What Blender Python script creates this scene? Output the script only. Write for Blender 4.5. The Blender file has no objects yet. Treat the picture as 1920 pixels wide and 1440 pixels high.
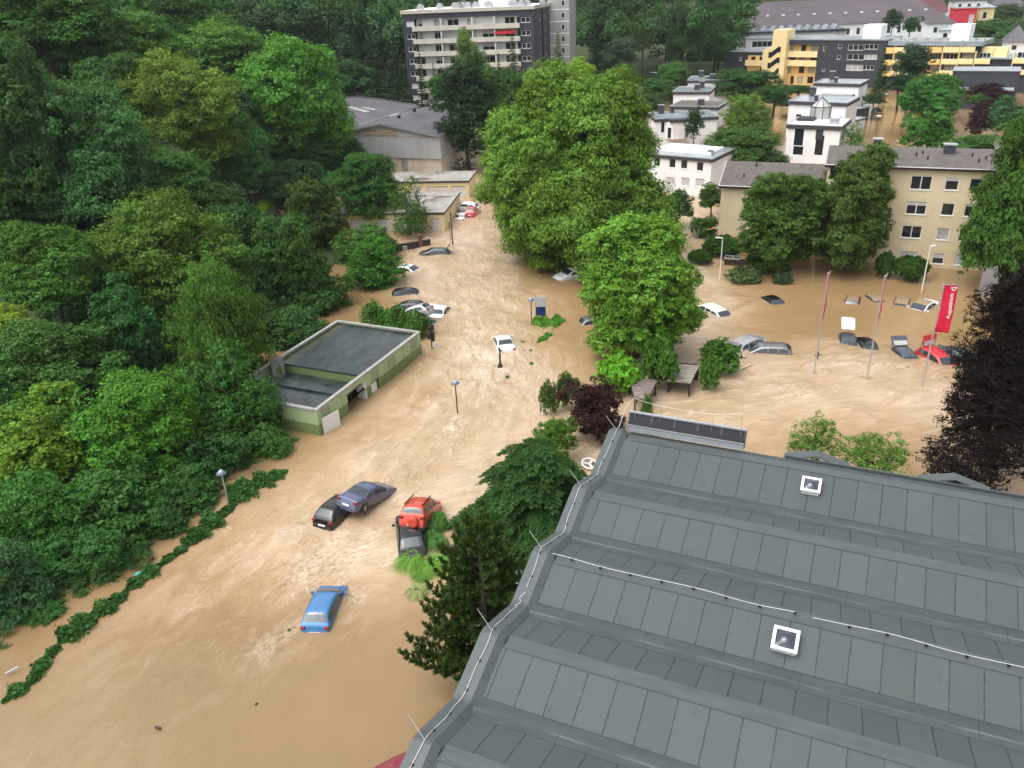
import bpy, bmesh, math, random
import numpy as np
from mathutils import Vector, Matrix, Euler
random.seed(7); rng = np.random.default_rng(7)
S = bpy.context.scene; COL = S.collection
# ---------------------------------------------------------------- camera (placed from the building edges, poles and car sizes in the photo)
F, P, R, H = 1500., math.radians(26.5), math.radians(2.66), 29.5
cP, sP, cR, sR = math.cos(P), math.sin(P), math.cos(R), math.sin(R)
def _uv(px, py):
    u, v = px-960, py-720
    return u*cR-v*sR, u*sR+v*cR
def ray(px, py, dep):
    u, v = _uv(px, py)
    return Vector((u/F*dep, dep*(cP-sP*v/F), H+dep*(-sP-cP*v/F)))
def at(px, py, z=0.):
    d = ray(px, py, 1.)-Vector((0, 0, H))
    return Vector((0, 0, H))+d*((z-H)/d.z)
def depth(p): return p[1]*cP-(p[2]-H)*sP
cam = bpy.data.objects.new('camera', bpy.data.cameras.new('camera')); COL.objects.link(cam)
cam.data.sensor_width = 36; cam.data.lens = 36*F/1920; cam.data.clip_end = 6000; cam.data.clip_start = .5
fw = Vector((0, cP, -sP)); dn = Vector((0, -sP, -cP)); rt = Vector((1, 0, 0))
img_x = rt*cR+dn*sR; img_y = -rt*sR+dn*cR          # picture axes in the world
m = Matrix((img_x, -img_y, -fw)).transposed().to_4x4(); m.translation = (0, 0, H)
cam.matrix_world = m; S.camera = cam
# ---------------------------------------------------------------- tags, mesh helpers
def tag(o, label=None, cat=None, group=None, kind=None):
    if label: o['label'] = label
    if cat: o['category'] = cat
    if group: o['group'] = group
    if kind: o['kind'] = kind
    return o
def link(name, data, parent=None):
    o = bpy.data.objects.new(name, data); COL.objects.link(o)
    if parent: o.parent = parent
    return o
def thing(name, label, cat, loc=(0, 0, 0), rz=0., group=None):
    o = link(name, None); o.location = loc; o.rotation_euler = (0, 0, rz); o.empty_display_size = .3
    return tag(o, label, cat, group)
class MB:
    def __init__(s): s.v = []; s.f = []; s.m = []; s.uv = {}
    def quad(s, pts, m=0, uv=None):
        n = len(s.v); s.v += [tuple(p) for p in pts]; s.f.append(tuple(range(n, n+len(pts)))); s.m.append(m)
        if uv: s.uv[len(s.f)-1] = uv
    def box(s, x0, x1, y0, y1, z0, z1, m=0):
        n = len(s.v)
        s.v += [(x0, y0, z0), (x1, y0, z0), (x1, y1, z0), (x0, y1, z0), (x0, y0, z1), (x1, y0, z1), (x1, y1, z1), (x0, y1, z1)]
        for q in ((0, 3, 2, 1), (4, 5, 6, 7), (0, 1, 5, 4), (1, 2, 6, 5), (2, 3, 7, 6), (3, 0, 4, 7)):
            s.f.append(tuple(n+i for i in q)); s.m.append(m)
        return s
    def bar(s, a, b, w, h=None, m=0):
        a, b = Vector(a), Vector(b); d = (b-a).normalized(); h = h or w
        up = Vector((0, 0, 1)) if abs(d.z) < .95 else Vector((0, 1, 0))
        x = d.cross(up).normalized()*w/2; y = x.normalized().cross(d).normalized()*h/2
        n = len(s.v); s.v += [tuple(p+q) for p in (a, b) for q in (-x-y, x-y, x+y, -x+y)]
        for q in ((3, 2, 1, 0), (4, 5, 6, 7), (0, 1, 5, 4), (1, 2, 6, 5), (2, 3, 7, 6), (3, 0, 4, 7)):
            s.f.append(tuple(n+i for i in q)); s.m.append(m)
        return s
    def tube(s, pts, rad, n=8, m=0, cap=True):
        pts = [Vector(p) for p in pts]
        rad = rad if isinstance(rad, (list, tuple)) else [rad]*len(pts)
        b = len(s.v)
        for i, p in enumerate(pts):
            d = (pts[min(i+1, len(pts)-1)]-pts[max(i-1, 0)]).normalized()
            up = Vector((0, 0, 1)) if abs(d.z) < .9 else Vector((1, 0, 0))
            x = d.cross(up).normalized(); y = d.cross(x).normalized()
            for k in range(n):
                a = 2*math.pi*k/n; s.v.append(tuple(p+(x*math.cos(a)+y*math.sin(a))*rad[i]))
        for i in range(len(pts)-1):
            for k in range(n):
                s.f.append((b+i*n+k, b+i*n+(k+1) % n, b+(i+1)*n+(k+1) % n, b+(i+1)*n+k)); s.m.append(m)
        if cap:
            s.f.append(tuple(b+k for k in range(n))[::-1]); s.m.append(m)
            s.f.append(tuple(b+(len(pts)-1)*n+k for k in range(n))); s.m.append(m)
        return s
    def grid(s, rows, m=0, uvs=None):
        n = len(s.v); c = len(rows[0])
        for r in rows: s.v += [tuple(p) for p in r]
        for i in range(len(rows)-1):
            for j in range(c-1):
                s.f.append((n+i*c+j, n+i*c+j+1, n+(i+1)*c+j+1, n+(i+1)*c+j)); s.m.append(m)
        return s
    def mesh(s, name, mats, smooth=False):
        me = bpy.data.meshes.new(name); me.from_pydata(s.v, [], s.f)
        for k in (mats if isinstance(mats, (list, tuple)) else [mats]): me.materials.append(k)
        me.polygons.foreach_set('material_index', s.m)
        if smooth: me.polygons.foreach_set('use_smooth', [True]*len(s.f))
        if s.uv:
            l = me.uv_layers.new(name='UVMap')
            for fi, uv in s.uv.items():
                for k, li in enumerate(me.polygons[fi].loop_indices): l.data[li].uv = uv[k]
        me.update(); return me
    def build(s, name, mats, parent=None, smooth=False, bevel=0):
        o = link(name, s.mesh(name, mats, smooth), parent)
        if bevel:
            b = o.modifiers.new('bevel', 'BEVEL'); b.width = bevel; b.segments = 2; b.limit_method = 'ANGLE'
        return o
# ---------------------------------------------------------------- materials
def srgb(r, g, b):
    f = lambda c: (c/255/12.92) if c/255 <= .04045 else ((c/255+.055)/1.055)**2.4
    return (f(r), f(g), f(b))
class NT:
    def __init__(s, name):
        s.mat = bpy.data.materials.new(name); s.mat.use_nodes = True; s.t = s.mat.node_tree; s.n = s.t.nodes; s.l = s.t.links
        s.b = s.n['Principled BSDF']; s.out = s.n['Material Output']
    def node(s, typ, **kw):
        n = s.n.new(typ)
        for k, v in kw.items():
            if k.startswith('i_'):
                key = k[2:]; key = int(key) if key.isdigit() else key
                n.inputs[key].default_value = v
            else: setattr(n, k, v)
        return n
    def ln(s, a, b): s.l.new(a, b)
    def noise(s, vec, scale, detail=4, rough=.55, dist=0.):
        n = s.node('ShaderNodeTexNoise'); n.inputs['Scale'].default_value = scale; n.inputs['Detail'].default_value = detail
        n.inputs['Roughness'].default_value = rough; n.inputs['Distortion'].default_value = dist
        if vec is not None: s.ln(vec, n.inputs['Vector'])
        return n.outputs['Fac']
    def ramp(s, fac, stops):
        n = s.node('ShaderNodeValToRGB'); e = n.color_ramp.elements
        e[0].position, e[0].color = stops[0][0], (*stops[0][1], 1); e[1].position, e[1].color = stops[-1][0], (*stops[-1][1], 1)
        for p, c in stops[1:-1]:
            k = e.new(p); k.color = (*c, 1)
        s.ln(fac, n.inputs[0]); return n.outputs[0]
    def mix(s, fac, a, b, typ='MIX'):
        n = s.node('ShaderNodeMix', data_type='RGBA', blend_type=typ)
        for i, x in ((0, fac), (6, a), (7, b)):
            if isinstance(x, (int, float)): n.inputs[i].default_value = x
            elif isinstance(x, tuple): n.inputs[i].default_value = (*x, 1)
            else: s.ln(x, n.inputs[i])
        return n.outputs[2]
    def math(s, op, a, b=0., c=None, clamp=False):
        n = s.node('ShaderNodeMath', operation=op, use_clamp=clamp)
        for i, x in enumerate((a, b) if c is None else (a, b, c)):
            if isinstance(x, (int, float)): n.inputs[i].default_value = x
            else: s.ln(x, n.inputs[i])
        return n.outputs[0]
    def mrange(s, x, a, b, c=0., d=1.):
        n = s.node('ShaderNodeMapRange'); s.ln(x, n.inputs[0])
        for i, k in enumerate((a, b, c, d)): n.inputs[i+1].default_value = k
        return n.outputs[0]
    def obj(s, scale=(1, 1, 1)):
        t = s.node('ShaderNodeTexCoord'); mp = s.node('ShaderNodeMapping'); mp.inputs['Scale'].default_value = scale
        s.ln(t.outputs['Object'], mp.inputs[0]); return mp.outputs[0]
    def uvc(s, scale=(1, 1, 1)):
        t = s.node('ShaderNodeTexCoord'); mp = s.node('ShaderNodeMapping'); mp.inputs['Scale'].default_value = scale
        s.ln(t.outputs['UV'], mp.inputs[0]); return mp.outputs[0]
    def attr(s, name, out='Fac'): return s.node('ShaderNodeAttribute', attribute_name=name).outputs[out]
    def bump(s, h, strength=.3, dist=.05):
        n = s.node('ShaderNodeBump'); n.inputs['Strength'].default_value = strength; n.inputs['Distance'].default_value = dist
        s.ln(h, n.inputs['Height']); s.ln(n.outputs[0], s.b.inputs['Normal']); return n
    def set(s, col=None, rough=None, metal=None, spec=None):
        for k, v in (('Base Color', col), ('Roughness', rough), ('Metallic', metal), ('Specular IOR Level', spec)):
            if v is None: continue
            if isinstance(v, tuple): s.b.inputs[k].default_value = (*v, 1)
            elif isinstance(v, (int, float)): s.b.inputs[k].default_value = v
            else: s.ln(v, s.b.inputs[k])
        return s
_cache = {}
def plain(name, col, rough=.6, var=.18, scale=1.2, metal=0., streak=0., spec=.5):
    """painted / plain surface: base colour with a soft blotchy wear pattern and optional rain streaks"""
    if name in _cache: return _cache[name]
    n = NT(name); o = n.obj()
    f = n.noise(o, scale, 6, .65)
    c = n.mix(n.mrange(f, .3, .72), tuple(x*(1-var) for x in col), tuple(min(1, x*(1+var*.6)) for x in col))
    if streak:
        g = n.noise(n.obj((1.6, 1.6, .09)), 1.7, 5, .7)
        c = n.mix(n.math('MULTIPLY', n.mrange(g, .5, .75), streak), c, tuple(x*.45 for x in col))
    n.set(c, rough, metal, spec); _cache[name] = n.mat; return n.mat
M = {}
M['glass'] = NT('window_glass').set((.018, .022, .026), .06, 0, .6).mat
M['car_glass'] = NT('car_glass').set((.028, .04, .046), .04, 0, .8).mat
M['curtain'] = plain('net_curtain_glass', (.42, .42, .40), .25, .3, 3)
M['blind'] = plain('roller_blind', (.5, .5, .5), .5, .08, 2)
M['white'] = plain('white_render', (.82, .82, .82), .8, .1, .5, streak=.25)
M['frame'] = plain('white_frame', (.75, .75, .75), .45, .05)
M['black_slate'] = plain('dark_slate_cladding', (.034, .037, .05), .6, .3, 2.)
M['dark_brown'] = plain('dark_brown_cladding', (.03, .026, .033), .65, .3, 1.2)
M['felt_flat'] = plain('flat_roof_gravel', (.3, .33, .35), .8, .3, .35)
M['wet_roof'] = plain('wet_flat_roof', (.3, .35, .38), .16, .4, .25)
M['fascia'] = plain('dark_fascia', (.045, .045, .055), .6, .2)
M['alu'] = plain('grey_metal', (.5, .51, .53), .35, .15, 2, .6)
M['black'] = plain('black_plastic', (.012, .012, .013), .45, .2)
M['rubber'] = plain('tyre_rubber', (.014, .014, .014), .75, .2)
M['rim'] = plain('wheel_rim', (.55, .56, .58), .25, .1, 5, .7)
M['red_lamp'] = NT('red_lamp').set((.24, .01, .012), .15, 0, .6).mat
M['clear_lamp'] = NT('clear_lamp').set((.6, .62, .65), .12, 0, .6).mat
M['plate'] = plain('number_plate', (.72, .72, .72), .4, .1, 8)
M['bark'] = plain('tree_bark', (.075, .058, .043), .9, .45, 6)
M['dark_steel'] = plain('dark_steel', (.045, .045, .05), .4, .2, 3, .3)
M['concrete'] = plain('concrete', (.33, .32, .3), .85, .25, 1, streak=.5)
EXPO = 1.05
# ---------------------------------------------------------------- terrain
BY = np.array([-60, 18, 27, 32, 36, 41, 45, 52, 62, 70, 76, 81, 88, 103, 125, 150, 175, 230, 320, 900])
BX = np.array([-30, -26.5, -25.2, -24.2, -22, -20.2, -19.2, -20.5, -21.5, -19.5, -17.5, -13., -13.5, -15, -30, -36, -26, 30, 60, 80])
def tz(x, y):
    x = np.asarray(x, float); y = np.asarray(y, float)
    d = np.interp(y, BY, BX)-x
    hill = np.clip(-1.1+.16*np.clip(d, 0, None), -1.1, 13)
    back = np.clip((y-225)*.035, 0, 12)+np.clip((y-420)*.09, 0, 70)
    z = np.where(d > 0, hill, -1.6+np.clip(-d*.05, -.2, 0))
    z = np.where(y > 225, np.maximum(z, -1.0+back), z)
    return z+.25*np.sin(x*.31+1)*np.sin(y*.27)*np.clip(d/10, 0, 1)
xs = np.concatenate([np.linspace(-3000, -160, 14), np.arange(-150, 221, 3.), np.linspace(230, 3000, 14)])
ys = np.concatenate([np.linspace(-900, -60, 6), np.arange(-50, 421, 3.), np.linspace(430, 3500, 24)])
def sheet(xs, ys, zf):
    X, Y = np.meshgrid(xs, ys); Z = zf(X, Y); nx, ny = len(xs), len(ys)
    co = np.stack([X, Y, Z], -1).reshape(-1, 3)
    i = np.arange(nx*ny).reshape(ny, nx)
    q = np.stack([i[:-1, :-1], i[:-1, 1:], i[1:, 1:], i[1:, :-1]], -1).reshape(-1, 4)
    return co, q
def np_mesh(name, co, q, mats, smooth=True, attrs=None, mi=None):
    me = bpy.data.meshes.new(name); k = q.shape[1]
    me.vertices.add(len(co)); me.vertices.foreach_set('co', np.ascontiguousarray(co, np.float32).ravel())
    me.loops.add(q.size); me.loops.foreach_set('vertex_index', np.ascontiguousarray(q, np.int32).ravel())
    me.polygons.add(len(q)); me.polygons.foreach_set('loop_start', np.arange(0, q.size, k, dtype=np.int32))
    if smooth: me.polygons.foreach_set('use_smooth', np.ones(len(q), bool))
    for mm in (mats if isinstance(mats, (list, tuple)) else [mats]): me.materials.append(mm)
    if mi is not None: me.polygons.foreach_set('material_index', np.ascontiguousarray(mi, np.int32))
    for nm, (typ, a) in (attrs or {}).items():
        at_ = me.attributes.new(nm, typ, 'POINT')
        at_.data.foreach_set('vector' if typ == 'FLOAT_VECTOR' else 'value', np.ascontiguousarray(a, np.float32).ravel())
    me.update(calc_edges=True); me.validate(); return me
n = NT('forest_floor'); o = n.obj()
c = n.ramp(n.noise(o, .35, 6, .7), [(.3, (.02, .032, .012)), (.55, (.045, .062, .02)), (.75, (.075, .06, .035))])
n.set(c, .95, 0, .2); M['ground'] = n.mat
co, q = sheet(xs, ys, tz)
tag(link('ground', np_mesh('ground', co, q, M['ground'])), kind='structure')
# ---------------------------------------------------------------- flood water: one sheet of small real waves, streaks run along the current
def polyline(pts): return np.array([tuple(at(*p))[:2] for p in pts])
flowA = polyline([(900, 250), (850, 400), (850, 470), (890, 560), (920, 680), (880, 790), (760, 890), (600, 1010), (380, 1200), (120, 1440), (-200, 1750)])
flowB = np.concatenate([[[62, 44]], polyline([(1900, 770), (1600, 730), (1400, 740), (1250, 790), (1050, 840), (900, 880), (700, 1000)])])
flowC = polyline([(1290, 350), (1300, 430), (1315, 520), (1330, 600), (1280, 720)])
def flow(P2, line):
    best = np.full(len(P2), 1e9); s = np.zeros(len(P2)); d = np.zeros(len(P2)); acc = 0.
    for a, b in zip(line[:-1], line[1:]):
        ab = b-a; L = np.hypot(*ab); t = np.clip(((P2-a)@ab)/L**2, 0, 1)
        r = P2-a-t[:, None]*ab; dd = np.hypot(r[:, 0], r[:, 1]); k = dd < best
        sg = (ab[0]*r[:, 1]-ab[1]*r[:, 0])/L
        best[k] = dd[k]; s[k] = acc+t[k]*L; d[k] = sg[k]; acc += L
    return best, s, d
wx = np.unique(np.concatenate([np.linspace(-400, -60, 12), np.arange(-60, -26, 1.), np.arange(-26, 46, .22), np.arange(46, 110, 1.2), np.linspace(110, 700, 24)]))
wy = [8.]
while wy[-1] < 420: wy.append(wy[-1]+max(.2, (wy[-1]-20)*.005))
wy = np.array(wy)
co, q = sheet(wx, wy, lambda X, Y: X*0)
P2 = co[:, :2]
bA, sA, dA = flow(P2, flowA); bB, sB, dB = flow(P2, flowB); bC, sC, dC = flow(P2, flowC)
def blur(a, k):
    a = a.reshape(len(wy), len(wx)).copy()
    for _ in range(k):
        p = np.pad(a, 1, mode='edge'); a = (p[:-2, 1:-1]+p[2:, 1:-1]+p[1:-1, :-2]+p[1:-1, 2:]+a)/5
    return a.ravel()
sA, dA = blur(sA, 60), blur(dA, 60)
sB, dB = -(P2[:, 0]*.95+P2[:, 1]*.3), P2[:, 1]*.95-P2[:, 0]*.3
wA = np.exp(-(bA/7.2)**2); wB = np.exp(-(bB/7.)**2)*.85; wC = np.exp(-(bC/4.5)**2)*.9
# the strip along the near wood and the car park by the cream flats stay calm
turb = np.clip(np.maximum(np.maximum(wA, wB), wC), 0, 1)
near = np.clip((P2[:, 1]-26)/20, 0, 1); near = near*near*(3-2*near)
turb = np.maximum(turb*(.2+.8*near), .07)
sed_shade = np.clip(.75*np.exp(-(bA/9.)**2)*(.04+.96*near)+.8*np.exp(-(bB/6.)**2)+.7*wC+.05+.12*near+np.where(P2[:, 0] > 8, .18, 0), 0, 1)  # silt tone by current; near water painted darker for tree reflections and vignette
# obstacles pile up the water: a foamy wake round the posts and cars in the current
def wake(px, py, r, a):
    global turb
    p = at(px, py); turb = np.maximum(turb, a*np.exp(-(np.hypot(P2[:, 0]-p.x, P2[:, 1]-p.y)/r)**2))
for w in ((858, 775, 1.6, 1.), (640, 1000, 3, .75), (720, 925, 3, .9), (600, 1060, 6, .8), (640, 1110, 2, 1), (770, 960, 4, .75), (1600, 690, 6, .8), (1750, 690, 5, .8), (938, 686, 1.2, .9), (430, 1180, 5, .5), (1395, 690, 4, .6)): wake(*w)
foam = np.zeros(len(co))
for (px, py, qx, qy, wd, a) in ((858, 778, 850, 806, .55, .9), (938, 686, 922, 704, .4, .6), (722, 905, 738, 930, .7, .9), (735, 900, 700, 950, .35, .6), (640, 1000, 575, 1075, 1.1, .8), (700, 1000, 640, 1055, .9, 1.), (596, 980, 530, 1000, .5, .5), (640, 1100, 670, 1118, .5, .8), (570, 1165, 500, 1215, .7, .5), (832, 950, 850, 965, .4, .6), (752, 1000, 735, 1060, .6, .5),
    (1400, 656, 1480, 657, .35, .6), (1560, 683, 1700, 690, .5, .9), (1500, 688, 1640, 702, .7, .5), (1690, 668, 1790, 680, .5, .6), (1430, 697, 1500, 740, 1.2, .4), (430, 950, 400, 985, .4, .5), (830, 560, 905, 640, 1.5, .5), (880, 620, 920, 720, 2., .5), (800, 500, 880, 540, 2.5, .5)):
    a0, a1 = np.array(at(px, py))[:2], np.array(at(qx, qy))[:2]; ab = a1-a0; t = np.clip(((P2-a0)@ab)/(ab@ab), 0, 1); rr = P2-a0-t[:, None]*ab
    foam = np.maximum(foam, .62*a*np.exp(-(np.hypot(rr[:, 0], rr[:, 1])/(wd*(.6+.8*t)))**2))
z = np.zeros(len(co)); r2 = np.random.default_rng(3)
useB = np.clip((bA-bB)*.35+.5+.6*np.sin(P2[:, 0]*.4)*np.sin(P2[:, 1]*.33), 0, 1)
for k in range(16):
    lam = .7*1.19**k; th = r2.normal(0, .75); ph = r2.uniform(0, 6.28)
    kx, ky = math.cos(th)*2*math.pi/lam*.6, math.sin(th)*2*math.pi/lam
    wob_ = ph+1.3*np.sin(P2[:, 0]*.5+P2[:, 1]*.35+k)
    z += ((1-useB)*np.sin(sA*kx+dA*ky+wob_)+useB*np.sin(sB*kx+dB*ky+wob_))*lam**.8*.011
co[:, 2] = z*turb
n = NT('muddy_flood_water')
def streak(attr, sc, det, stretch, dist):
    mp = n.node('ShaderNodeMapping'); mp.inputs['Scale'].default_value = (stretch, 1, 1); n.ln(n.attr(attr, 'Vector'), mp.inputs[0])
    return n.noise(mp.outputs[0], sc, det, .62, dist)
T = n.attr('turb'); AB = n.attr('useB')
def both(sc, det, stretch, dist):
    return n.mix(AB, streak('flow_main', sc, det, stretch, dist), streak('flow_side', sc, det, stretch, dist))
big = both(.12, 6, .55, .8); mid = both(1.05, 8, .42, 1.0); fine = both(4.2, 5, .6, .8)
calm = n.noise(n.obj(), .05, 3)
sed_shade_n = n.math('ADD', n.attr('sed_shade'), n.math('MULTIPLY', n.math('SUBTRACT', n.math('ADD', n.math('MULTIPLY', big, .7), n.math('MULTIPLY', calm, .3)), .5), .9), clamp=True)
base = n.ramp(sed_shade_n, [(.0, (.215, .145, .07)), (.3, (.262, .168, .08)), (.65, (.35, .234, .125)), (1., (.45, .325, .2))])
foamy = n.math('ADD', n.math('MULTIPLY', big, .55), n.math('MULTIPLY', mid, .45))
w1 = n.math('MULTIPLY', n.mrange(foamy, .47, .6), n.mrange(T, .1, .8), clamp=True)
base = n.mix(n.math('MULTIPLY', w1, .6), base, (.56, .44, .33))
w2 = n.math('MULTIPLY', n.mrange(n.math('ADD', n.math('MULTIPLY', mid, .6), n.math('MULTIPLY', fine, .4)), .565, .66), n.mrange(T, .25, .95), clamp=True)
base = n.mix(n.math('MULTIPLY', w2, .42), base, (.8, .7, .6))
w3 = n.math('MULTIPLY', n.mrange(n.math('ADD', n.math('MULTIPLY', mid, .7), n.math('MULTIPLY', fine, .3)), .42, .33), n.mrange(T, .3, .9), clamp=True)
base = n.mix(n.math('MULTIPLY', w3, .65), base, (.25, .155, .075))
fm = n.math('MULTIPLY', n.attr('foam'), n.mrange(n.math('ADD', n.math('MULTIPLY', fine, .65), n.math('MULTIPLY', mid, .35)), .43, .58), clamp=True)
base = n.mix(fm, base, (.72, .6, .48)); fd_ = n.math('MULTIPLY', n.attr('foam'), n.mrange(fine, .46, .36), clamp=True); base = n.mix(n.math('MULTIPLY', fd_, .6), base, (.2, .115, .05))
n.set(base, n.mrange(T, .05, .8, .06, .24), 0, .5)
hgt = n.math('ADD', n.math('MULTIPLY', mid, n.math('MULTIPLY', T, 1.5)), n.math('ADD', n.math('MULTIPLY', fine, n.math('MULTIPLY', T, .55)), n.math('MULTIPLY', n.noise(n.obj(), 1.1, 3), .035)))
n.bump(hgt, .8, .3)
M['water'] = n.mat
vec = lambda s, d: np.stack([s, d, d*0], -1)
wm = np_mesh('water', co, q, n.mat, True, dict(turb=('FLOAT', turb), sed_shade=('FLOAT', sed_shade), useB=('FLOAT', useB), foam=('FLOAT', foam),
     flow_main=('FLOAT_VECTOR', vec(sA, dA)), flow_side=('FLOAT_VECTOR', vec(sB, dB))))
tag(link('water', wm), kind='structure')
# ---------------------------------------------------------------- foliage
n = NT('leaves')
oi = n.node('ShaderNodeObjectInfo'); t = n.attr('tint')
hs = n.node('ShaderNodeHueSaturation'); n.ln(n.mix(1., oi.outputs['Color'], (1.52, 1.66, 1.12), 'MULTIPLY'), hs.inputs['Color'])
n.ln(n.mrange(t, 0, 1, .485, .515), hs.inputs['Hue']); n.ln(n.mrange(t, 0, 1, .5, 1.6), hs.inputs['Value']); n.ln(n.mrange(t, 0, 1, 1.05, .95), hs.inputs['Saturation'])
n.set(hs.outputs[0], .6, 0, .1)
tr = n.node('ShaderNodeBsdfTranslucent'); n.ln(n.mix(1., hs.outputs[0], (1.25, 1.15, .5), 'MULTIPLY'), tr.inputs[0])
mx = n.node('ShaderNodeMixShader'); mx.inputs[0].default_value = .3
n.ln(n.b.outputs[0], mx.inputs[1]); n.ln(tr.outputs[0], mx.inputs[2]); n.ln(mx.outputs[0], n.out.inputs[0])
M['leaf'] = n.mat
def unit(a): return a/np.maximum(np.linalg.norm(a, axis=-1, keepdims=True), 1e-9)
def sphere(n, g, zmin=-1.):
    z = g.uniform(zmin, 1, n); a = g.uniform(0, 2*math.pi, n); r = np.sqrt(1-z*z)
    return np.stack([r*np.cos(a), r*np.sin(a), z], -1)
def leaf_mesh(name, pos, nrm, size, tint, aspect=.62, droop=None, axis=None):
    g = np.random.default_rng(len(pos)); N = len(pos)
    t = axis if axis is not None else unit(np.cross(nrm, g.normal(size=(N, 3))))
    if droop is not None: t = unit(t+np.array([0, 0, -1.])*droop)
    b = unit(np.cross(nrm, t)); s = np.asarray(size).reshape(-1, 1)*np.ones((N, 1)); nn = np.cross(t, b)
    co = np.stack([pos-t*s*.5, pos-b*s*aspect*.5+nn*s*.10, pos+t*s*.5, pos+b*s*aspect*.5+nn*s*.10], 1).reshape(-1, 3)
    q = np.arange(4*N).reshape(N, 4)
    return np_mesh(name, co, q, M['leaf'], False, dict(tint=('FLOAT', np.repeat(tint, 4))))
def broad(name, R, Hz, seed, dens=1., leaf=None, zmin=-.75, lobes=None, loose=.22, shape=1., sparse=0., vary=(.68, 1.14)):
    """leafy crown: big lobes -> sprays on each lobe -> leaves on each spray, with gaps between the sprays"""
    g = np.random.default_rng(seed); leaf = leaf or .15+.016*R
    nl = lobes or int(10+R*1.7); d = sphere(nl*3, g, zmin)
    keep = [0]                                       # spread the lobes
    for i in range(1, len(d)):
        if min(np.linalg.norm(d[i]-d[k]) for k in keep) > 1.75/math.sqrt(nl)*1.05: keep.append(i)
        if len(keep) >= nl: break
    d = d[keep]; env = 1-.22*np.clip(d[:, 2], 0, 1)*(shape-1)
    rl = R*g.uniform(.30, .46, len(d))*(14/ max(len(d), 10))**.25
    rad = np.stack([np.full(len(d), R), np.full(len(d), R), np.full(len(d), Hz)], -1)
    cl = d*(rad-rl[:, None]*.85)*g.uniform(*vary, (len(d), 1))*env[:, None]
    P_, N_, T_ = [], [], []
    cl = np.concatenate([cl, g.normal(0, .3, (max(2, nl//4), 3))*rad[0]]); rl = np.concatenate([rl, np.full(max(2, nl//4), R*.4)])
    for c, r in zip(cl, rl):
        ns = int(34*dens*(r/(.6+.08*R))**2*.55)+6; dd = sphere(ns, g, -.65); cs = c+dd*r*g.uniform(.72, 1.12, (ns, 1))*np.array([1, 1, .85])
        sr = r*g.uniform(.2, .42, ns); lt = g.uniform(.15, .75)
        for cc, rr, d0 in zip(cs, sr, dd):
            if g.random() < sparse: continue
            k = int(min(220, 5.5*dens*(rr/leaf)**2))+4
            u = sphere(k, g); p = cc+u*rr*g.uniform(.25, 1.05, (k, 1))*np.array([1.15, 1.15, .6])
            P_.append(p); N_.append(unit(u*.45+d0*.55+np.array([0, 0, .75])+g.normal(0, .42, (k, 3))))
            T_.append(np.clip(.55*lt+.45*g.uniform(0, 1)+g.normal(0, .12, k), 0, 1))
    p = np.concatenate(P_); 
    return leaf_mesh(name, p, np.concatenate(N_), leaf*np.clip(np.exp(g.normal(-.05, .38, len(p))), .4, 2.), np.concatenate(T_), droop=loose)
def spruce(name, R, Hh, seed, leaf=.3, dens=1., droop=.5, layers=None):
    """conifer: whorls of drooping boughs, total height 2*Hh centred on 0"""
    g = np.random.default_rng(seed); P_, N_, T_, A_ = [], [], [], []
    nl = layers or int(Hh*2/.55)
    for i in range(nl):
        f = i/nl; z = -Hh+2*Hh*f; rr = R*(1-f)**.8*g.uniform(.82, 1.12)+.15
        nb = max(5, int(9*(1-f)+4))
        for b in range(nb):
            a = g.uniform(0, 6.283); L = rr*g.uniform(.7, 1.1); k = int(30*dens*L/R*R/2)+6
            t = g.uniform(.12, 1, k)**.8; w = .3*L*(1.1-t)
            lat = g.normal(0, .6, k)*w
            dirv = np.array([math.cos(a), math.sin(a), 0]); per = np.array([-math.sin(a), math.cos(a), 0])
            p = dirv*(t*L)[:, None]+per*lat[:, None]; p[:, 2] = z-droop*L*t**1.6*.55+g.normal(0, .07, k)+.12*L*t
            P_.append(p); N_.append(unit(np.array([0, 0, 1.])+g.normal(0, .5, (k, 3))+dirv*.4))
            ax = unit(dirv*1.+per*np.sign(lat)[:, None]*.7+np.array([0, 0, -droop])+g.normal(0, .25, (k, 3))); A_.append(ax)
            T_.append(np.clip(g.uniform(.1, .8)+.25*t-.1+g.normal(0, .1, k), 0, 1))
    p = np.concatenate(P_)
    return leaf_mesh(name, p, np.concatenate(N_), leaf*g.uniform(.7, 1.3, len(p)), np.concatenate(T_), .42, axis=np.concatenate(A_))
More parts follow.
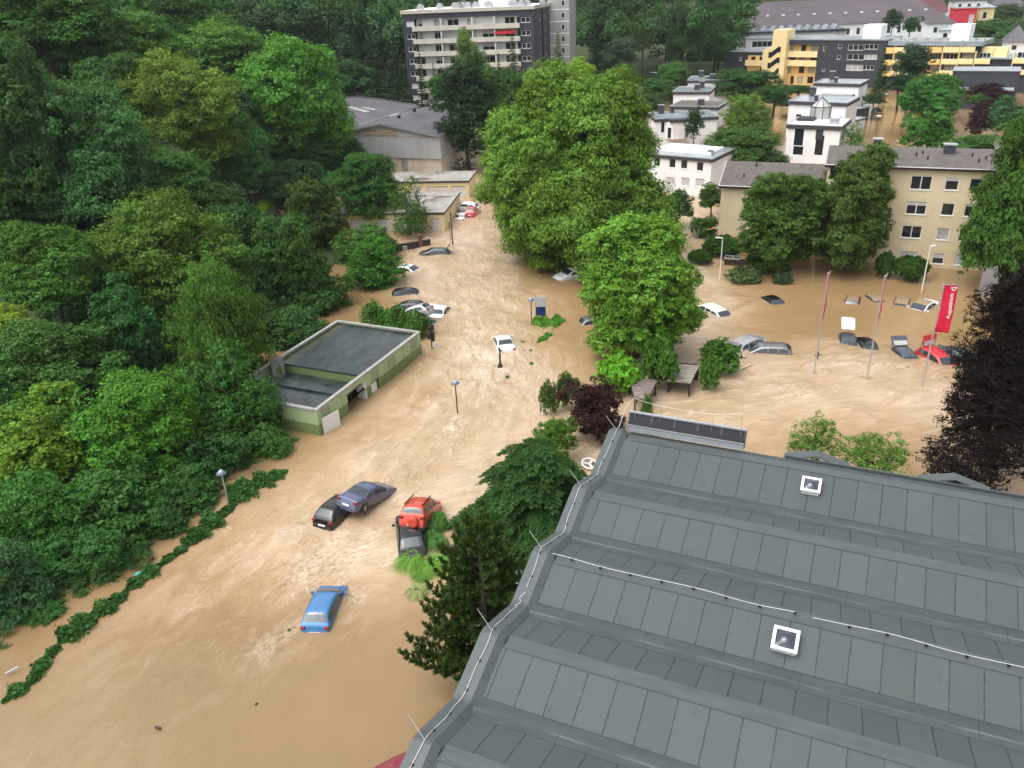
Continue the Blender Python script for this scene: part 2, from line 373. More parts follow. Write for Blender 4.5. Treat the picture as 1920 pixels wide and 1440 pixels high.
def scots_pine(name, R, Hh, seed):
    """young pine in the foreground: up-curved whorled boughs ending in needle brushes; the boughs are returned too"""
    g = np.random.default_rng(seed); wood = MB(); PP, AX, TT, SZ = [], [], [], []
    def brush(p, d, L, tt):
        k = int(150*L); t = g.uniform(0, 1, k); r = unit(np.cross(d, g.normal(size=(k, 3)))); ax = unit(r*.75+d*.85)
        ln = g.uniform(.12, .22, k); PP.append(p+d*(t*L)[:, None]+ax*(ln*.5)[:, None]); AX.append(ax); SZ.append(ln*1.1)
        TT.append(np.clip(tt+.3*t+g.normal(0, .12, k), 0, 1))
    z = -Hh+.6
    while z < Hh-.4:
        f = (z+Hh)/(2*Hh); rr = R*(1-f)**.75+.12
        for b in range(int(g.integers(5, 8))):
            a = g.uniform(0, 6.283); L = rr*g.uniform(.72, 1.12); dv = np.array([math.cos(a), math.sin(a), 0]); pe = np.array([-math.sin(a), math.cos(a), 0])
            ts = np.linspace(0, 1, 7); curve = [dv*L*t+np.array([0, 0, z+L*(.05*t+.42*t*t*(1.1-f*.2))-.22*L*t*(1-f)]) for t in ts]
            wood.tube(curve, [.045*(1-.8*t)*(1.3-f) for t in ts], 4, cap=False)
            for j, t in enumerate(np.arange(.25, 1.001, .13/max(.35, L/2.2))):
                q = np.array([np.interp(t, ts, [c[i] for c in curve]) for i in range(3)])
                tang = unit(np.array(curve[min(6, int(t*6)+1)])-np.array(curve[max(0, int(t*6)-1)]))
                for s in (-1, 1):
                    if g.random() < .2: continue
                    sl = L*.42*(1.08-t)*g.uniform(.6, 1.1)+.14; d2 = unit(tang*.75+pe*s*.8+np.array([0, 0, .45]))
                    brush(q, d2, sl, g.uniform(.05, .5)); 
                    for e in range(int(sl/.45)):
                        brush(q+d2*sl*g.uniform(.3, .9), unit(d2+pe*g.normal(0, .7)+np.array([0, 0, .8])), g.uniform(.18, .34), g.uniform(.1, .6))
            brush(np.array(curve[-1]), unit(dv*.5+np.array([0, 0, .9])), .42, .45)
        z += .62*(1-.35*f)
    for k in range(5): brush(np.array([g.normal(0, .1), g.normal(0, .1), Hh-.7]), unit(np.array([g.normal(0, .25), g.normal(0, .25), 1])), .75, .4)
    p = np.concatenate(PP); ax = np.concatenate(AX); N_ = unit(np.cross(ax, g.normal(size=ax.shape)))
    return leaf_mesh(name, p, N_, np.concatenate(SZ), np.concatenate(TT), .28, axis=ax), wood
def hemlock(name, R, Hh, seed):
    """drooping conifer: flat layered fans with hanging tips"""
    g = np.random.default_rng(seed); PP, NN, AX, TT = [], [], [], []
    z = -Hh
    while z < Hh:
        f = (z+Hh)/(2*Hh); rr = R*(1-f)**.6*g.uniform(.85, 1.1)+.2
        for b in range(int(g.integers(4, 7))):
            a = g.uniform(0, 6.283); L = rr*g.uniform(.65, 1.12); dv = np.array([math.cos(a), math.sin(a), 0]); pe = np.array([-math.sin(a), math.cos(a), 0]); tt = g.uniform(.05, .55)
            for t in np.arange(.15, 1.02, .09/max(.5, L/2.5)):
                base = dv*L*t+np.array([0, 0, z+.35*L*t-.62*L*t**2.2])
                for s in (-1, 1):
                    wl = L*.5*(1.12-t)*g.uniform(.7, 1.15)+.12; k = int(wl*90)+6; u = g.uniform(0, 1, k)
                    d2 = unit(dv*.75+pe*s)
                    p = base+d2*(u*wl)[:, None]; p[:, 2] -= .35*wl*u**1.7; p += pe*g.normal(0, .05, k)[:, None]+dv*g.normal(0, .08, k)[:, None]
                    PP.append(p); AX.append(unit(d2*.8+dv*.5+np.array([0, 0, -.55])+g.normal(0, .35, (k, 3)))); NN.append(unit(np.array([0, 0, 1.])+g.normal(0, .4, (k, 3))))
                    TT.append(np.clip(tt+.4*u*t+g.normal(0, .08, k), 0, 1))
        z += .5
    p = np.concatenate(PP)
    return leaf_mesh(name, p, np.concatenate(NN), .16*g.uniform(.7, 1.4, len(p)), np.concatenate(TT), .4, axis=np.concatenate(AX))
TPL = {}
def add_tpl(kind, R, Hz, me): TPL.setdefault(kind, []).append((R, Hz, me))
for sd in (1, 2, 3, 4): add_tpl('broad', 3.2, 3.4, broad('crown', 3.2, 3.4, sd))
for sd in (5, 6, 7, 8): add_tpl('broad', 5.2, 5.4, broad('crown', 5.2, 5.4, sd))
for sd in (11, 12, 13): add_tpl('broad', 8, 8.2, broad('crown', 8, 8.2, sd, .9))
for sd in (21, 22, 23): add_tpl('fine', 4.5, 5.5, broad('crown', 4.5, 5.5, sd, .8, .15, lobes=30, loose=.8, sparse=.15))
for sd in (31, 32): add_tpl('airy', 3.6, 4.2, broad('crown', 3.6, 4.2, sd, .55, .19, lobes=22, sparse=.3))
for sd in (41, 42): add_tpl('column', 2.4, 4.6, broad('crown', 2.4, 4.6, sd, 1., .17, zmin=-.95, lobes=26, shape=1.8))
for sd in (51, 52, 53): add_tpl('spruce', 3., 8., spruce('crown', 3., 8., sd, .42))
for sd in (61, 62): add_tpl('cypress', 1.3, 7., spruce('crown', 1.3, 7., sd, .3, 1.6, .1))
for sd in (71, 72): add_tpl('darkpine', 4.5, 8., broad('crown', 4.5, 8., sd, .75, .26, zmin=-.95, lobes=40, loose=.1, sparse=.1, shape=2.2))
for sd in (81, 82, 83): add_tpl('bush', 1.7, 1.3, broad('foliage', 1.7, 1.3, sd, 1.5, .15, zmin=-.85, lobes=22))
add_tpl('plane', 11, 11.5, broad('crown', 11, 11.5, 97, 1.3, .27, zmin=-.9, lobes=70, sparse=.25, vary=(.84, 1.1)))
add_tpl('maple', 5, 7.6, broad('crown', 5, 7.6, 91, 1.25, .21, zmin=-.95, lobes=50, shape=1.3, vary=(.8, 1.12)))
for sd in (92, 93): add_tpl('linden', 4.6, 6.6, broad('crown', 4.6, 6.6, sd, 1.25, .2, zmin=-.95, lobes=44, shape=1.5))
add_tpl('beech', 5.2, 8.0, broad('crown', 5.2, 8.0, 94, 1.1, .16, zmin=-.95, lobes=60, sparse=.34, loose=.5))
add_tpl('clipped', 1.8, 1.2, broad('foliage', 1.8, 1.2, 95, 2.6, .09, zmin=-.3, lobes=40))
_ti = [0]
def tree(kind, label, cx, cy, rx, ry, dep, col, group=None, trunk=True, cat='tree', name=None, pick=None, ground=None, lean=0.):
    """a tree whose crown is centred where the photo shows it, at its own distance; trunk and limbs go down to the terrain"""
    rx, ry = rx*(1.06 if group and 'wood' in group else .93), ry*(1.06 if group and 'wood' in group else .93); c = ray(cx, cy, dep); wr = rx*dep/F; sd = (H-c.z)/depth(c) if depth(c) else 0
    dl = math.atan2(H-c.z, math.hypot(c.x, c.y)); wh = ry*dep/F
    wz = math.sqrt(max(wh*wh-(wr*math.sin(dl))**2, (.55*wh)**2))/math.cos(dl)
    if cat == 'shrub' and ground == -1:      # bushes reach down to the water
        lo_ = c.z-wz; wz = max(wz, .6*wr); c = Vector((c.x, c.y, max(c.z, 0.))); wz = max(wz, c.z*1.1) if c.z < 2.5 else wz; trunk = False
    opts = TPL[kind]; _ti[0] += 1
    if pick is None:
        best = min(abs(math.log(o[0]/wr)) for o in opts); cand = [o for o in opts if abs(math.log(o[0]/wr)) < best+.12]
        T = cand[_ti[0] % len(cand)]
    else: T = opts[pick]
    g = ground if ground is not None else float(tz(c.x, c.y))
    root = thing(name or 'tree', label, cat, (c.x, c.y, g), 0, group)
    cr = link('crown' if cat == 'tree' else 'foliage', T[2], root); cr.location = (0, 0, c.z-g); cr.rotation_euler = (lean, 0, (_ti[0]*2.39996) % 6.283)
    cr.scale = (wr/T[0], wr/T[0], wz/T[1]); cr.color = (*col, 1)
    if trunk:
        mb = MB(); r = max(.1, wr*.06); zc = c.z-g; zb = zc-wz*.55
        bend = [random.uniform(-.12, .12)*wr for _ in range(2)]
        mb.tube([(0, 0, 0), (bend[0]*.4, bend[1]*.4, zb*.6+.2), (bend[0], bend[1], max(zb, .4)), (bend[0]*.6, 0, zc+wz*.2), (0, 0, zc+wz*.75)], [r*1.25, r, r*.85, r*.55, r*.15], 8)
        for k in range(7):
            a = k*2.4+_ti[0]; t = random.uniform(-.45, .35)
            s = Vector((bend[0], bend[1], zc+wz*(t-.25))); e = Vector((math.cos(a)*wr*.75, math.sin(a)*wr*.75, zc+wz*(t+.25)))
            mb.tube([s, s.lerp(e, .5)+Vector((0, 0, wz*.05)), e], [r*.45, r*.28, r*.06], 5)
        mb.build('trunk', M['bark'], root, True)
    return root
# linear leaf colours
G1, G2, G3, G4 = (.035, .085, .016), (.052, .115, .02), (.08, .155, .024), (.028, .068, .022)
#LIME
LIME, DK, DKB, OLV, YEL = (.09, .172, .03), (.016, .042, .014), (.018, .046, .026), (.062, .095, .022), (.14, .2, .028)
BLUE, PUR, COP = (.06, .1, .085), (.03, .012, .016), (.008, .0048, .0065)
# ---- single trees in the flooded grounds
tree('plane', 'huge spreading plane tree with light green crown in the middle of the flood', 1072, 335, 172, 216, 91, (.085, .148, .03), ground=-1)
tree('maple', 'bright lime green maple standing in the water before the huge plane tree', 1196, 542, 122, 168, 67, LIME, ground=-1)
tree('linden', 'dark linden with pale blossom before the recessed end of the cream flats', 1458, 412, 86, 118, 86, (.045, .085, .022), ground=-1, pick=0)
tree('linden', 'tall olive linden with pale blossom hiding the middle of the cream flats', 1603, 402, 72, 134, 84, (.05, .08, .024), ground=-1, pick=1)
tree('broad', 'dark green tree between the two lindens, close to the cream wall', 1545, 380, 50, 80, 89, (.03, .062, .016), ground=-1)
tree('broad', 'dark green tree at the picture edge beside the end of the cream flats', 1908, 410, 92, 205, 78, (.036, .075, .016), ground=-1)
tree('beech', 'large blackish copper beech at the picture edge beyond the grey hall roof', 1912, 690, 100, 215, 49, COP, ground=-1)
tree('broad', 'small purple leaved plum tree by the corner of the grey hall', 1122, 778, 66, 72, 57, PUR, ground=-1)
tree('broad', 'small round green tree beside the purple leaved plum', 1043, 818, 44, 50, 54, (.05, .1, .018), ground=-1)
tree('bush', 'bright green bush under the lime green maple beside the brown topped shelter', 1160, 700, 48, 36, 63.5, (.09, .21, .02), cat='shrub', name='bush', ground=-1)
tree('bush', 'mid green bush between the two wooden shelters', 1238, 684, 38, 56, 63, (.045, .105, .02), cat='shrub', name='bush', ground=-1)
tree('bush', 'rounded dense bush right of the pale topped shelter', 1352, 668, 42, 34, 66, (.045, .1, .022), cat='shrub', name='bush', ground=-1)
tree('bush', 'small bush in front of the rounded bush beside the pale topped shelter', 1332, 700, 22, 22, 63, (.05, .115, .022), cat='shrub', name='bush', ground=-1)
tree('bush', 'leafy shrub half under water left of the purple plum', 1064, 733, 25, 20, 61, (.045, .085, .025), cat='shrub', name='shrub', ground=-1, trunk=False)
tree('bush', 'small grey green shrub in open water left of the leafy shrub', 1029, 747, 20, 11, 60.5, (.06, .09, .035), cat='shrub', name='shrub', ground=-1, trunk=False)
tree('airy', 'thin leafy sapling showing above the far edge of the grey hall roof', 1530, 824, 52, 54, 50, (.06, .12, .025), ground=-1)
tree('airy', 'low sparse bush above the roof edge right of the thin sapling', 1640, 856, 78, 34, 49, (.06, .115, .025), cat='shrub', name='shrub', ground=-1)
tree('bush', 'low green cushion bush beside the black roof collector', 1212, 780, 14, 9, 57, (.06, .12, .03), cat='shrub', name='bush', ground=-1, trunk=False)
for cx, cy, rx, ry, dep, lb in ((1313, 481, 22, 14, 92, 'clipped dome bush at the waterline left of the pale lamp pole'), (1352, 462, 36, 20, 94, 'wide clipped bush behind the pale lamp pole'),
    (1660, 497, 18, 14, 84.5, 'small clipped dome bush at the foot of the cream flats'), (1708, 502, 32, 16, 84, 'wide clipped dome bush under the shuttered ground floor window')):
    tree('clipped', lb, cx, cy, rx, ry, dep, (.03, .065, .014), cat='shrub', name='clipped_bush', trunk=False, ground=-1, group='clipped bushes by the cream flats')
tree('bush', 'untidy garden bush left of the cream gable wall', 1320, 425, 28, 26, 101, (.05, .095, .03), cat='shrub', name='bush', ground=-1)
tree('broad', 'small green tree beside the left edge of the cream flats', 1335, 372, 28, 30, 106, (.05, .1, .025), ground=-1)
tree('broad', 'dark tree between the huge plane tree and the white house', 1272, 385, 30, 42, 104, G4, ground=-1)
tree('bush', 'low grey green bush in the water before the flooded bench', 1395, 516, 36, 12, 86, (.06, .085, .04), cat='shrub', name='bush', trunk=False, ground=-1)
tree('bush', 'dark low bush under the blossoming linden', 1468, 523, 22, 10, 85, (.04, .06, .04), cat='shrub', name='bush', trunk=False, ground=-1)
# ---- trees by the garages and the old works hall
tree('darkpine', 'tall dark pine standing before the grey works hall', 872, 205, 72, 126, 138, (.016, .036, .016), ground=-1)
tree('broad', 'dark green tree before the yellow garages, nearest the works hall', 683, 355, 70, 74, 110, (.03, .08, .022), ground=0)
tree('airy', 'slim tree with a bare forked trunk beside the flooded low wall', 765, 395, 46, 68, 106, (.036, .085, .022), ground=-1)
tree('broad', 'bushy tree at the waterline above the pile of floating cars', 706, 512, 64, 72, 90, (.036, .1, .018), ground=-1)
tree('broad', 'dark brownish green tree between the wood and the garages', 600, 420, 66, 86, 103, (.036, .06, .018), ground=0)
tree('clipped', 'clipped yellow green garden bush in a gap of the wood', 503, 380, 19, 9, 112, (.2, .3, .015), cat='shrub', name='clipped_bush', trunk=False)
tree('clipped', 'smaller clipped yellow bush below the first in a gap of the wood', 492, 391, 16, 7, 111, (.2, .3, .015), cat='shrub', name='clipped_bush', trunk=False)
tree('bush', 'dark ivy covered bank below the bushy tree, behind the green building', 640, 590, 66, 30, 84, DK, cat='shrub', name='bush', trunk=False)
# ---- the wood on the slope, front row along the water
W = 'trees of the wood on the slope'
for a in (
 ('broad', 'tree with yellowish crown at the lower picture edge of the wood', 62, 850, 100, 92, 53, (0.085, 0.145, 0.022)),
 ('broad', 'bright green tree standing over the cone topped lamp by the bank', 268, 800, 104, 100, 55, (0.050, 0.130, 0.022)),
 ('fine', 'tall feathery olive tree left of the green flat roofed building', 425, 690, 92, 200, 66, (0.050, 0.100, 0.024)),
 ('broad', 'dark tree at the waterline below the yellowish crown', 100, 1010, 118, 120, 48.5, (0.034, 0.099, 0.024)),
 ('broad', 'dark bluish shrub like tree low on the bank at the picture edge', 35, 1120, 80, 104, 44.5, (0.040, 0.092, 0.048)),
 ('broad', 'low dark tree on the bank between the lamp and the picture edge', 215, 960, 108, 116, 50.5, (0.032, 0.082, 0.024)),
 ('broad', 'narrow dark tree between the bright green tree and the feathery olive tree', 385, 815, 92, 112, 60, (0.034, 0.082, 0.024)),
 ('fine', 'light olive round crowned tree in the middle of the wood', 312, 490, 132, 122, 74, (0.062, 0.110, 0.024)),
 ('broad', 'tree with blue green crown rising between the olive round crown and the picture edge', 236, 655, 66, 110, 66, (0.030, 0.085, 0.034)),
 ('broad', 'small yellow green crown against the dark trees at the picture edge', 22, 610, 42, 48, 62, (0.130, 0.180, 0.030)),
 ('broad', 'green tree with layered sprays above the yellow green crown', 85, 510, 86, 92, 66, (0.045, 0.100, 0.022)),
 ('broad', 'wide dark tree under the layered tree at the picture edge', 100, 690, 112, 92, 60, (0.040, 0.090, 0.026)),
 ('broad', 'large dull green tree at the picture edge, second row of the wood', 150, 290, 118, 150, 86, (0.042, 0.099, 0.042)),
 ('broad', 'dull green tree filling the picture edge below the topmost row', 20, 200, 80, 130, 80, (0.037, 0.079, 0.032)),
 ('fine', 'pale olive open crowned tree before the parked vans in the wood', 345, 220, 104, 116, 104, (0.085, 0.130, 0.032)),
 ('broad', 'mid green tree below the pale olive open crown', 300, 345, 84, 62, 96, (0.040, 0.100, 0.028)),
 ('broad', 'large fresh green tree left of the works hall roof', 548, 205, 112, 126, 128, (0.060, 0.150, 0.032)),
 ('broad', 'fresh green tree behind the large one beside the works hall', 420, 120, 110, 76, 150, (0.065, 0.140, 0.035)),
 ('broad', 'dark narrow tree between the pale olive crown and the large fresh green tree', 455, 300, 56, 90, 112, (0.037, 0.092, 0.032)),
 ('broad', 'very dark tree behind the dark tree at the green building', 470, 490, 84, 106, 88, (0.026, 0.063, 0.024)),
 ('broad', 'dark leafy tree between the wood and the green flat roof', 545, 520, 72, 110, 84, (0.034, 0.077, 0.024)),
 ('broad', 'dark overhanging tree above the vent of the green building', 540, 620, 66, 60, 76, (0.032, 0.073, 0.026)),
 ('broad', 'dark undergrowth tree at the corner of the green building', 455, 765, 72, 110, 59, (0.034, 0.087, 0.024)),
 ('broad', 'big green tree in the topmost row at the picture corner', 90, 60, 120, 90, 112, (0.036, 0.085, 0.022)),
 ('broad', 'bushy tree with bright sprays in the topmost row', 235, 105, 100, 84, 120, (0.048, 0.110, 0.028)),
 ('broad', 'dark tree filling the gap above the large dull green tree', 225, 190, 70, 80, 104, (0.034, 0.079, 0.026)),
 ('broad', 'low dark bush on the bank right of the cone topped lamp', 345, 930, 72, 62, 53, (0.034, 0.079, 0.026)),
 ('broad', 'dark low tree over the narrow channel at the picture edge', 30, 1000, 60, 90, 50, (0.032, 0.079, 0.026)),
 ('broad', 'dark hanging tree between bank and channel below the bright green tree', 160, 1050, 84, 72, 47.5, (0.029, 0.079, 0.029)),
 ('broad', 'dark green bush at the water by the green building corner', 452, 890, 40, 34, 57, (0.040, 0.092, 0.029)),
 ('broad', 'dark bank bush at the very corner below the dark bluish shrub tree', 22, 1245, 56, 56, 42, (0.034, 0.087, 0.037)),
 ('broad', 'dark bank bush beside the small ivy tuft', 96, 1180, 62, 56, 44, (0.029, 0.077, 0.026)),
 ('broad', 'dark bank bush beside the broad ivy piece', 172, 1118, 62, 52, 46, (0.032, 0.079, 0.026)),
 ('broad', 'dark bank bush left of the turquoise crate', 232, 1060, 56, 50, 47.5, (0.029, 0.073, 0.026)),
 ('broad', 'dark bank bush above the gappy ivy piece', 300, 985, 50, 52, 50, (0.032, 0.079, 0.029)),
 ('broad', 'dark bank bush right of the hanging tree', 262, 990, 72, 66, 50.5, (0.026, 0.069, 0.024)),
 ('broad', 'dark hollow tree behind the cone topped lamp', 390, 880, 70, 70, 56, (0.026, 0.066, 0.024)),
 ('broad', 'bushy tree at the bend of the bank left of the green building', 486, 845, 58, 62, 58, (0.040, 0.099, 0.029)),
 ('broad', 'dark tree over the water behind the green building roof', 600, 555, 60, 60, 84, (0.034, 0.079, 0.026)),
 ('broad', 'dark tree between the bushy tree and the low wall', 690, 470, 60, 46, 98, (0.040, 0.092, 0.026)),
 ('broad', 'tall mid green tree hanging over the bank between lamp and picture edge', 150, 860, 90, 110, 55, (.05, .115, .026)),
 ('broad', 'tall mid green tree between the bright green tree and the green building', 425, 560, 70, 96, 80, (.048, .105, .03)),
 ('broad', 'mid green tree in the upper wood above the light olive round crown', 210, 400, 80, 80, 90, (.045, .1, .03)),
): tree(*a, group=W)
# second layer that closes the wood behind the named crowns
k = 0
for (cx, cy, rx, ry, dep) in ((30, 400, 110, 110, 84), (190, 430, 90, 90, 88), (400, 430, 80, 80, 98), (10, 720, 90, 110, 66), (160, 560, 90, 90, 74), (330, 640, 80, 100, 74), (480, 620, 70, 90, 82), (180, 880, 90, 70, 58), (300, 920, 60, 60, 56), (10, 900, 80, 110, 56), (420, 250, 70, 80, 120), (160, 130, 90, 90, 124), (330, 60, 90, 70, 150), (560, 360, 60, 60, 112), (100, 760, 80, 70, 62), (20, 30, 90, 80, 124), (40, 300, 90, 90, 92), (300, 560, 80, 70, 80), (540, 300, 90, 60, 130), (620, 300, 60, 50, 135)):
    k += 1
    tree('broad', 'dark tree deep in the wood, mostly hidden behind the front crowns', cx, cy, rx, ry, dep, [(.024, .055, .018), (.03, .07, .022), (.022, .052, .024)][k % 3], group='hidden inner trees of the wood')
# ---- behind the works hall and round the slate tower block
for a in (
 ('broad', 'dark tree on the slope behind the works hall roof', 660, 150, 44, 40, 172, (.028, .07, .034)),
 ('spruce', 'dark spruce behind the works hall, nearest the tower block', 742, 130, 34, 72, 180, (.016, .038, .022)),
 ('spruce', 'dark spruce behind the works hall, second from the tower block', 700, 120, 36, 76, 184, (.018, .042, .024)),
 ('spruce', 'dark spruce behind the ridge of the works hall roof', 652, 105, 38, 80, 190, (.018, .042, .026)),
 ('cypress', 'slim dark columnar conifer before the balconies of the tower block', 790, 152, 12, 54, 160, (.016, .036, .018)),
 ('cypress', 'thin conifer spire before the lower balconies of the tower block', 815, 160, 8, 44, 160, (.016, .036, .018)),
 ('broad', 'green tree before the middle balconies of the tower block', 886, 128, 42, 56, 164, (.05, .1, .036)),
 ('fine', 'pale birch top before the middle balconies of the tower block', 872, 92, 22, 42, 160, (.11, .16, .07)),
 ('cypress', 'thin dark spire between green tree and blue spruce at the tower block', 936, 140, 8, 42, 158, (.016, .036, .02)),
 ('spruce', 'blue grey spruce before the right hand balconies of the tower block', 962, 130, 24, 66, 158, (.06, .09, .075)),
 ('broad', 'dark tree between the tall pine and the huge plane tree', 950, 185, 46, 56, 140, (.034, .075, .026)),
 ('broad', 'mid green tree hiding the foot of the tower block left of the tall pine', 838, 165, 40, 34, 156, (.045, .095, .03)),
 ('broad', 'rounded green tree at the foot of the tower block behind the huge plane tree', 985, 165, 40, 36, 156, (.04, .085, .03)),
 ('broad', 'small green tree right of the tall dark pine', 920, 195, 34, 62, 150, (.045, .1, .026)),
 ('spruce', 'grey green conifer before the blank slate wall of the tower block', 1046, 105, 20, 46, 165, (.06, .09, .07)),
 ('broad', 'bright yellow green round tree at the foot of the tower block', 1086, 130, 30, 24, 158, (.15, .25, .03)),
): tree(*a)
# ---- far middle: road trees and gardens of the white houses
for a in (
 ('spruce', 'tall dark fir at the edge of the far wood', 1126, 62, 36, 66, 235, (.018, .042, .024)),
 ('spruce', 'smaller dark fir in front of the tall fir', 1118, 100, 22, 40, 228, (.02, .045, .024)),
 ('darkpine', 'grey blue cedar beside the far flooded road', 1162, 102, 40, 44, 222, (.05, .085, .07)),
 ('fine', 'pale weeping birch beside the far flooded road', 1206, 62, 30, 52, 236, (.085, .13, .05)),
 ('broad', 'green tree over the white lamp on the far road', 1168, 140, 28, 22, 205, (.036, .08, .03)),
 ('broad', 'dark tree with bare stems at the end of the far road', 1250, 62, 24, 46, 245, (.022, .045, .024)),
 ('broad', 'rounded green tree left of the yellow and black flats', 1285, 85, 40, 42, 236, (.034, .085, .03)),
 ('broad', 'tall fresh green tree left of the yellow and black flats', 1352, 45, 40, 46, 262, (.055, .115, .034)),
 ('broad', 'wide green tree before the tall fresh green one', 1340, 92, 46, 36, 246, (.036, .09, .03)),
 ('broad', 'green bush row beside the far flooded road, upper part', 1262, 140, 34, 26, 205, (.05, .115, .035)),
 ('broad', 'green bush beside the far flooded road, lower part', 1232, 172, 36, 26, 180, (.04, .09, .034)),
 ('broad', 'grey green bush left of the bay fronted white house', 1222, 196, 30, 20, 165, (.04, .07, .036)),
 ('broad', 'wide dark tree before the stair tower of the yellow flats', 1400, 162, 80, 36, 190, (.028, .066, .024)),
 ('broad', 'dark bush below the stair tower of the yellow flats', 1452, 180, 40, 24, 180, (.03, .07, .026)),
 ('fine', 'light feathery tree rising between the two rows of white houses', 1392, 235, 58, 60, 150, (.07, .12, .03)),
 ('broad', 'broad dull green tree below the feathery tree among the white houses', 1395, 290, 92, 62, 128, (.045, .085, .028)),
 ('column', 'narrow dark tree before the bay fronted white house', 1303, 230, 21, 38, 143, (.018, .046, .02)),
 ('airy', 'small young tree beside the white house with tall windows', 1598, 258, 28, 30, 132, (.045, .11, .03)),
 ('spruce', 'green conical conifer before the black part of the flats', 1652, 140, 22, 50, 185, (.03, .06, .022)),
 ('darkpine', 'dark spreading pine before the yellow balconies', 1712, 118, 42, 48, 188, (.018, .044, .03)),
 ('broad', 'dark tree at the foot of the spreading pine', 1690, 160, 36, 22, 180, (.018, .04, .024)),
 ('column', 'lush green street tree, the back one of three beside the flooded lane', 1786, 168, 26, 36, 168, (.034, .1, .028)),
 ('broad', 'lush green street tree, the middle one of three beside the flooded lane', 1742, 190, 54, 52, 152, (.036, .105, .028)),
 ('broad', 'lush green street tree, the front one of three beside the flooded lane', 1738, 245, 50, 52, 134, (.04, .115, .028)),
 ('broad', 'purple hedge tree beside the lane, the upper one', 1855, 178, 44, 26, 160, (.026, .012, .02)),
 ('broad', 'purple hedge tree beside the lane, the lower one', 1836, 225, 26, 38, 148, (.032, .013, .022)),
 ('broad', 'small green bush left of the upper purple hedge tree', 1832, 186, 24, 14, 158, (.05, .1, .03)),
 ('broad', 'bluish green tree right of the purple hedge trees', 1892, 218, 40, 40, 145, (.036, .085, .044)),
 ('broad', 'green bush row behind the cream flats roof near the dish', 1840, 275, 62, 24, 118, (.045, .1, .03)),
 ('broad', 'green tree before the yellow garden lamp', 1905, 262, 34, 30, 118, (.055, .115, .03)),
 ('broad', 'dark green bush beside the black umbrella', 1640, 185, 22, 16, 172, (.026, .06, .024)),
 ('broad', 'green hedge bush under the yellow flats', 1500, 168, 36, 10, 198, (.036, .075, .026)),
 ('broad', 'round dark tree standing on the school side of the flats roof', 1672, 40, 20, 22, 262, (.024, .05, .03)),
 ('broad', 'lower dark tree right of the round one behind the flats roof', 1708, 48, 20, 16, 258, (.026, .06, .03)),
 ('broad', 'pale green trees right of the red house', 1850, 60, 40, 26, 270, (.05, .1, .045)),
 ('broad', 'green tree at the picture edge above the flats', 1900, 62, 34, 28, 262, (.045, .09, .045)),
 ('broad', 'grey green tree at the upper picture edge beyond the red house', 1885, 25, 34, 22, 310, (.05, .08, .05)),
 ('broad', 'green shrubbery on the slope right of the brown school roof', 1640, 14, 30, 8, 330, (.05, .1, .04)),
): tree(*a)
# ---- far wood: one mass of crowns on the hill
g = np.random.default_rng(5); P_, N_, S_, T_ = [], [], [], []
cc = []
for i in range(620):
    if i < 300: px, py, dep = g.uniform(-60, 1420), g.uniform(-60, 62), g.uniform(205, 300)
    else: px, py, dep = g.uniform(1050, 2050), g.uniform(-75, 6), g.uniform(330, 520)
    if 1030 < px < 1100 and dep < 260 or (740 < px < 1095 and dep < 215): dep = g.uniform(230, 300)
    if i >= 500: px, py, dep = (g.uniform(430, 800), g.uniform(20, 120), g.uniform(200, 250)) if i < 580 else (g.uniform(1085, 1380), g.uniform(30, 90), g.uniform(245, 300))
    if px < 430 and i < 300: dep = g.uniform(150, 230); py = g.uniform(-70, 50)
    if px > 1400 and dep < 330: continue
    c = ray(px, py, dep); cc.append((c, g.uniform(3.2, 5.6)))
for c, r in cc:
    lt = g.uniform(0, .75)
    for j in range(24):
        d = sphere(1, g, -.5)[0]; cj = np.array(c)+d*r*np.array([.75, .75, .95]); k = 42
        u = sphere(k, g, -.5); P_.append(cj+u*r*.4*g.uniform(.5, 1.05, (k, 1))); N_.append(unit(u*.6+d*.5+np.array([0, 0, .6])+g.normal(0, .4, (k, 3))))
        T_.append(np.clip(lt+g.uniform(-.1, .2)+g.normal(0, .1, k), 0, 1)); S_.append(g.uniform(.5, .95, k))
me = leaf_mesh('far_wood', np.concatenate(P_), np.concatenate(N_), np.concatenate(S_), np.concatenate(T_), .7)
fwood = link('far_wood', me); fwood.color = (.034, .078, .036, 1); tag(fwood, 'far off hillside wood of mixed dark green trees', 'wood', kind='stuff')
# ---- foreground conifers
def conifer(label, px, py, z0, R_, Hh, kind, seed, col, name):
    b = at(px, py, 0); root = thing(name, label, 'tree', (b.x, b.y, -1.2))
    if kind == 'pine': me, wood = scots_pine('crown', R_, Hh, seed)
    else: me, wood = hemlock('crown', R_, Hh, seed), MB()
    cr = link('crown', me, root); cr.location = (0, 0, z0+Hh+1.2); cr.color = (*col, 1)
    if wood.f: w = link('bough', wood.mesh('bough', M['bark'], True), root); w.location = cr.location
    mb = MB(); mb.tube([(0, 0, 0), (.04, .03, z0+1.2+Hh*.6), (0, 0, z0+1.2+Hh*1.8)], [.2, .15, .03], 8); mb.build('trunk', M['bark'], root, True)
conifer('dark young pine with up-curved boughs beside the grey hall gable', 918, 1292, .3, 3.7, 4.75, 'pine', 3, (.034, .055, .018), 'pine_tree')
conifer('dense hemlock with drooping bluish fans between the pine and the purple plum', 1010, 1015, .2, 5.3, 3.5, 'hemlock', 4, (.028, .066, .024), 'hemlock_tree')

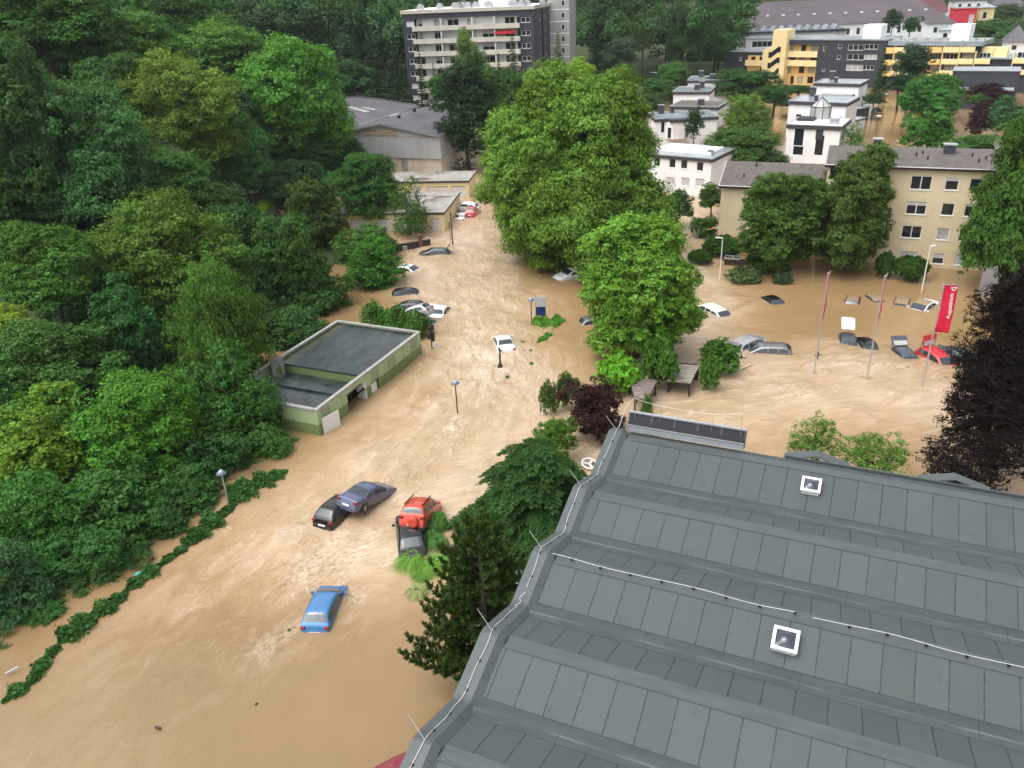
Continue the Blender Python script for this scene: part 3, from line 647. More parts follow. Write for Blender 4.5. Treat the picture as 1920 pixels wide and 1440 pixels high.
# overhanging lower boughs of the copper beech
bt = [o for o in bpy.data.objects if o.get('label', '').startswith('large blackish copper beech')][0]
for cx, cy, rx, ry, dep in ((1842, 790, 72, 62, 47), (1812, 862, 84, 42, 45), (1842, 655, 56, 60, 49), (1868, 740, 72, 60, 47), (1895, 850, 74, 50, 45), (1835, 720, 50, 50, 48), (1850, 580, 40, 50, 50), (1780, 880, 50, 26, 44.5)):
    c = ray(cx, cy, dep); T = TPL['airy'][int(cx) % 2]; o = link('low_bough', T[2], bt); o.location = c-bt.location; o.scale = (rx*dep/F/T[0], rx*dep/F/T[0], ry*dep/F/T[1]*.95); o.rotation_euler = (0, 0, cx); o.color = (*COP, 1)
# ---------------------------------------------------------------- cars
def paint(name, col, rough=.22, metal=.25):
    n = NT(name); f = n.noise(n.obj(), 1.6, 5, .65); dirt = n.mrange(f, .45, .8)
    c = n.mix(n.math('MULTIPLY', dirt, .25 if max(col) > .1 else .07), col, (.3, .22, .13)); n.set(c, n.mrange(f, .3, .8, rough, rough+.25), metal, .5)
    n.b.inputs['Coat Weight'].default_value = .6; n.b.inputs['Coat Roughness'].default_value = .05; return n.mat
PT = dict(blue=paint('blue_paint', (.05, .19, .42)), black=paint('black_paint', (.008, .008, .01), .15), slate=paint('slate_blue_paint', (.075, .095, .17)),
    red=paint('red_paint', (.56, .055, .02)), silver=paint('silver_paint', (.5, .5, .52), .25, .5), white=paint('white_paint', (.72, .72, .72), .25, 0),
    grey=paint('grey_paint', (.075, .085, .1), .2, .4), crimson=paint('crimson_paint', (.2, .012, .025), .2), mud=paint('mud_brown_paint', (.27, .19, .115), .35, 0), dsil=paint('dark_silver_paint', (.2, .2, .2), .22, .5),
    scarlet=paint('scarlet_paint', (.55, .02, .03)), teal=paint('pale_teal_paint', (.3, .5, .55)))
PROF = {  # (L, W, belt, profile of the centre line, x of rear glass a-b, x of windscreen a-b, side glass x range, pillars, axles)
 'hatch': (4.1, 1.72, .93, [(0, .45), (.03, .72), (.10, .93), (.17, 1.0), (.55, 1.38), (.85, 1.46), (1.6, 1.49), (2.15, 1.45), (2.45, 1.37), (3.2, .98), (3.75, .86), (4.0, .72), (4.08, .5), (4.1, .4)], (.22, .58), (2.47, 3.13), (.42, 3.0), (1.42, ), (.75, 3.3)),
 'sedan': (4.55, 1.76, .93, [(0, .45), (.03, .7), (.08, .96), (.16, 1.03), (.72, 1.06), (1.3, 1.36), (1.7, 1.43), (2.3, 1.44), (2.7, 1.38), (3.5, .99), (4.2, .84), (4.42, .72), (4.52, .5), (4.55, .4)], (.78, 1.32), (2.74, 3.42), (.95, 3.25), (1.85, ), (.9, 3.75)),
 'coupe': (4.45, 1.74, .9, [(0, .45), (.03, .68), (.08, .93), (.16, .99), (.75, 1.03), (1.4, 1.31), (1.75, 1.37), (2.15, 1.38), (2.5, 1.32), (3.35, .95), (4.1, .8), (4.32, .68), (4.42, .5), (4.45, .4)], (.8, 1.42), (2.53, 3.28), (1.05, 3.1), (1.75, ), (.85, 3.65)),
 'suv': (4.0, 1.77, 1.1, [(0, .5), (.03, .85), (.07, 1.08), (.13, 1.15), (.3, 1.5), (.5, 1.63), (1.2, 1.68), (1.95, 1.66), (2.3, 1.57), (2.95, 1.14), (3.6, 1.03), (3.85, .85), (3.97, .6), (4.0, .45)], (.16, .33), (2.33, 2.9), (.42, 2.8), (1.35, ), (.72, 3.2)),
 'wagon': (4.7, 1.78, .95, [(0, .45), (.03, .72), (.09, .95), (.15, 1.02), (.5, 1.36), (.8, 1.45), (1.8, 1.48), (2.5, 1.46), (2.85, 1.38), (3.65, 1.0), (4.3, .86), (4.55, .72), (4.67, .5), (4.7, .4)], (.2, .53), (2.88, 3.58), (.4, 3.4), (1.25, 2.1), (.95, 3.85)),
 'van': (4.9, 1.9, 1.2, [(0, .5), (.03, 1.2), (.06, 1.8), (.15, 1.93), (1.5, 1.96), (3.0, 1.94), (3.4, 1.85), (4.1, 1.25), (4.6, 1.1), (4.8, .8), (4.9, .45)], (.07, .12), (3.42, 4.0), (.6, 3.9), (2.1, 3.0), (.9, 4.0)),
}
def car_geo(kind):
    L, W, belt, prof, rg, wsx, sg, pil, ax = PROF[kind]
    px = [p[0] for p in prof]; pz = [p[1] for p in prof]
    def top(x):
        return sum(np.interp(min(max(x+d, 0), L), px, pz)*w for d, w in ((-.06, .25), (0, .5), (.06, .25)))
    def half(x):
        u = abs(2*x/L-1); return W/2*(1-.10*u**3-.12*max(0, u-.9)/.1*.6)
    def sect(x):
        t = float(top(x)); w = half(x); zb = min(belt, t-.03); gh = max(0., t-zb); k = min(1, gh/.3)
        y4 = w*.955-.36*gh-.03*(1-k)
        return [(w*.80, .2), (w*.95, .26), (w, .45+.0*t if t > .6 else .3), (w*.99, max(.32, zb-.10)), (w*.955, zb), (y4+.012, t-.03-.09*k), (y4-.05, t-.012-.02*k), (y4-.22, t), (0, t+.022)]
    return L, W, belt, top, half, sect, rg, wsx, sg, pil, ax
def on_top(sect, x, y):
    s = sect(x); pts = s[5:]
    ys = [p[0] for p in pts][::-1]; zs = [p[1] for p in pts][::-1]
    return float(np.interp(abs(y), ys, zs))
_car = {}
def car_meshes(kind):
    if kind in _car: return _car[kind]
    L, W, belt, top, half, sect, rg, wsx, sg, pil, ax = car_geo(kind); out = {}
    st = np.unique(np.concatenate([np.linspace(0, L, 40), [.02, .05, .09, .13, L-.02, L-.06, rg[0], rg[1], wsx[0], wsx[1]]]))
    mb = MB(); rows = []
    for x in st:
        s = sect(x); rows.append([(x, y, z) for y, z in s]+[(x, -y, z) for y, z in s[::-1][1:]])
    mb.grid(rows); mb.quad(rows[0]); mb.quad(rows[-1][::-1]); out['body'] = mb
    def patch(xa, xb, ins, nx=5, ny=8):
        g = MB(); r = []
        for x in np.linspace(xa, xb, nx):
            s = sect(x); yl = s[6][0]-ins; r.append([(x, y, on_top(sect, x, y)+.016) for y in np.linspace(-yl, yl, ny)])
        g.grid(r); return g
    out['rear_window'] = patch(rg[0], rg[1], .05); out['windscreen'] = patch(wsx[0], wsx[1], .03)
    edges = [sg[0]]+[e for p in pil for e in (p-.045, p+.045)]+[sg[1]]
    side = []
    for i in range(0, len(edges), 2):
        for sgn in (1, -1):
            g = MB(); lo, hi = [], []
            for x in np.linspace(edges[i], edges[i+1], 9):
                s = sect(x); (yb, zb), (yt, zt) = s[4], s[5]; z0 = zb+.035; z1 = max(z0+.002, zt-.035)
                fy = lambda z: (yb+(yt-yb)*(z-zb)/max(zt-zb, .01))+.014
                lo.append((x, sgn*fy(z0), z0)); hi.append((x, sgn*fy(z1), z1))
            g.grid([lo, hi] if sgn < 0 else [hi, lo]); side.append(g)
    out['side'] = side
    me = {k: v.mesh(k, M['car_glass'], k == 'body') for k, v in out.items() if k != 'side'}
    _car[kind] = (me, [g.mesh('side_window', M['car_glass']) for g in side]); return _car[kind]
def wheel_mesh():
    mb = MB(); r = .31
    for k in (-1, 1): pass
    mb.tube([(0, -.1, 0), (0, -.085, 0), (0, .085, 0), (0, .1, 0)], [r-.03, r, r, r-.03], 24); t = mb.mesh('tyre', M['rubber'], True)
    mb = MB(); mb.tube([(0, -.112, 0), (0, .112, 0)], [.075, .075], 14)
    for k in range(5):
        a = k*2*math.pi/5; mb.bar((.05*math.cos(a), 0, .05*math.sin(a)), (.215*math.cos(a), 0, .215*math.sin(a)), .07, .222)
    mb.tube([(0, -.108, 0), (0, .108, 0)], [.205, .205], 20, cap=False); mb.tube([(0, -.106, 0), (0, .106, 0)], [.232, .232], 20, cap=False)
    return t, mb.mesh('rim', M['rim'])
TYRE, RIM = wheel_mesh()
def car(kind, paint_, label, px, py, zr, heading, pitch=0., roll=0., wheels=(), group='cars in the flood', roof=None, rear=True, front=True, hatch=None, mirror=True, plate=True, spare=False, scale=1., stripe=None):
    """px,py,zr: where the middle of the roof is; heading: degrees right of the viewing axis; pitch > 0: nose down"""
    me, side = car_meshes(kind); L, W, belt, top, half, sect, rg, wsx, sg, pil, ax = car_geo(kind)
    rx = (rg[1]+wsx[0])/2; loc = at(px, py, zr)
    if isinstance(heading, tuple):
        a, b = at(*heading[0], zr), at(*heading[1], zr); heading = math.degrees(math.atan2(b.x-a.x, b.y-a.y))
    h = math.radians(heading)
    rot = Euler((math.radians(roll), math.radians(pitch), math.pi/2-h), 'XYZ').to_matrix().to_4x4()
    off = rot @ Vector((rx, 0, float(top(rx))))*scale
    root = thing('car', label, 'car', loc-off, 0, group); root.rotation_euler = rot.to_euler(); root.scale = (scale, )*3
    pm = PT[paint_]
    b = link('body', me['body'].copy(), root); b.data.materials.clear(); b.data.materials.append(pm)
    sb = b.modifiers.new('smooth', 'SUBSURF'); sb.levels = sb.render_levels = 1
    link('windscreen', me['windscreen'], root)
    if not hatch: link('rear_window', me['rear_window'], root)
    for s in side: link('side_window', s, root)
    if roof:
        g = MB(); r = []
        for x in np.linspace(rg[1]+.02, wsx[0]-.02, 8):
            yl = sect(x)[6][0]-.02; r.append([(x, y, on_top(sect, x, y)+.02) for y in np.linspace(-yl, yl, 7)])
        g.grid(r); tag(g.build('roof_panel', PT[roof], root, True), 'roof panel of mud brown colour' if roof == 'mud' else 'roof panel of another shade')  # separate panel in its own colour laid over the roof skin
    zl = belt-.02
    if rear:
        for s in (-1, 1):
            mb = MB(); yy = half(.08)-.13
            mb.box(-.012, .17, s*yy-.115, s*yy+.115, zl-.16, zl-.01 if kind != 'suv' else zl+.02); mb.build('tail_light', M['red_lamp'], root, bevel=.03)
        if plate:
            MB().box(-.022, .0, -.26, .26, .52, .63).build('number_plate', M['plate'], root)
        MB().box(-.045, .1, -half(.1)*.93, half(.1)*.93, .36, .47).build('bumper', M['black'] if kind == 'suv' else pm, root, bevel=.03)
    if front:
        for s in (-1, 1):
            yy = half(L-.2)-.16; MB().box(L-.32, L-.05, s*yy-.14, s*yy+.14, .62, .72).build('headlight', M['clear_lamp'], root, bevel=.03)
        MB().box(L-.07, L+.01, -.42, .42, .5, .6).build('grille', M['black'], root, bevel=.02)
    if mirror:
        for s in (-1, 1):
            mb = MB(); y = half(wsx[1]-.25); mb.box(wsx[1]-.38, wsx[1]-.24, s*(y+.0)-.0, s*(y+.19), belt+.02, belt+.15); mb.build('mirror', pm, root, bevel=.03)
    for (a, s) in wheels:
        x = ax[0] if a == 'r' else ax[1]; y = s*(half(x)-.085)
        w = link('wheel', TYRE, root); w.location = (x, y, .31); r = link('rim', RIM, w)
        mb = MB(); mb.tube([(x, s*(half(x)-.06), .33), (x, s*(half(x)+.006), .33)], .375, 24); mb.build('wheel_arch', M['black'], root)
    if spare:
        mb = MB(); mb.tube([(-.2, -.12, .78), (-.19, -.12, .78), (-.05, -.12, .78), (.02, -.12, .78)], [.27, .32, .34, .34], 24); mb.build('spare_wheel_cover', pm, root, True, .02)
        MB().box(-.05, .3, -.84, .84, .28, .42).build('underbody', M['black'], root)
        for y in (-.55, .55): MB().box(.4, 2.3, y-.03, y+.03, 1.67, 1.72).build('roof_rail', M['black'], root)
    if hatch is not None:      # raised tailgate, hinged at the rear edge of the roof
        hz = float(top(rg[1])); g = MB(); ln = 1.0; wv = half(.3)*.86; a = math.radians(hatch)
        d = Vector((-math.cos(a), 0, math.sin(a))); nrm = Vector((math.sin(a), 0, math.cos(a)))
        o_ = Vector((rg[1]-.02, 0, hz+.03)); P_ = lambda u, y, k=0.: tuple(o_+d*u+Vector((0, y, 0))+nrm*k)
        g.quad([P_(0, -wv*.85), P_(0, wv*.85), P_(.5, wv), P_(ln, wv*.96), P_(ln, -wv*.96), P_(.5, -wv)]); g.quad([P_(0, -wv*.85, .06), P_(.5, -wv, .07), P_(ln, -wv*.96, .06), P_(ln, wv*.96, .06), P_(.5, wv, .07), P_(0, wv*.85, .06)])
        e = [(0, .85), (.5, 1), (ln, .96)]
        for (u0, k0), (u1, k1) in zip(e[:-1], e[1:]):
            for s in (-1, 1): g.quad([P_(u0, s*k0*wv), P_(u1, s*k1*wv), P_(u1, s*k1*wv, .07), P_(u0, s*k0*wv, .06)])
        g.quad([P_(ln, -wv*.96), P_(ln, wv*.96), P_(ln, wv*.96, .06), P_(ln, -wv*.96, .06)]); tg = g.build('tailgate', pm, root)
        w2 = MB(); w2.quad([P_(.06, -wv*.78, -.012), P_(.5, -wv*.86, -.012), P_(.5, wv*.86, -.012), P_(.06, wv*.78, -.012)]); w2.quad([P_(.06, -wv*.78, .085), P_(.06, wv*.78, .085), P_(.5, wv*.86, .085), P_(.5, -wv*.86, .085)])
        w2.build('pane', M['curtain'], tg)
        mb = MB()
        for s in (-1, 1): mb.bar((rg[0]+.1, s*wv*.9, belt+.08), P_(.45, s*wv*.9), .04)
        mb.build('strut', M['black'], root)
        mb = MB(); r = [[(x, y, on_top(sect, x, y)+.02) for y in np.linspace(-sect(x)[6][0]+.05, sect(x)[6][0]-.05, 5)] for x in np.linspace(rg[0]-.05, rg[1], 4)]
        mb.grid(r); mb.build('boot_opening', M['black'], root)
    mb = MB(); rxx = rg[1]+.2; z = float(top(rxx)); mb.tube([(rxx, 0, z), (rxx-.16, 0, z+.24)], [.012, .006], 5); mb.build('antenna', M['black'], root)
    return root
car('hatch', 'blue', 'blue hatchback drifting alone nearest the camera, water up to its windows', 602, 1125, .78, 5, 5, 0, front=False)
car('hatch', 'black', 'black hatchback carrying the nose of the slate blue coupe', 628, 939, 1.0, 26, 5, -2, front=False, wheels=(('f', -1), ))
car('coupe', 'slate', 'slate blue coupe riding up on the black hatchback with its tail raised', 688, 908, 1.42, 30, 16, 2, wheels=(('r', -1), ), front=False)
car('suv', 'red', 'orange red off-roader with a spare wheel on its back, tail raised', 783, 938, 1.75, 11, 17, 0, wheels=(('r', -1), ('r', 1)), spare=True, front=False)
car('sedan', 'black', 'black saloon half sunk among ornamental grass under the red off-roader', 769, 992, 1.0, -9, -3, 0, front=False)
car('hatch', 'silver', 'silver hatchback tipped nose down with its rear wheel in the air', 778, 572, 1.75, -72, 19, 6, wheels=(('r', 1), ), front=False)
car('sedan', 'white', 'white saloon sunk to its roof right of the tipped silver hatchback', 824, 575, .5, 14, 2, 0, front=False)
car('sedan', 'grey', 'grey saloon sunk to its roof in front of the tipped silver hatchback', 798, 597, .32, 150, 0, 0, rear=False)
car('hatch', 'black', 'black car mostly hidden behind the tipped silver hatchback', 768, 565, 1.15, -80, 6, 0, front=False)
car('hatch', 'white', 'white car roof in the water behind the silver hatchback', 808, 572, .3, -70, 0, 0, front=False, rear=False, mirror=False)
car('hatch', 'black', 'black car under the branches above the floating pile', 757, 541, .5, 80, 0, 0, rear=False)
car('sedan', 'white', 'white car sunk to its windscreen under the bushy tree', 762, 497, .35, 118, 0, 0, rear=False)
car('hatch', 'grey', 'dark hatchback floating with raised tailgate beside the low brick wall', 823, 465, .75, -85, -4, 0, hatch=60, front=False)
car('wagon', 'white', 'white estate car stranded under the huge plane tree', 1084, 500, .92, -118, 0, 0, rear=False)
car('sedan', 'white', 'white saloon drifting alone in the open water behind the post', 944, 631, .6, -9, 4, 0, front=False)
car('hatch', 'dsil', 'dark car roof showing beside the lime green maple', 1112, 594, .42, 80, 0, 0, rear=False, front=False)
car('wagon', 'white', 'white car sunk to its roof right of the lime green maple', 1340, 574, .42, ((1331.1, 569.8), (1352.8, 579.9)), 2, 0, rear=False)
car('sedan', 'black', 'black car roof, left one of the far row in the car park', 1449, 557, .32, ((1439.5, 551.9), (1458.4, 563)), 0, 0, rear=False)
car('hatch', 'crimson', 'dark red hatchback with mud brown roof in the far row', 1600, 557, .32, ((1597.2, 564.8), (1601.6, 551.7)), 2, 0, front=False, roof='mud', mirror=False)
car('hatch', 'grey', 'dark car sunk to its mud brown roof behind the middle flagpole', 1641, 556, .2, ((1632.9, 552.4), (1647.5, 561.9)), 0, 0, rear=False, roof='mud', mirror=False)
car('wagon', 'grey', 'mud brown car roof between middle flagpole and red flag', 1692, 561, .2, ((1694.9, 556), (1690.5, 568.4)), 0, 0, rear=False, roof='mud', mirror=False)
car('sedan', 'white', 'white saloon with mud brown roof behind the red flag', 1732, 565, .48, ((1740.8, 561.9), (1723.3, 572.1)), 2, 0, rear=False, roof='mud')
car('van', 'white', 'flat white van roof just above the water', 1591, 604, .1, ((1592, 613), (1591.8, 596.6)), 0, 0, rear=False, front=False, mirror=False)
car('hatch', 'grey', 'dark grey hatchback facing the camera in front of the white van roof', 1591, 630, .4, ((1590.6, 627.5), (1593.5, 645)), 3, 0, rear=False)
car('sedan', 'black', 'black car sunk to its windows left of the middle flagpole base', 1629, 642, .28, ((1627.8, 634.8), (1637.3, 650.8)), 4, 0, rear=False)
car('hatch', 'grey', 'dark hatchback with raised tailgate left of the scarlet car', 1699, 657, .38, ((1688.3, 647.9), (1705.8, 664)), 3, 0, hatch=35, rear=False)
car('hatch', 'scarlet', 'scarlet hatchback with its tailgate standing open', 1757, 657, .76, ((1739.3, 647.9), (1774.3, 665.4)), 7, 0, hatch=78, rear=False)
car('sedan', 'grey', 'dark blue saloon half hidden by the copper beech', 1795, 653, .6, ((1768.5, 647.9), (1819.5, 664)), 0, 0, rear=False)
car('wagon', 'silver', 'silver estate car with open rear end behind the rounded bush', 1397, 634, .6, ((1386.7, 638.2), (1407, 628.7)), 0, 0, hatch=12, front=False)
car('wagon', 'dsil', 'dark silver estate car lying broadside beside the silver estate', 1449, 645, .62, ((1476, 647), (1421.9, 643.6)), 3, 0, rear=False)
car('hatch', 'scarlet', 'small red car wedged between two white cars near the garages', 884, 388, 1.1, 12, 4, 0, front=False, group='cars piled up by the garages')
car('hatch', 'white', 'white car sunk to its windows in front of the yellow garage wall', 865, 399, .7, 12, 4, 0, front=False, group='cars piled up by the garages')
car('hatch', 'white', 'white car lying askew behind the small red car', 880, 379, 1.5, -72, -6, 0, front=False, wheels=(('f', 1), ), group='cars piled up by the garages')
car('hatch', 'crimson', 'crimson car cut off by the lower picture edge beside the hall', 742, 1440, .75, 60, 0, 0)
FR = 'cars drifting on the far road'
car('wagon', 'grey', 'dark estate car nearest on the far flooded road', 1178, 161, 1.0, 95, 0, 0, group=FR, rear=False)
car('hatch', 'white', 'white car beside the dark estate on the far road', 1193, 160, .9, 80, 0, 0, group=FR, rear=False)
car('hatch', 'blue', 'blue car on the far flooded road', 1211, 152.5, 1.0, 70, 0, 0, group=FR, rear=False)
car('hatch', 'crimson', 'dark red car behind the blue car on the far road', 1201, 147, 1.0, 60, 0, 0, group=FR, rear=False)
car('hatch', 'scarlet', 'bright red car before the pale teal van on the far road', 1219, 141.5, .7, 70, 0, 0, group=FR, rear=False)
car('wagon', 'teal', 'pale teal car at the end of the far flooded road', 1226, 135, 1.3, 120, 0, 0, group=FR, rear=False)
car('van', 'white', 'white van between the trees of the wood', 468, 342, 2.2, 60, 0, 0, group='vans in the gap of the wood', rear=False)
car('van', 'white', 'second white van half hidden in the wood left of the first', 440, 338, 2.2, 70, 0, 0, group='vans in the gap of the wood', rear=False)
car('wagon', 'teal', 'pale blue car between the young pine and the hall gable', 978, 1085, .5, 25, 0, 0)
# ---------------------------------------------------------------- buildings
class Frame:
    """facade frame: local x runs along the facade, y into the building, z up (0 = water level)"""
    def __init__(s, A, B):
        s.A = Vector((A[0], A[1], 0)); d = Vector((B[0]-A[0], B[1]-A[1], 0)); s.L = d.length; s.d = d.normalized(); s.n = Vector((-s.d.y, s.d.x, 0)); s.rz = math.atan2(s.d.y, s.d.x)
    def uv(s, px, py, yo=0.):
        o = Vector((0, 0, H)); r = ray(px, py, 1.)-o; a = s.A+s.n*yo
        t = (a-o).dot(s.n)/r.dot(s.n); q = o+r*t
        return (q-s.A).dot(s.d), q.z
    def x(s, px, py, yo=0.): return s.uv(px, py, yo)[0]
    def loc(s, p): q = Vector((p[0], p[1], 0))-s.A; return q.dot(s.d), q.dot(s.n)
def facade(mb, o, du, L, z0, z1, holes, m=0, rev=.16, mr=None):
    """wall face from local point o along du with real openings (x0,x1,z0,z1) and their reveals"""
    o = Vector(o); du = Vector(du); nin = Vector((-du.y, du.x, 0)); P_ = lambda x, z, k=0.: tuple(o+du*x+nin*k+Vector((0, 0, z)))
    hs = [(max(0, a), min(L, b), max(z0, c), min(z1, d)) for a, b, c, d in holes if b > 0 and a < L and d > z0 and c < z1]
    X = sorted({0, L, *[h[0] for h in hs], *[h[1] for h in hs]}); Z = sorted({z0, z1, *[h[2] for h in hs], *[h[3] for h in hs]})
    for i in range(len(X)-1):
        for j in range(len(Z)-1):
            cx, cz = (X[i]+X[i+1])/2, (Z[j]+Z[j+1])/2
            if any(a < cx < b and c < cz < d for a, b, c, d in hs): continue
            mb.quad([P_(X[i], Z[j]), P_(X[i+1], Z[j]), P_(X[i+1], Z[j+1]), P_(X[i], Z[j+1])], m)
    mr = m if mr is None else mr
    for a, b, c, d in hs:
        mb.quad([P_(a, c), P_(b, c), P_(b, c, rev), P_(a, c, rev)], mr); mb.quad([P_(a, d, rev), P_(b, d, rev), P_(b, d), P_(a, d)], mr)
        mb.quad([P_(a, c), P_(a, c, rev), P_(a, d, rev), P_(a, d)], mr); mb.quad([P_(b, c, rev), P_(b, c), P_(b, d), P_(b, d, rev)], mr)
def window(parent, o, du, x0, x1, z0, z1, kind='dark', mull=0, fr='frame', rev=.12, sill=True, blind=0.):
    o = Vector(o); du = Vector(du); nin = Vector((-du.y, du.x, 0)); b = .07
    def bx(mb, a0, a1, c0, c1, k0, k1):
        n = len(mb.v); mb.v += [tuple(o+du*a+nin*k+Vector((0, 0, c))) for c in (c0, c1) for a, k in ((a0, k0), (a1, k0), (a1, k1), (a0, k1))]
        for q in ((0, 3, 2, 1), (4, 5, 6, 7), (0, 1, 5, 4), (1, 2, 6, 5), (2, 3, 7, 6), (3, 0, 4, 7)): mb.f.append(tuple(n+i for i in q)); mb.m.append(0)
    f = MB(); k0, k1 = rev-.06, rev+.02
    bx(f, x0, x1, z0, z0+b, k0, k1); bx(f, x0, x1, z1-b, z1, k0, k1); bx(f, x0, x0+b, z0+b, z1-b, k0, k1); bx(f, x1-b, x1, z0+b, z1-b, k0, k1)
    for i in range(mull):
        c = x0+(x1-x0)*(i+1)/(mull+1); bx(f, c-.05, c+.05, z0+b, z1-b, k0, k1)
    if sill: bx(f, x0-.06, x1+.06, z0-.06, z0-.003, -.06, k1)
    w = f.build('window', M[fr], parent)
    p = MB(); bx(p, x0+b, x1-b, z0+b, z1-b, rev-.02, rev); p.build('pane', M[{'dark': 'glass', 'curtain': 'curtain', 'blind': 'blind'}[kind]], w)
    if blind:
        p = MB(); bx(p, x0+b, x1-b, z1-b-(z1-z0-2*b)*blind, z1-b, rev-.05, rev-.028); p.build('shutter', M['blind'], w)
FRONT = ((0, 0, 0), (1, 0, 0))
def building(name, label, cat, fr, group=None):
    return thing(name, label, cat, fr.A, fr.rz, group)
def wall_shell(fr_L, D, z0, z1, holes, mats, root, name='wall', mi=0, left=(), right=(), top=True, rev=.16, mr=None):
    mb = MB(); facade(mb, (0, 0, 0), (1, 0, 0), fr_L, z0, z1, holes, mi, rev, mr)
    facade(mb, (fr_L, 0, 0), (0, 1, 0), D, z0, z1, right, mi, rev, mr); facade(mb, (fr_L, D, 0), (-1, 0, 0), fr_L, z0, z1, (), mi); facade(mb, (0, D, 0), (0, -1, 0), D, z0, z1, left, mi, rev, mr)
    if top: mb.quad([(0, 0, z1-.05), (fr_L, 0, z1-.05), (fr_L, D, z1-.05), (0, D, z1-.05)], mi)
    # dark rooms behind the openings
    mb.box(.35, fr_L-.35, .45, .5, z0, z1-.1, len(mats)-1)
    return mb.build(name, mats, root)
def rects(fr, L_, yo=0.):
    """[(px,py,w,h,kind,mull,blind)] -> local rectangles"""
    r = []
    for a in L_:
        x, z = fr.uv(a[0], a[1], yo); r.append((x-a[2]/2, x+a[2]/2, z-a[3]/2, z+a[3]/2))
    return r
# --- cream flats (two staggered parts)
M['cream'] = plain('cream_render', (.68, .575, .375), .85, .12, .35, streak=.22)
M['tiles'] = plain('weathered_roof_tiles', (.115, .098, .088), .85, .4, 1.4)
M['brown_board'] = plain('dark_red_fascia', (.06, .022, .02), .6, .2)
fb0 = Vector((44, 83.9, 0)); fd = Vector((math.cos(math.radians(-22.8)), math.sin(math.radians(-22.8)), 0))
fb = Frame(fb0, fb0+fd); xa, xb = fb.x(1541, 400), fb.x(1868, 400)
fb = Frame(fb0+fd*xa, fb0+fd*xb)
W_ = [(1727, 343, 2.0, 1.45, 'dark', 1), (1785, 345, 1.25, 1.3, 'dark', 0, .25), (1831, 347, 1.25, 1.3, 'dark', 0), (1657, 339, 1.25, 1.3, 'dark', 0), (1595, 333, 1.25, 1.3, 'curtain', 0),
      (1718, 390, 1.95, 1.4, 'dark', 1, .3), (1777, 393, 1.2, 1.3, 'dark', 0), (1821, 395, 1.25, 1.3, 'dark', 0, .15), (1652, 386, 1.25, 1.3, 'dark', 0),
      (1709, 435, 1.95, 1.35, 'dark', 1), (1768, 439, 1.2, 1.3, 'curtain', 0), (1810, 442, 1.2, 1.3, 'dark', 0),
      (1702, 482, 1.8, 1.3, 'blind', 0), (1759, 485, 1.15, 1.2, 'dark', 0, .45), (1801, 487, 1.2, 1.3, 'blind', 0)]
E1 = 10.75; Hs = rects(fb, W_)
lx = fb.x(1578, 330); log_ = [(.3, lx, z, z+1.9) for z in (.6, 3.3, 6.1, 8.6)]
fl = building('apartment_house', 'cream rendered apartment house of two staggered parts behind the lindens', 'apartment house', fb)
wall_shell(fb.L, 10.5, -2, E1, Hs+log_, [M['cream'], M['dark_brown']], fl)
for h, a in zip(Hs, W_): window(fl, *FRONT, *h, kind=a[4], mull=a[5], blind=a[6] if len(a) > 6 else 0)
for z in (.6, 3.3, 6.1, 8.6): MB().box(.2, lx+.1, -.5, -.38, z-.2, z+.55).box(.2, lx+.1, -.5, .15, z-.32, z-.2).build('balcony', M['cream'], fl)
def gable_roof(root, L, D, e, r, ov, mats, name='roof', left_ov=.35, right_ov=.35, ridge=.5):
    mb = MB(); x0, x1 = -left_ov, L+right_ov; s = (r-e)/(D*ridge+ov)
    for k in (0, 1):
        y0, y1 = (-ov, D*ridge) if k == 0 else (D+ov, D*ridge)
        for dz, mi in ((0, 0), (-.16, 0)):
            pts = [(x0, y0, e+dz), (x1, y0, e+dz), (x1, y1, r+dz), (x0, y1, r+dz)]; mb.quad(pts if (k == 0) == (dz == 0) else pts[::-1], mi)
        mb.box(x0, x1, y0-.03 if k == 0 else y0, y0 if k == 0 else y0+.03, e-.3, e+.0, 1)
    for x, s_ in ((x0, -1), (x1, 1)):
        for (ya, za), (yb, zb) in (((-ov, e), (D*ridge, r)), ((D*ridge, r), (D+ov, e))):
            mb.quad([(x, ya, za-.16), (x, yb, zb-.16), (x, yb, zb+.03), (x, ya, za+.03)], 2); mb.quad([(x-s_*.15, ya, za+.03), (x, ya, za+.03), (x, yb, zb+.03), (x-s_*.15, yb, zb+.03)], 2)
    rf = mb.build(name, mats, root)
    g = MB(); g.tube([(x0, -ov-.09, e-.02), (x1, -ov-.09, e-.02)], .07, 8); g.build('gutter', M['alu'], rf)
    return rf
r1 = fb.uv(1690, 281, 5.2)[1]
rf = gable_roof(fl, fb.L, 10.5, E1, r1, .4, [M['tiles'], M['brown_board'], M['alu']])
for px, py, w, h in ((1778, 287, 1.1, 1.5), (1644, 270, .8, 1.0)):
    x, z = fb.uv(px, py+6, 4.6); c = MB().box(x-w/2, x+w/2, 4.2, 5.0, z-1.2, z+h*.7, 0).box(x-w/2-.12, x+w/2+.12, 4.08, 5.12, z+h*.7+.18, z+h*.7+.27, 1)
    for sx in (-1, 1): c.box(x+sx*w*.4-.06, x+sx*w*.4+.06, 4.3, 4.9, z+h*.7, z+h*.7+.18, 1)
    c.build('chimney', [M['fascia'], M['alu']], rf)
for px, py in ((1719, 296), (1733, 289), (1738, 307), (1827, 293), (1850, 301), (1833, 311)):
    for yo in (2.,):
        x, _ = fb.uv(px, py, yo); yy = .3+(325-py)/45*4.6; zz = E1+(r1-E1)*(yy+.4)/5.65; MB().tube([(x, yy, zz-.1), (x, yy, zz+.38)], [.07, .09], 8).build('roof_vent', M['black'], rf)
dx, dz = fb.uv(1887, 272, 5)
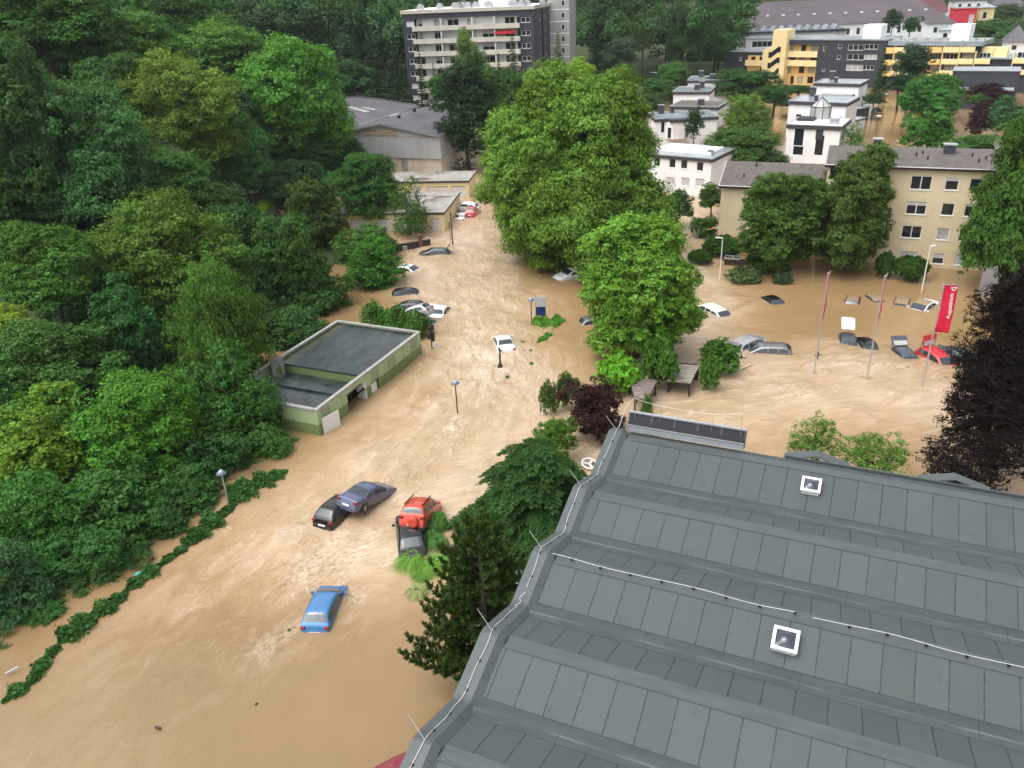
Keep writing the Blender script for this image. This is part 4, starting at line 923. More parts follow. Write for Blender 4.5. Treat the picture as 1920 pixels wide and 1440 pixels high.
mb = MB(); mb.tube([(dx-.6, 5, r1-.3), (dx-.6, 5, r1+1.0)], .04, 6)
for k in range(5): mb.tube([(dx-.6, 4.9-.03*k, r1+1.0), (dx-.6, 4.87-.03*k, r1+1.0)], [.12+.11*k, .2+.11*k], 16, cap=False)
mb.build('satellite_dish', M['alu'], rf)
# recessed part on the left
x0 = fb.x(1350, 390, 3.2); LL = -.15-x0
o3 = fb.A+fb.n*3.2+fb.d*x0; f3 = Frame(o3, o3+fb.d*LL); E3 = f3.uv(1352, 346)[1]
mb = MB(); facade(mb, (x0, 3.2, 0), (1, 0, 0), LL, -2, E3, [(LL-3.6, LL-.5, z, z+1.9) for z in (.3, 3.2)], 0)
facade(mb, (x0, 12.5, 0), (0, -1, 0), 9.3, -2, E3, (), 0); mb.box(x0+.3, -.2, 3.7, 3.75, -1, E3-.1, 1); mb.build('side_wall', [M['cream'], M['dark_brown']], fl)
r3 = f3.uv(1395, 302, 5.)[1]
rr = MB(); 
sub = link('side_roof', None, None) if False else None
mb = MB(); xL = x0-.35; y0, ym = 2.8, 8.0
mb.quad([(xL, y0, E3), (-.02, y0, E3), (-.02, ym, r3), (xL, ym, r3)], 0); mb.quad([(xL, ym, r3), (-.02, ym, r3), (-.02, 12.9, E3), (xL, 12.9, E3)], 0)
mb.quad([(xL, y0, E3-.2), (xL, y0, E3+.03), (xL, ym, r3+.03), (xL, ym, r3-.2)], 2); mb.quad([(xL, y0, E3+.03), (xL+.16, y0, E3+.03), (xL+.16, ym, r3+.03), (xL, ym, r3+.03)], 2); mb.box(xL, -.02, y0-.03, y0, E3-.3, E3, 1)
rf2 = mb.build('side_roof', [M['tiles'], M['brown_board'], M['alu']], fl)
mb = MB().tube([(xL, y0-.1, E3-.02), (-.02, y0-.1, E3-.02)], .07, 8); mb.build('gutter', M['alu'], rf2)
for px, py in ((1415, 309), (1395, 331)):
    x, _ = fb.uv(px, py, 5); yy = 3.2+(346-py)/46*4.8; MB().tube([(x, yy, E3+(r3-E3)*(yy-2.8)/5.2-.1), (x, yy, E3+(r3-E3)*(yy-2.8)/5.2+.35)], [.07, .09], 8).build('roof_vent', M['black'], rf2)
# --- flat roofed house helper
def flat_roof(root, L, D, z, mats, fascia=.45, ov=.25, name='roof', y0=0., x0=0., para=.12):
    mb = MB(); a, b, c, d = x0-ov, x0+L+ov, y0-ov, y0+D+ov
    mb.box(a, b, c, d, z, z+fascia, 1); t = z+fascia
    mb.quad([(a+.25, c+.25, t+.004), (b-.25, c+.25, t+.004), (b-.25, d-.25, t+.004), (a+.25, d-.25, t+.004)], 0)
    for q in ((a, b, c, c+.25), (a, b, d-.25, d), (a, a+.25, c+.25, d-.25), (b-.25, b, c+.25, d-.25)): mb.box(*q, t, t+para, 2)
    return mb.build(name, mats, root)
FR3 = [M['wet_roof'], M['fascia'], M['alu']]
def chimney(rf, x, y, z, w=.7, d=.6, h=1.1, m='fascia'):
    MB().box(x-w/2, x+w/2, y-d/2, y+d/2, z, z+h, 0).box(x-w/2-.1, x+w/2+.1, y-d/2-.1, y+d/2+.1, z+h+.15, z+h+.24, 1).box(x-w/2+.05, x-w/2+.15, y-.2, y+.2, z+h, z+h+.15, 1).box(x+w/2-.15, x+w/2-.05, y-.2, y+.2, z+h, z+h+.15, 1).build('chimney', [M[m], M['alu']], rf)
GW = 'white terraced houses with flat roofs'
# house A: nearest, left column
A_ = at(1212, 287, 5.6); B_ = at(1335, 297, 5.6); f = Frame(A_, B_); h = building('terraced_house', 'white two storey house with flat roof, nearest of the column behind the huge plane tree', 'house', f, GW)
wl = [(1261, 299, 1.05, 1.35, 'dark', 0), (1283, 301, 1.05, 1.35, 'dark', 0), (1313, 305, 1.05, 1.35, 'dark', 0), (1232, 297, 1.05, 1.35, 'dark', 0), (1258, 333, 1.5, 1.2, 'blind', 0), (1286, 334, 1.4, 1.25, 'blind', 0), (1313, 336, 1.5, 1.25, 'blind', 0)]
hs = rects(f, wl); wall_shell(f.L, 9, -2, 5.6, hs, [M['white'], M['dark_brown']], h)
for q, a in zip(hs, wl): window(h, *FRONT, *q, kind=a[4], mull=0)
rf = flat_roof(h, f.L, 9, 5.6, FR3)
MB().box(.5, f.L-1.2, 2.5, 7.5, 6.07, 6.45).build('roof_deck', M['white'], rf); chimney(rf, f.L-1.5, 3, 6.05, .8, .7, .5, 'alu')
# house B: bay front
A_ = at(1230, 223, 6.4); B_ = at(1345, 218, 6.4); f = Frame(A_, B_); h = building('terraced_house', 'white house with a projecting bay and dark fascia behind the nearest white house', 'house', f, GW)
wl = [(1243, 231, .6, 2.2, 'dark', 0), (1263, 312, 2.6, 1.6, 'dark', 0)]
hs = rects(f, wl); wall_shell(f.L, 8, -2, 6.4, hs, [M['white'], M['dark_brown']], h)
for q, a in zip(hs, wl): window(h, *FRONT, *q, kind=a[4], fr='fascia', sill=False)
xb0, xb1 = f.x(1250, 240), f.x(1290, 240); zb = f.uv(1265, 253)[1]
mb = MB(); pl = [(xb0-.1, -.003), (xb0+.9, -1.5), (xb1-.9, -1.5), (xb1+.1, -.003)]
for (a, b), (c, d) in zip(pl[:-1], pl[1:]): mb.quad([(a, b, zb), (c, d, zb), (c, d, 6.38), (a, b, 6.38)])
mb.quad([(a, b, zb) for a, b in pl][::-1]); bay = mb.build('bay', M['white'], h)
for (p, q) in ((pl[0], pl[1]), (pl[2], pl[3])):
    u = Vector((q[0]-p[0], q[1]-p[1], 0)); l_ = u.length; u.normalize(); window(bay, (p[0], p[1], 0), tuple(u), l_*.3, l_*.75, 3.6, 5.4, fr='fascia', rev=-.03, sill=False)
rf = flat_roof(h, f.L, 8, 6.4, FR3, .5); MB().box(xb0+.3, xb1-.3, -1.7, -.28, 6.4, 6.9).build('bay_roof', M['fascia'], rf); chimney(rf, 2.0, 6.5, 7, 1, .8, 1.3); chimney(rf, 4.2, 6.8, 7, .7, .7, 1.0)
# houses C, D, E stepping back
for (pa, pb, z, D, lb, ch) in (((1258, 199), (1345, 201), 6.6, 8, 'white house with brown flat roof and stout chimney, third of the column', [(5.2, 3, .9)]),
                             ((1263, 172), (1330, 172), 7.2, 9, 'white house with wet grey flat roof, fourth of the column', [(4.6, -3, 1.), (5, 7, 1.2)]),
                             ((1290, 151), (1372, 150), 7.4, 9, 'farthest white house of the column, dark wide fascia before the flats', [(2.5, 7, 1.3), (5.5, 3, .9)])):
    A_ = at(*pa, z); B_ = at(*pb, z); f = Frame(A_, B_); h = building('terraced_house', lb, 'house', f, GW)
    hh = [(f.L*.2, f.L*.2+1, 4.3, 5.6), (f.L*.6, f.L*.6+1, 4.3, 5.6)]
    wall_shell(f.L, D, -2, z, hh, [M['white'], M['dark_brown']], h)
    for q in hh: window(h, *FRONT, *q, fr='fascia')
    rf = flat_roof(h, f.L, D, z, [M['tiles'] if 'brown' in lb else M['wet_roof'], M['fascia'], M['alu']], .55)
    for (x, y, hh_) in ch: chimney(rf, x, abs(y), z+.55, 1.1, .9, hh_)
# right column
A_ = at(1478, 234, 6.6); B_ = at(1577, 238, 6.6); f = Frame(A_, B_); h = building('terraced_house', 'white house with tall dark windows and roof terrace beside the flooded lane', 'house', f, GW)
wl = [(1499, 247, 1.5, 3.4, 'dark', 0), (1537, 266, 1.3, 3.2, 'dark', 0), (1497, 276, 1.6, 1.4, 'dark', 0)]
hs = rects(f, wl); wall_shell(f.L, 8, -2, 6.6, hs, [M['white'], M['dark_brown']], h)
for q, a in zip(hs, wl): window(h, *FRONT, *q, kind=a[4], fr='fascia', sill=False)
MB().box(f.x(1531, 240), f.x(1545, 240), -.06, -.003, 5.0, 6.55).build('cladding_panel', M['black_slate'], h)
rf = flat_roof(h, f.L, 8, 6.6, [M['white'], M['fascia'], M['alu']], .6)
MB().box(.4, 3.2, 4, 7, 7.21, 7.6).build('planter', M['dark_brown'], rf); MB().box(6.2, 7.6, 1.5, 3.2, 7.21, 8.1).build('roof_box', M['alu'], rf)
wx, wz = 4.0, 8.0
mb = MB(); pc = (f.L*.42, 7.8)
oc = [(pc[0]+1.7*math.cos(k*math.pi/4+.39), pc[1]+1.7*math.sin(k*math.pi/4+.39)) for k in range(8)]
for k in range(8):
    a, b = oc[k], oc[(k+1) % 8]; mb.quad([(*a, 7.2), (*b, 7.2), (*b, 9.2), (*a, 9.2)], 0); mb.quad([(*a, 9.2), (*b, 9.2), (*pc, 10.7)], 0)
    mb.bar((*a, 7.2), (*a, 9.2), .1, m=1); mb.bar((*a, 9.2), (*b, 9.2), .1, m=1); mb.bar((*a, 9.2), (*pc, 10.72), .09, m=1)
mb.build('glass_pavilion', [M['curtain'], M['fascia']], rf)
for (pa, pb, z, D, lb) in (((1480, 190), (1588, 194), 6.8, 9, 'long white house with wet grey roof behind the roof terrace house'), ((1528, 156), (1612, 158), 7.2, 8, 'white house with brown edged terrace, farthest of the lane row')):
    A_ = at(*pa, z); B_ = at(*pb, z); f = Frame(A_, B_); h = building('terraced_house', lb, 'house', f, GW)
    hh = [(f.L*.15, f.L*.15+1, 3.6, 5.0)]; wall_shell(f.L, D, -2, z, hh, [M['white'], M['dark_brown']], h)
    for q in hh: window(h, *FRONT, *q, fr='fascia')
    rf = flat_roof(h, f.L, D, z, FR3, .6); chimney(rf, f.L*.45, .9, z+.6, .6, .6, 1.0); chimney(rf, f.L*.2, D-1, z+.6, 1.1, .8, 1.6)
    if 'terrace, far' in lb or 'brown edged' in lb:
        mb = MB().box(f.L*.25, f.L*.92, -2.6, -.003, 3.0, 5.2, 0).box(f.L*.25-.1, f.L*.92+.1, -2.7, -.003, 5.2, 5.7, 1); mb.quad([(f.L*.25+.1, -2.5, 5.704), (f.L*.92-.1, -2.5, 5.704), (f.L*.92-.1, -.1, 5.704), (f.L*.25+.1, -.1, 5.704)], 2)
        mb.build('terrace', [M['white'], M['brown_board'], M['felt_flat']], h)
    else:
        mb = MB().box(f.L*.3, f.L*.93, -3., -.003, 3.4, 4.4, 1).box(f.L*.3, f.L*.93, -3.1, -2.9, 4.4, 4.9, 0).box(f.L*.93-.2, f.L*.93, -2.9, -.003, 4.4, 4.9, 0); mb.quad([(f.L*.3, -2.9, 4.41), (f.L*.93-.2, -2.9, 4.41), (f.L*.93-.2, -.01, 4.41), (f.L*.3, -.01, 4.41)], 2); mb.build('terrace', [M['alu'], M['fascia'], M['felt_flat']], h)
# low white annexes beside the lane
for (pa, pb, z, D, lb) in (((1600, 184), (1624, 186), 3.6, 5, 'small white annex with a gravel roof at the lane, upper one'), ((1590, 205), (1606, 207), 2.4, 4, 'small dark garden shed between annex and umbrella'), ((1582, 226), (1605, 228), 1.6, 4, 'low white garden wall box beside the flooded lane')):
    f = Frame(at(*pa, z), at(*pb, z)); h = building('annex', lb, 'annex', f); wall_shell(f.L, D, -2, z, [(f.L*.5, f.L*.5+1., z-1.9, z-.7)] if 'upper' in lb else [], [M['fascia'] if 'dark' in lb else M['white'], M['dark_brown']], h)
    if 'upper' in lb: window(h, *FRONT, f.L*.5, f.L*.5+1., z-1.9, z-.7, fr='fascia')
    flat_roof(h, f.L, D, z, [M['felt_flat'], M['fascia'], M['alu']], .25, .15)

for o in bpy.data.objects:
    if o.get('group') == GW: o.location.z -= .55
# --- works hall: two parallel gabled bays, grey corrugated cladding over a cream plinth
n = NT('corrugated_cladding'); o = n.obj((1, 1, 1)); wv = n.node('ShaderNodeTexWave', wave_type='BANDS', bands_direction='X'); wv.inputs['Scale'].default_value = 1.6; n.ln(o, wv.inputs[0])
f_ = n.noise(n.obj((.5, .5, .06)), 1.1, 5, .7); c = n.mix(n.mrange(f_, .4, .75), (.4, .405, .415), (.3, .29, .28)); n.set(c, .6); n.bump(wv.outputs[1], .6, .05); M['corr'] = n.mat
n = NT('rusty_strip'); c = n.ramp(n.noise(n.obj((1, 1, 3)), 1.6, 6, .75), [(.4, (.5, .45, .36)), (.52, (.33, .2, .1)), (.62, (.16, .07, .035))]); n.set(c, .8); M['rust'] = n.mat
M['plinth'] = plain('stained_cream_plinth', (.55, .47, .38), .85, .2, .5, streak=.6)
M['slate_roof'] = plain('dark_hall_roof', (.1, .095, .105), .7, .4, .25)
fw_ = Frame(at(640, 258, 6.5), at(828, 262, 6.5)); hL = fw_.L; D = 26.
h = building('works_hall', 'old grey clad works hall with two dark gabled roofs behind the garages', 'hall', fw_)
zc0 = fw_.uv(780, 297)[1]; zc1 = fw_.uv(740, 256)[1]; xp, zp = fw_.uv(713, 233); zeL = fw_.uv(648, 247)[1]; zeR = fw_.uv(822, 256)[1]; x0 = fw_.x(648, 250); x1 = fw_.x(824, 256)
mb = MB(); mb.box(x0+.3, x1-.2, .25, D, -2, zc0, 0); mb.build('plinth', M['plinth'], h)
mb = MB(); mb.box(x0, x1, 0, D, zc0, zc1, 0); mb.build('cladding', M['corr'], h)
mb = MB(); mb.quad([(x0, .02, zc1), (x1, .02, zc1), (x1, .02, zeR), (xp, .02, zp), (x0, .02, zeL)]); mb.quad([(x0, .02, zc1), (x0, .02, zeL), (x0, D, zeL), (x0, D, zc1)][::-1]); mb.quad([(x1, .02, zc1), (x1, D, zc1), (x1, D, zeR), (x1, .02, zeR)]); mb.build('gable', M['corr'], h)
xs0, xs1 = fw_.x(686, 248), fw_.x(744, 250); MB().box(xs0, xs1, -.05, .017, zc1+.25, zc1+.95).box(x0+.2, x1-.2, -.03, -.003, zc1-.05, zc1+.12).build('rusty_sign_strip', M['rust'], h)
dx0, dx1 = fw_.x(752, 310), fw_.x(763, 310); MB().box(dx0, dx1, .18, .248, zc0-2.2, zc0-.15).build('steel_door', M['alu'], h)
mb = MB(); ov = .4
for (xa_, za, xb_, zb) in ((x0-.2, zeL, xp, zp), (xp, zp, x1+.2, zeR)): mb.quad([(xa_, -ov, za+.1), (xb_, -ov, zb+.1), (xb_, D, zb+.1), (xa_, D, za+.1)], 0); mb.quad([(xa_, -ov, za-.12), (xb_, -ov, zb-.12), (xb_, -ov, zb+.13), (xa_, -ov, za+.13)], 1)
rf = mb.build('roof', [M['slate_roof'], M['alu']], h)
xq = x0-hL*.78; zq = zp+.6; xz = x0-hL*1.6
mb = MB(); Dq = D+5
mb.quad([(x0-.2, 1, zeL+.12), (x0-.2, Dq, zeL+.12), (xq, Dq, zq+.1), (xq, 1, zq+.1)][::-1], 0); mb.quad([(xq, 1, zq+.1), (xq, Dq, zq+.1), (xz, Dq, zeL), (xz, 1, zeL)][::-1], 0)
for (xa_, za, xb_, zb) in ((x0-.2, zeL, xq, zq), (xq, zq, xz, zeL)): mb.quad([(xa_, Dq, za-.1), (xb_, Dq, zb-.1), (xb_, Dq, zb+.28), (xa_, Dq, za+.28)], 1); mb.quad([(xa_, Dq-.3, za+.28), (xb_, Dq-.3, zb+.28), (xb_, Dq, zb+.28), (xa_, Dq, za+.28)], 1)
mb.build('second_roof', [M['slate_roof'], M['alu']], h)
MB().box(xz+.3, x0-.3, 1.2, Dq-.2, -2, zeL-.1).build('second_wall', M['corr'], h)
MB().box(x0-.42, x0-.05, -.3, D, zeL+.16, zeL+.28).build('valley_gutter', M['alu'], h)
def on_slope(px, py, xa_, za, xb_, zb):     # intersect the picture ray with a roof plane that runs along the local y axis
    o = Vector((0, 0, H)); r = ray(px, py, 1.)-o; lo = Vector(((o-fw_.A).dot(fw_.d), (o-fw_.A).dot(fw_.n), H)); lr = Vector((r.dot(fw_.d), r.dot(fw_.n), r.z))
    s = (zb-za)/(xb_-xa_); t = (za+s*(lo.x-xa_)-lo.z)/(lr.z-s*lr.x); return lo+lr*t
for (p, q) in (((748, 212), (768, 205)), ((724, 220), (747, 214)), ((790, 195), (812, 190))):
    a, b = on_slope(*p, x0-.2, zeL+.1, xp, zp+.1), on_slope(*q, x0-.2, zeL+.1, xp, zp+.1); MB().bar(a+Vector((0, 0, .06)), b+Vector((0, 0, .06)), .8, .06).build('skylight', M['curtain'], rf)
for (p, q) in (((655, 201), (690, 211)), ((680, 202), (705, 207))):
    a, b = on_slope(*p, xq, zq+.1, x0-.2, zeL+.1), on_slope(*q, xq, zq+.1, x0-.2, zeL+.1); MB().bar(a+Vector((0, 0, .08)), b+Vector((0, 0, .08)), 1.3, .06).build('skylight', M['curtain'], rf)
for p in ((748, 221), (777, 208), (802, 198)):
    a = on_slope(*p, xp, zp+.1, x1+.2, zeR+.1); MB().tube([a-Vector((0, 0, .2)), a+Vector((0, 0, .45))], [.3, .3], 8).build('roof_vent', M['black'], rf)
# --- garages
M['pale_yellow'] = plain('pale_yellow_render', (.66, .55, .3), .85, .1, .6, streak=.35)
n = NT('mossy_roof_slabs'); o = n.obj(); br = n.node('ShaderNodeTexBrick'); n.ln(o, br.inputs['Vector'])
for k, v in (('Scale', 1), ('Mortar Size', .025), ('Brick Width', 1.2), ('Row Height', 2.2)): br.inputs[k].default_value = v
br.inputs['Color1'].default_value = (.36, .34, .31, 1); br.inputs['Color2'].default_value = (.28, .265, .24, 1); br.inputs['Mortar'].default_value = (.12, .1, .08, 1)
f1 = n.mrange(n.noise(n.obj((.5, 1, 1)), .38, 6, .7), .52, .62); c = n.mix(f1, br.outputs[0], (.085, .065, .03)); n.set(c, .85); M['mossy'] = n.mat
M['garage_door'] = plain('garage_door', (.62, .61, .58), .5, .08, 1, streak=.2)
def garages(lb, Lg, pb, z, D, doors, grp):
    B0 = at(*pb, z); a_ = math.radians(-8.4); f = Frame(B0-Vector((math.cos(a_), math.sin(a_), 0))*Lg, B0); h = building('garage_row', lb, 'garage', f, grp)
    hs = [(f.x(a, y), f.x(b, y), -2, z-.55) for a, b, y in doors]
    wall_shell(f.L, D, -2, z, hs, [M['pale_yellow'], M['dark_brown']], h, rev=.2)
    for q in hs:
        mb = MB()
        for k in range(5): mb.box(q[0], q[1], .12, .16, -1.2+k*.58, -1.2+k*.58+.55)
        mb.build('garage_door', M['garage_door'], h)
    flat_roof(h, f.L, D, z, [M['mossy'], M['fascia'], M['concrete']], .28, .12, para=.05)
    return f
garages('upper row of pale yellow garages below the works hall', 26., (878, 342), 2.3, 7., [(800, 812, 352), (815, 840, 354), (847, 873, 356), (770, 795, 352), (608, 628, 345)], 'pale yellow garages')
garages('lower pale yellow garage with stained slab roof beside the red car', 15., (832, 402), 2.3, 11.8, [(806, 826, 412), (655, 690, 402), (700, 735, 405), (745, 790, 408)], 'pale yellow garages')
# --- green flat roofed building in the current
M['green_lt'] = plain('light_green_panels', (.33, .43, .235), .6, .1, .6, streak=.2)
M['green_dk'] = plain('moss_green_panels', (.155, .215, .085), .6, .15, .6, streak=.25)
n = NT('tarred_roof'); f1 = n.noise(n.obj((.35, 1.4, 1)), .7, 7, .72); f2 = n.noise(n.obj((.6, 1, 1)), .33, 5, .7)
c = n.ramp(f1, [(.3, (.011, .016, .016)), (.5, (.022, .035, .034)), (.7, (.042, .06, .058))]); c = n.mix(n.mrange(f2, .56, .64), c, (.012, .009, .008)); sp_ = n.node('ShaderNodeSeparateXYZ'); n.ln(n.obj(), sp_.inputs[0]); ms_ = n.math('MULTIPLY', n.mrange(sp_.outputs[1], 7.2, 8.5), n.mrange(n.noise(n.obj((.8, .8, 1)), 1.6, 5, .7), .38, .6), clamp=True); c = n.mix(ms_, c, (.085, .08, .016)); n.set(c, n.mrange(f2, .4, .62, .5, .1)); n.bump(f1, .2, .03); M['tar'] = n.mat
A_ = at(601, 818); B_ = at(791.5, 664); f = Frame(A_, B_); h = building('utility_building', 'flat roofed green utility building flooded to half its wall, chimney vent on the roof', 'building', f)
zt = f.uv(594.5, 771)[1]; zm = f.uv(600, 790)[1]; zm = zt-1.15; D = 8.8
def gx(px, py): return f.x(px, py)
op = [(gx(653, 760), gx(688, 735), -2, f.uv(672, 722)[1]), (gx(696, 728), gx(711, 718), -2, f.uv(704, 712)[1]), (gx(610, 806), gx(624, 790), -2, zm+.1)]
mb = MB(); facade(mb, (0, 0, 0), (1, 0, 0), f.L, zm, zt, op, 0, .25); facade(mb, (0, 0, 0), (1, 0, 0), f.L, -2, zm, op, 1, .25)
for (o_, du, L_) in (((f.L, 0, 0), (0, 1, 0), D), ((f.L, D, 0), (-1, 0, 0), f.L), ((0, D, 0), (0, -1, 0), D)):
    facade(mb, o_, du, L_, zm, zt, (), 0); facade(mb, o_, du, L_, -2, zm, (), 1)
k = 1.6
while k < f.L:                                  # panel joints
    if not any(a-.1 < k < b+.1 for a, b, *_ in op): mb.box(k-.015, k+.015, -.012, .0, -1, zt, 1)
    k += 1.55
mb.box(.3, f.L-.3, 2.2, 2.25, -2, zt-.9, 2)
mb.build('wall', [M['green_lt'], M['green_dk'], M['concrete']], h)
xs1, xs2 = f.x(680, 702), f.x(641, 731)
mb = MB(); w_ = .3
for q in ((0, f.L, -.06, .24), (0, f.L, D-.24, D+.06), (-.06, .24, .24, D-.24), (f.L-.24, f.L+.06, .24, D-.24)): mb.box(*q, zt, zt+.16)
mb.build('roof_edge', M['alu'] if False else M['concrete'], h)
mb = MB()
for x0_, x1_, dz in ((xs1, f.L-.24, -.12), (xs2, xs1, -.75), (.24, xs2, -.42)):
    mb.quad([(x0_, .24, zt+dz), (x1_, .24, zt+dz), (x1_, D-.24, zt+dz), (x0_, D-.24, zt+dz)], 0)
mb.quad([(xs1, .24, zt-.75), (xs1, .24, zt-.12), (xs1, D-.24, zt-.12), (xs1, D-.24, zt-.75)], 1); mb.quad([(xs2, .24, zt-.75), (xs2, .24, zt-.42), (xs2, D-.24, zt-.42), (xs2, D-.24, zt-.75)][::-1], 1)
mb.box(xs2-.12, xs2+.02, .24, D-.24, zt-.41, zt-.25, 0); mb.box(xs1-.02, xs1+.12, .24, D-.24, zt-.11, zt+.02, 0)
rf = mb.build('roof', [M['tar'], M['green_dk']], h)
cx, cy = xs1-.75, D-1.0
mb = MB().box(cx-.36, cx+.36, cy-.38, cy+.38, zt-.75, zt+.8, 0); mb.quad([(cx-.5, cy-.52, zt+.85), (cx+.5, cy-.52, zt+.85), (cx+.5, cy+.52, zt+.85), (cx-.5, cy+.52, zt+.85)][::-1], 1)
for a, b in (((-.5, -.52), (.5, -.52)), ((.5, -.52), (.5, .52)), ((.5, .52), (-.5, .52)), ((-.5, .52), (-.5, -.52))): mb.quad([(cx+a[0], cy+a[1], zt+.85), (cx+b[0], cy+b[1], zt+.85), (cx, cy, zt+1.08)], 1)
mb.build('chimney', [M['alu'], plain('rusty_cap', (.13, .09, .07), .7, .3)], rf)
for px0, py0, px1, py1 in ((604, 783, 618, 770), (697, 712, 710, 700), (728, 687, 741, 673), (770, 653, 782, 642)):
    a, b = f.x(px0, py0), f.x(px1, py1); mb = MB()
    for k in range(8): mb.bar((a, -.03, zt-.2-.11*k), (b, -.03, zt-.2-.11*k), .03, .075)
    mb.build('louvre', plain('grey_green_louvre', (.3, .36, .24), .6, .1), h)
M['door_white'] = plain('white_door', (.72, .72, .7), .5, .06)
a, b = gx(604.5, 818), gx(629, 790)
MB().bar((a+.15, -.08, .62), (b-.1, -.5, .62), .06, 1.45).build('door', M['door_white'], h)
MB().box(op[1][0]+.1, op[1][1]-.2, .12, .18, -1.5, op[1][3]-.05).build('door', M['door_white'], h)
MB().box(op[0][1]-.12, op[0][1]-.04, -.02, .9, -1.5, op[0][3]-.05).build('door_leaf', M['door_white'], h)
tag(h, group=None)
# --- slate clad tower block
A_ = ray(753, 22, 190); B_ = ray(1000, 22, 184); T_ = (A_.z+B_.z)/2; f = Frame(A_, B_); L = f.L; SH = 2.78
lo_, hi_ = 3., 40.
for _ in range(40):
    m_ = (lo_+hi_)/2; q = f.A+f.d*L+f.n*m_; q.z = T_; q = Vector(q)
    dep_ = depth(q); e_ = q-Vector((0, 0, H)); pxq = 960+(e_.dot(img_x))/dep_*F
    if pxq < 1067: lo_ = m_
    else: hi_ = m_
D = min(m_, 22)
h = building('tower_block', 'tall slate clad apartment block with long concrete balconies and roof plant', 'apartment block', f)
nf = 8; zf = [T_-.9-SH*(k+1) for k in range(nf)]
xl, xr = f.x(777, 45), f.x(974, 45)
bal = [(xl, xr, z+.05, z+SH-.28) for z in zf]
wl = []; 
for i, z in enumerate(zf):
    wl.append((f.x(761, 35), f.x(776, 35), z+.95, z+2.05)); wl.append((f.x(977, 35), f.x(994, 35), z+.95, z+2.05))
sidew = []
for z in zf:
    for fr_ in (.36, .70): sidew.append((D*fr_, D*fr_+.75, z+.9, z+2.1))
mb = MB(); facade(mb, (0, 0, 0), (1, 0, 0), L, -2, T_, bal+wl, 0, .14); facade(mb, (L, 0, 0), (0, 1, 0), D, -2, T_, sidew, 0, .14); facade(mb, (L, D, 0), (-1, 0, 0), L, -2, T_, (), 0); facade(mb, (0, D, 0), (0, -1, 0), D, -2, T_, (), 0)
mb.quad([(0, 0, T_-.02), (L, 0, T_-.02), (L, D, T_-.02), (0, D, T_-.02)], 0); mb.box(L-.003, L+.3, D*.5, D*.5+1.3, -2, T_-.3, 1)
mb.build('wall', [M['black_slate'], M['black']], h)
M['bal'] = plain('weathered_balcony_concrete', (.56, .53, .46), .85, .2, .6, streak=.35)
mb = MB(); rec = 1.5
for z in zf: mb.quad([(xl, rec, z), (xr, rec, z), (xr, rec, z+SH), (xl, rec, z+SH)]); mb.quad([(xl, 0, z+SH-.28), (xl, rec, z+SH-.28), (xr, rec, z+SH-.28), (xr, 0, z+SH-.28)][::-1])
mb.build('loggia_wall', M['white'], h)
pxd = [827, 886, 928]
for i, z in enumerate(zf):
    mb = MB().box(xl-.4, xr+.15, -.95, -.83, z-.12, z+.95).box(xl-.4, xr+.15, -.83, rec, z-.12, z+.04).box(xl-.4, xl-.28, -.83, .0, z+.04, z+.95); mb.box(xr+.03, xr+.15, -.83, 0, z+.04, z+.95)
    b_ = mb.build('balcony', M['bal'], h)
    mb = MB()
    for p in pxd: x = f.x(p, 40); MB().box(x-.09, x+.09, -.82, rec, z+.04, z+SH-.28).build('divider', M['white'], b_)
    for p, w in ((784, 1.), (816, 1.8), (846, 2.8), (878, 1.6), (912, 3.), (953, 2.4), (970, .9)):
        if random.random() < .12: continue
        x = f.x(p, 35); window(b_, (0, rec, 0), (1, 0, 0), x-w/2, x+w/2, z+.35 if w < 2 else z+.5, z+2.2, kind=random.choice(['dark', 'dark', 'dark', 'curtain']), mull=1 if w > 1.5 else 0, rev=-.03, sill=False, blind=random.choice([0, 0, .4]))
for q in wl: window(h, *FRONT, *q, kind=random.choice(['dark', 'dark', 'blind']) if q[0] < 5 else 'dark', mull=1)
for q in sidew: window(h, (L, 0, 0), (0, 1, 0), *q)
x, z = f.uv(948, 47); mb = MB(); zz = zf[1]+2.2; xa_, xb_ = f.x(929, 48), f.x(967, 48); mb.quad([(xa_, -.2, zz), (xb_, -.2, zz), (xb_, -1.3, zz-.35), (xa_, -1.3, zz-.35)]); mb.quad([(xa_, -1.3, zz-.35), (xb_, -1.3, zz-.35), (xb_, -1.3, zz-.7), (xa_, -1.3, zz-.7)]); mb.build('red_awning', PT['scarlet'], h)
mb = MB().box(-.3, L+.3, -.35, D+.3, T_, T_+.75, 0); mb.quad([(.2, .2, T_+.755), (L-.2, .2, T_+.755), (L-.2, D-.2, T_+.755), (.2, D-.2, T_+.755)], 1); rf = mb.build('roof', [plain('pale_roof_edge', (.5, .47, .38), .8, .1), M['white']], h)
MB().box(f.x(888, 6), f.x(950, 6), 4.5, 10, T_+.76, T_+4.2).build('roof_house', M['white'], rf)
for px in (783, 816, 846, 853, 861, 872, 885, 908, 953, 962, 975, 983, 1012):
    x = f.x(px, 12); y = random.uniform(1.2, 3.5); mb = MB().box(x-.75, x+.75, y, y+1.2, T_+.76, T_+1.6).tube([(x, y+.6, T_+1.6), (x, y+.6, T_+2.0)], [.6, .55], 12); mb.build('roof_vent', M['alu'], rf)
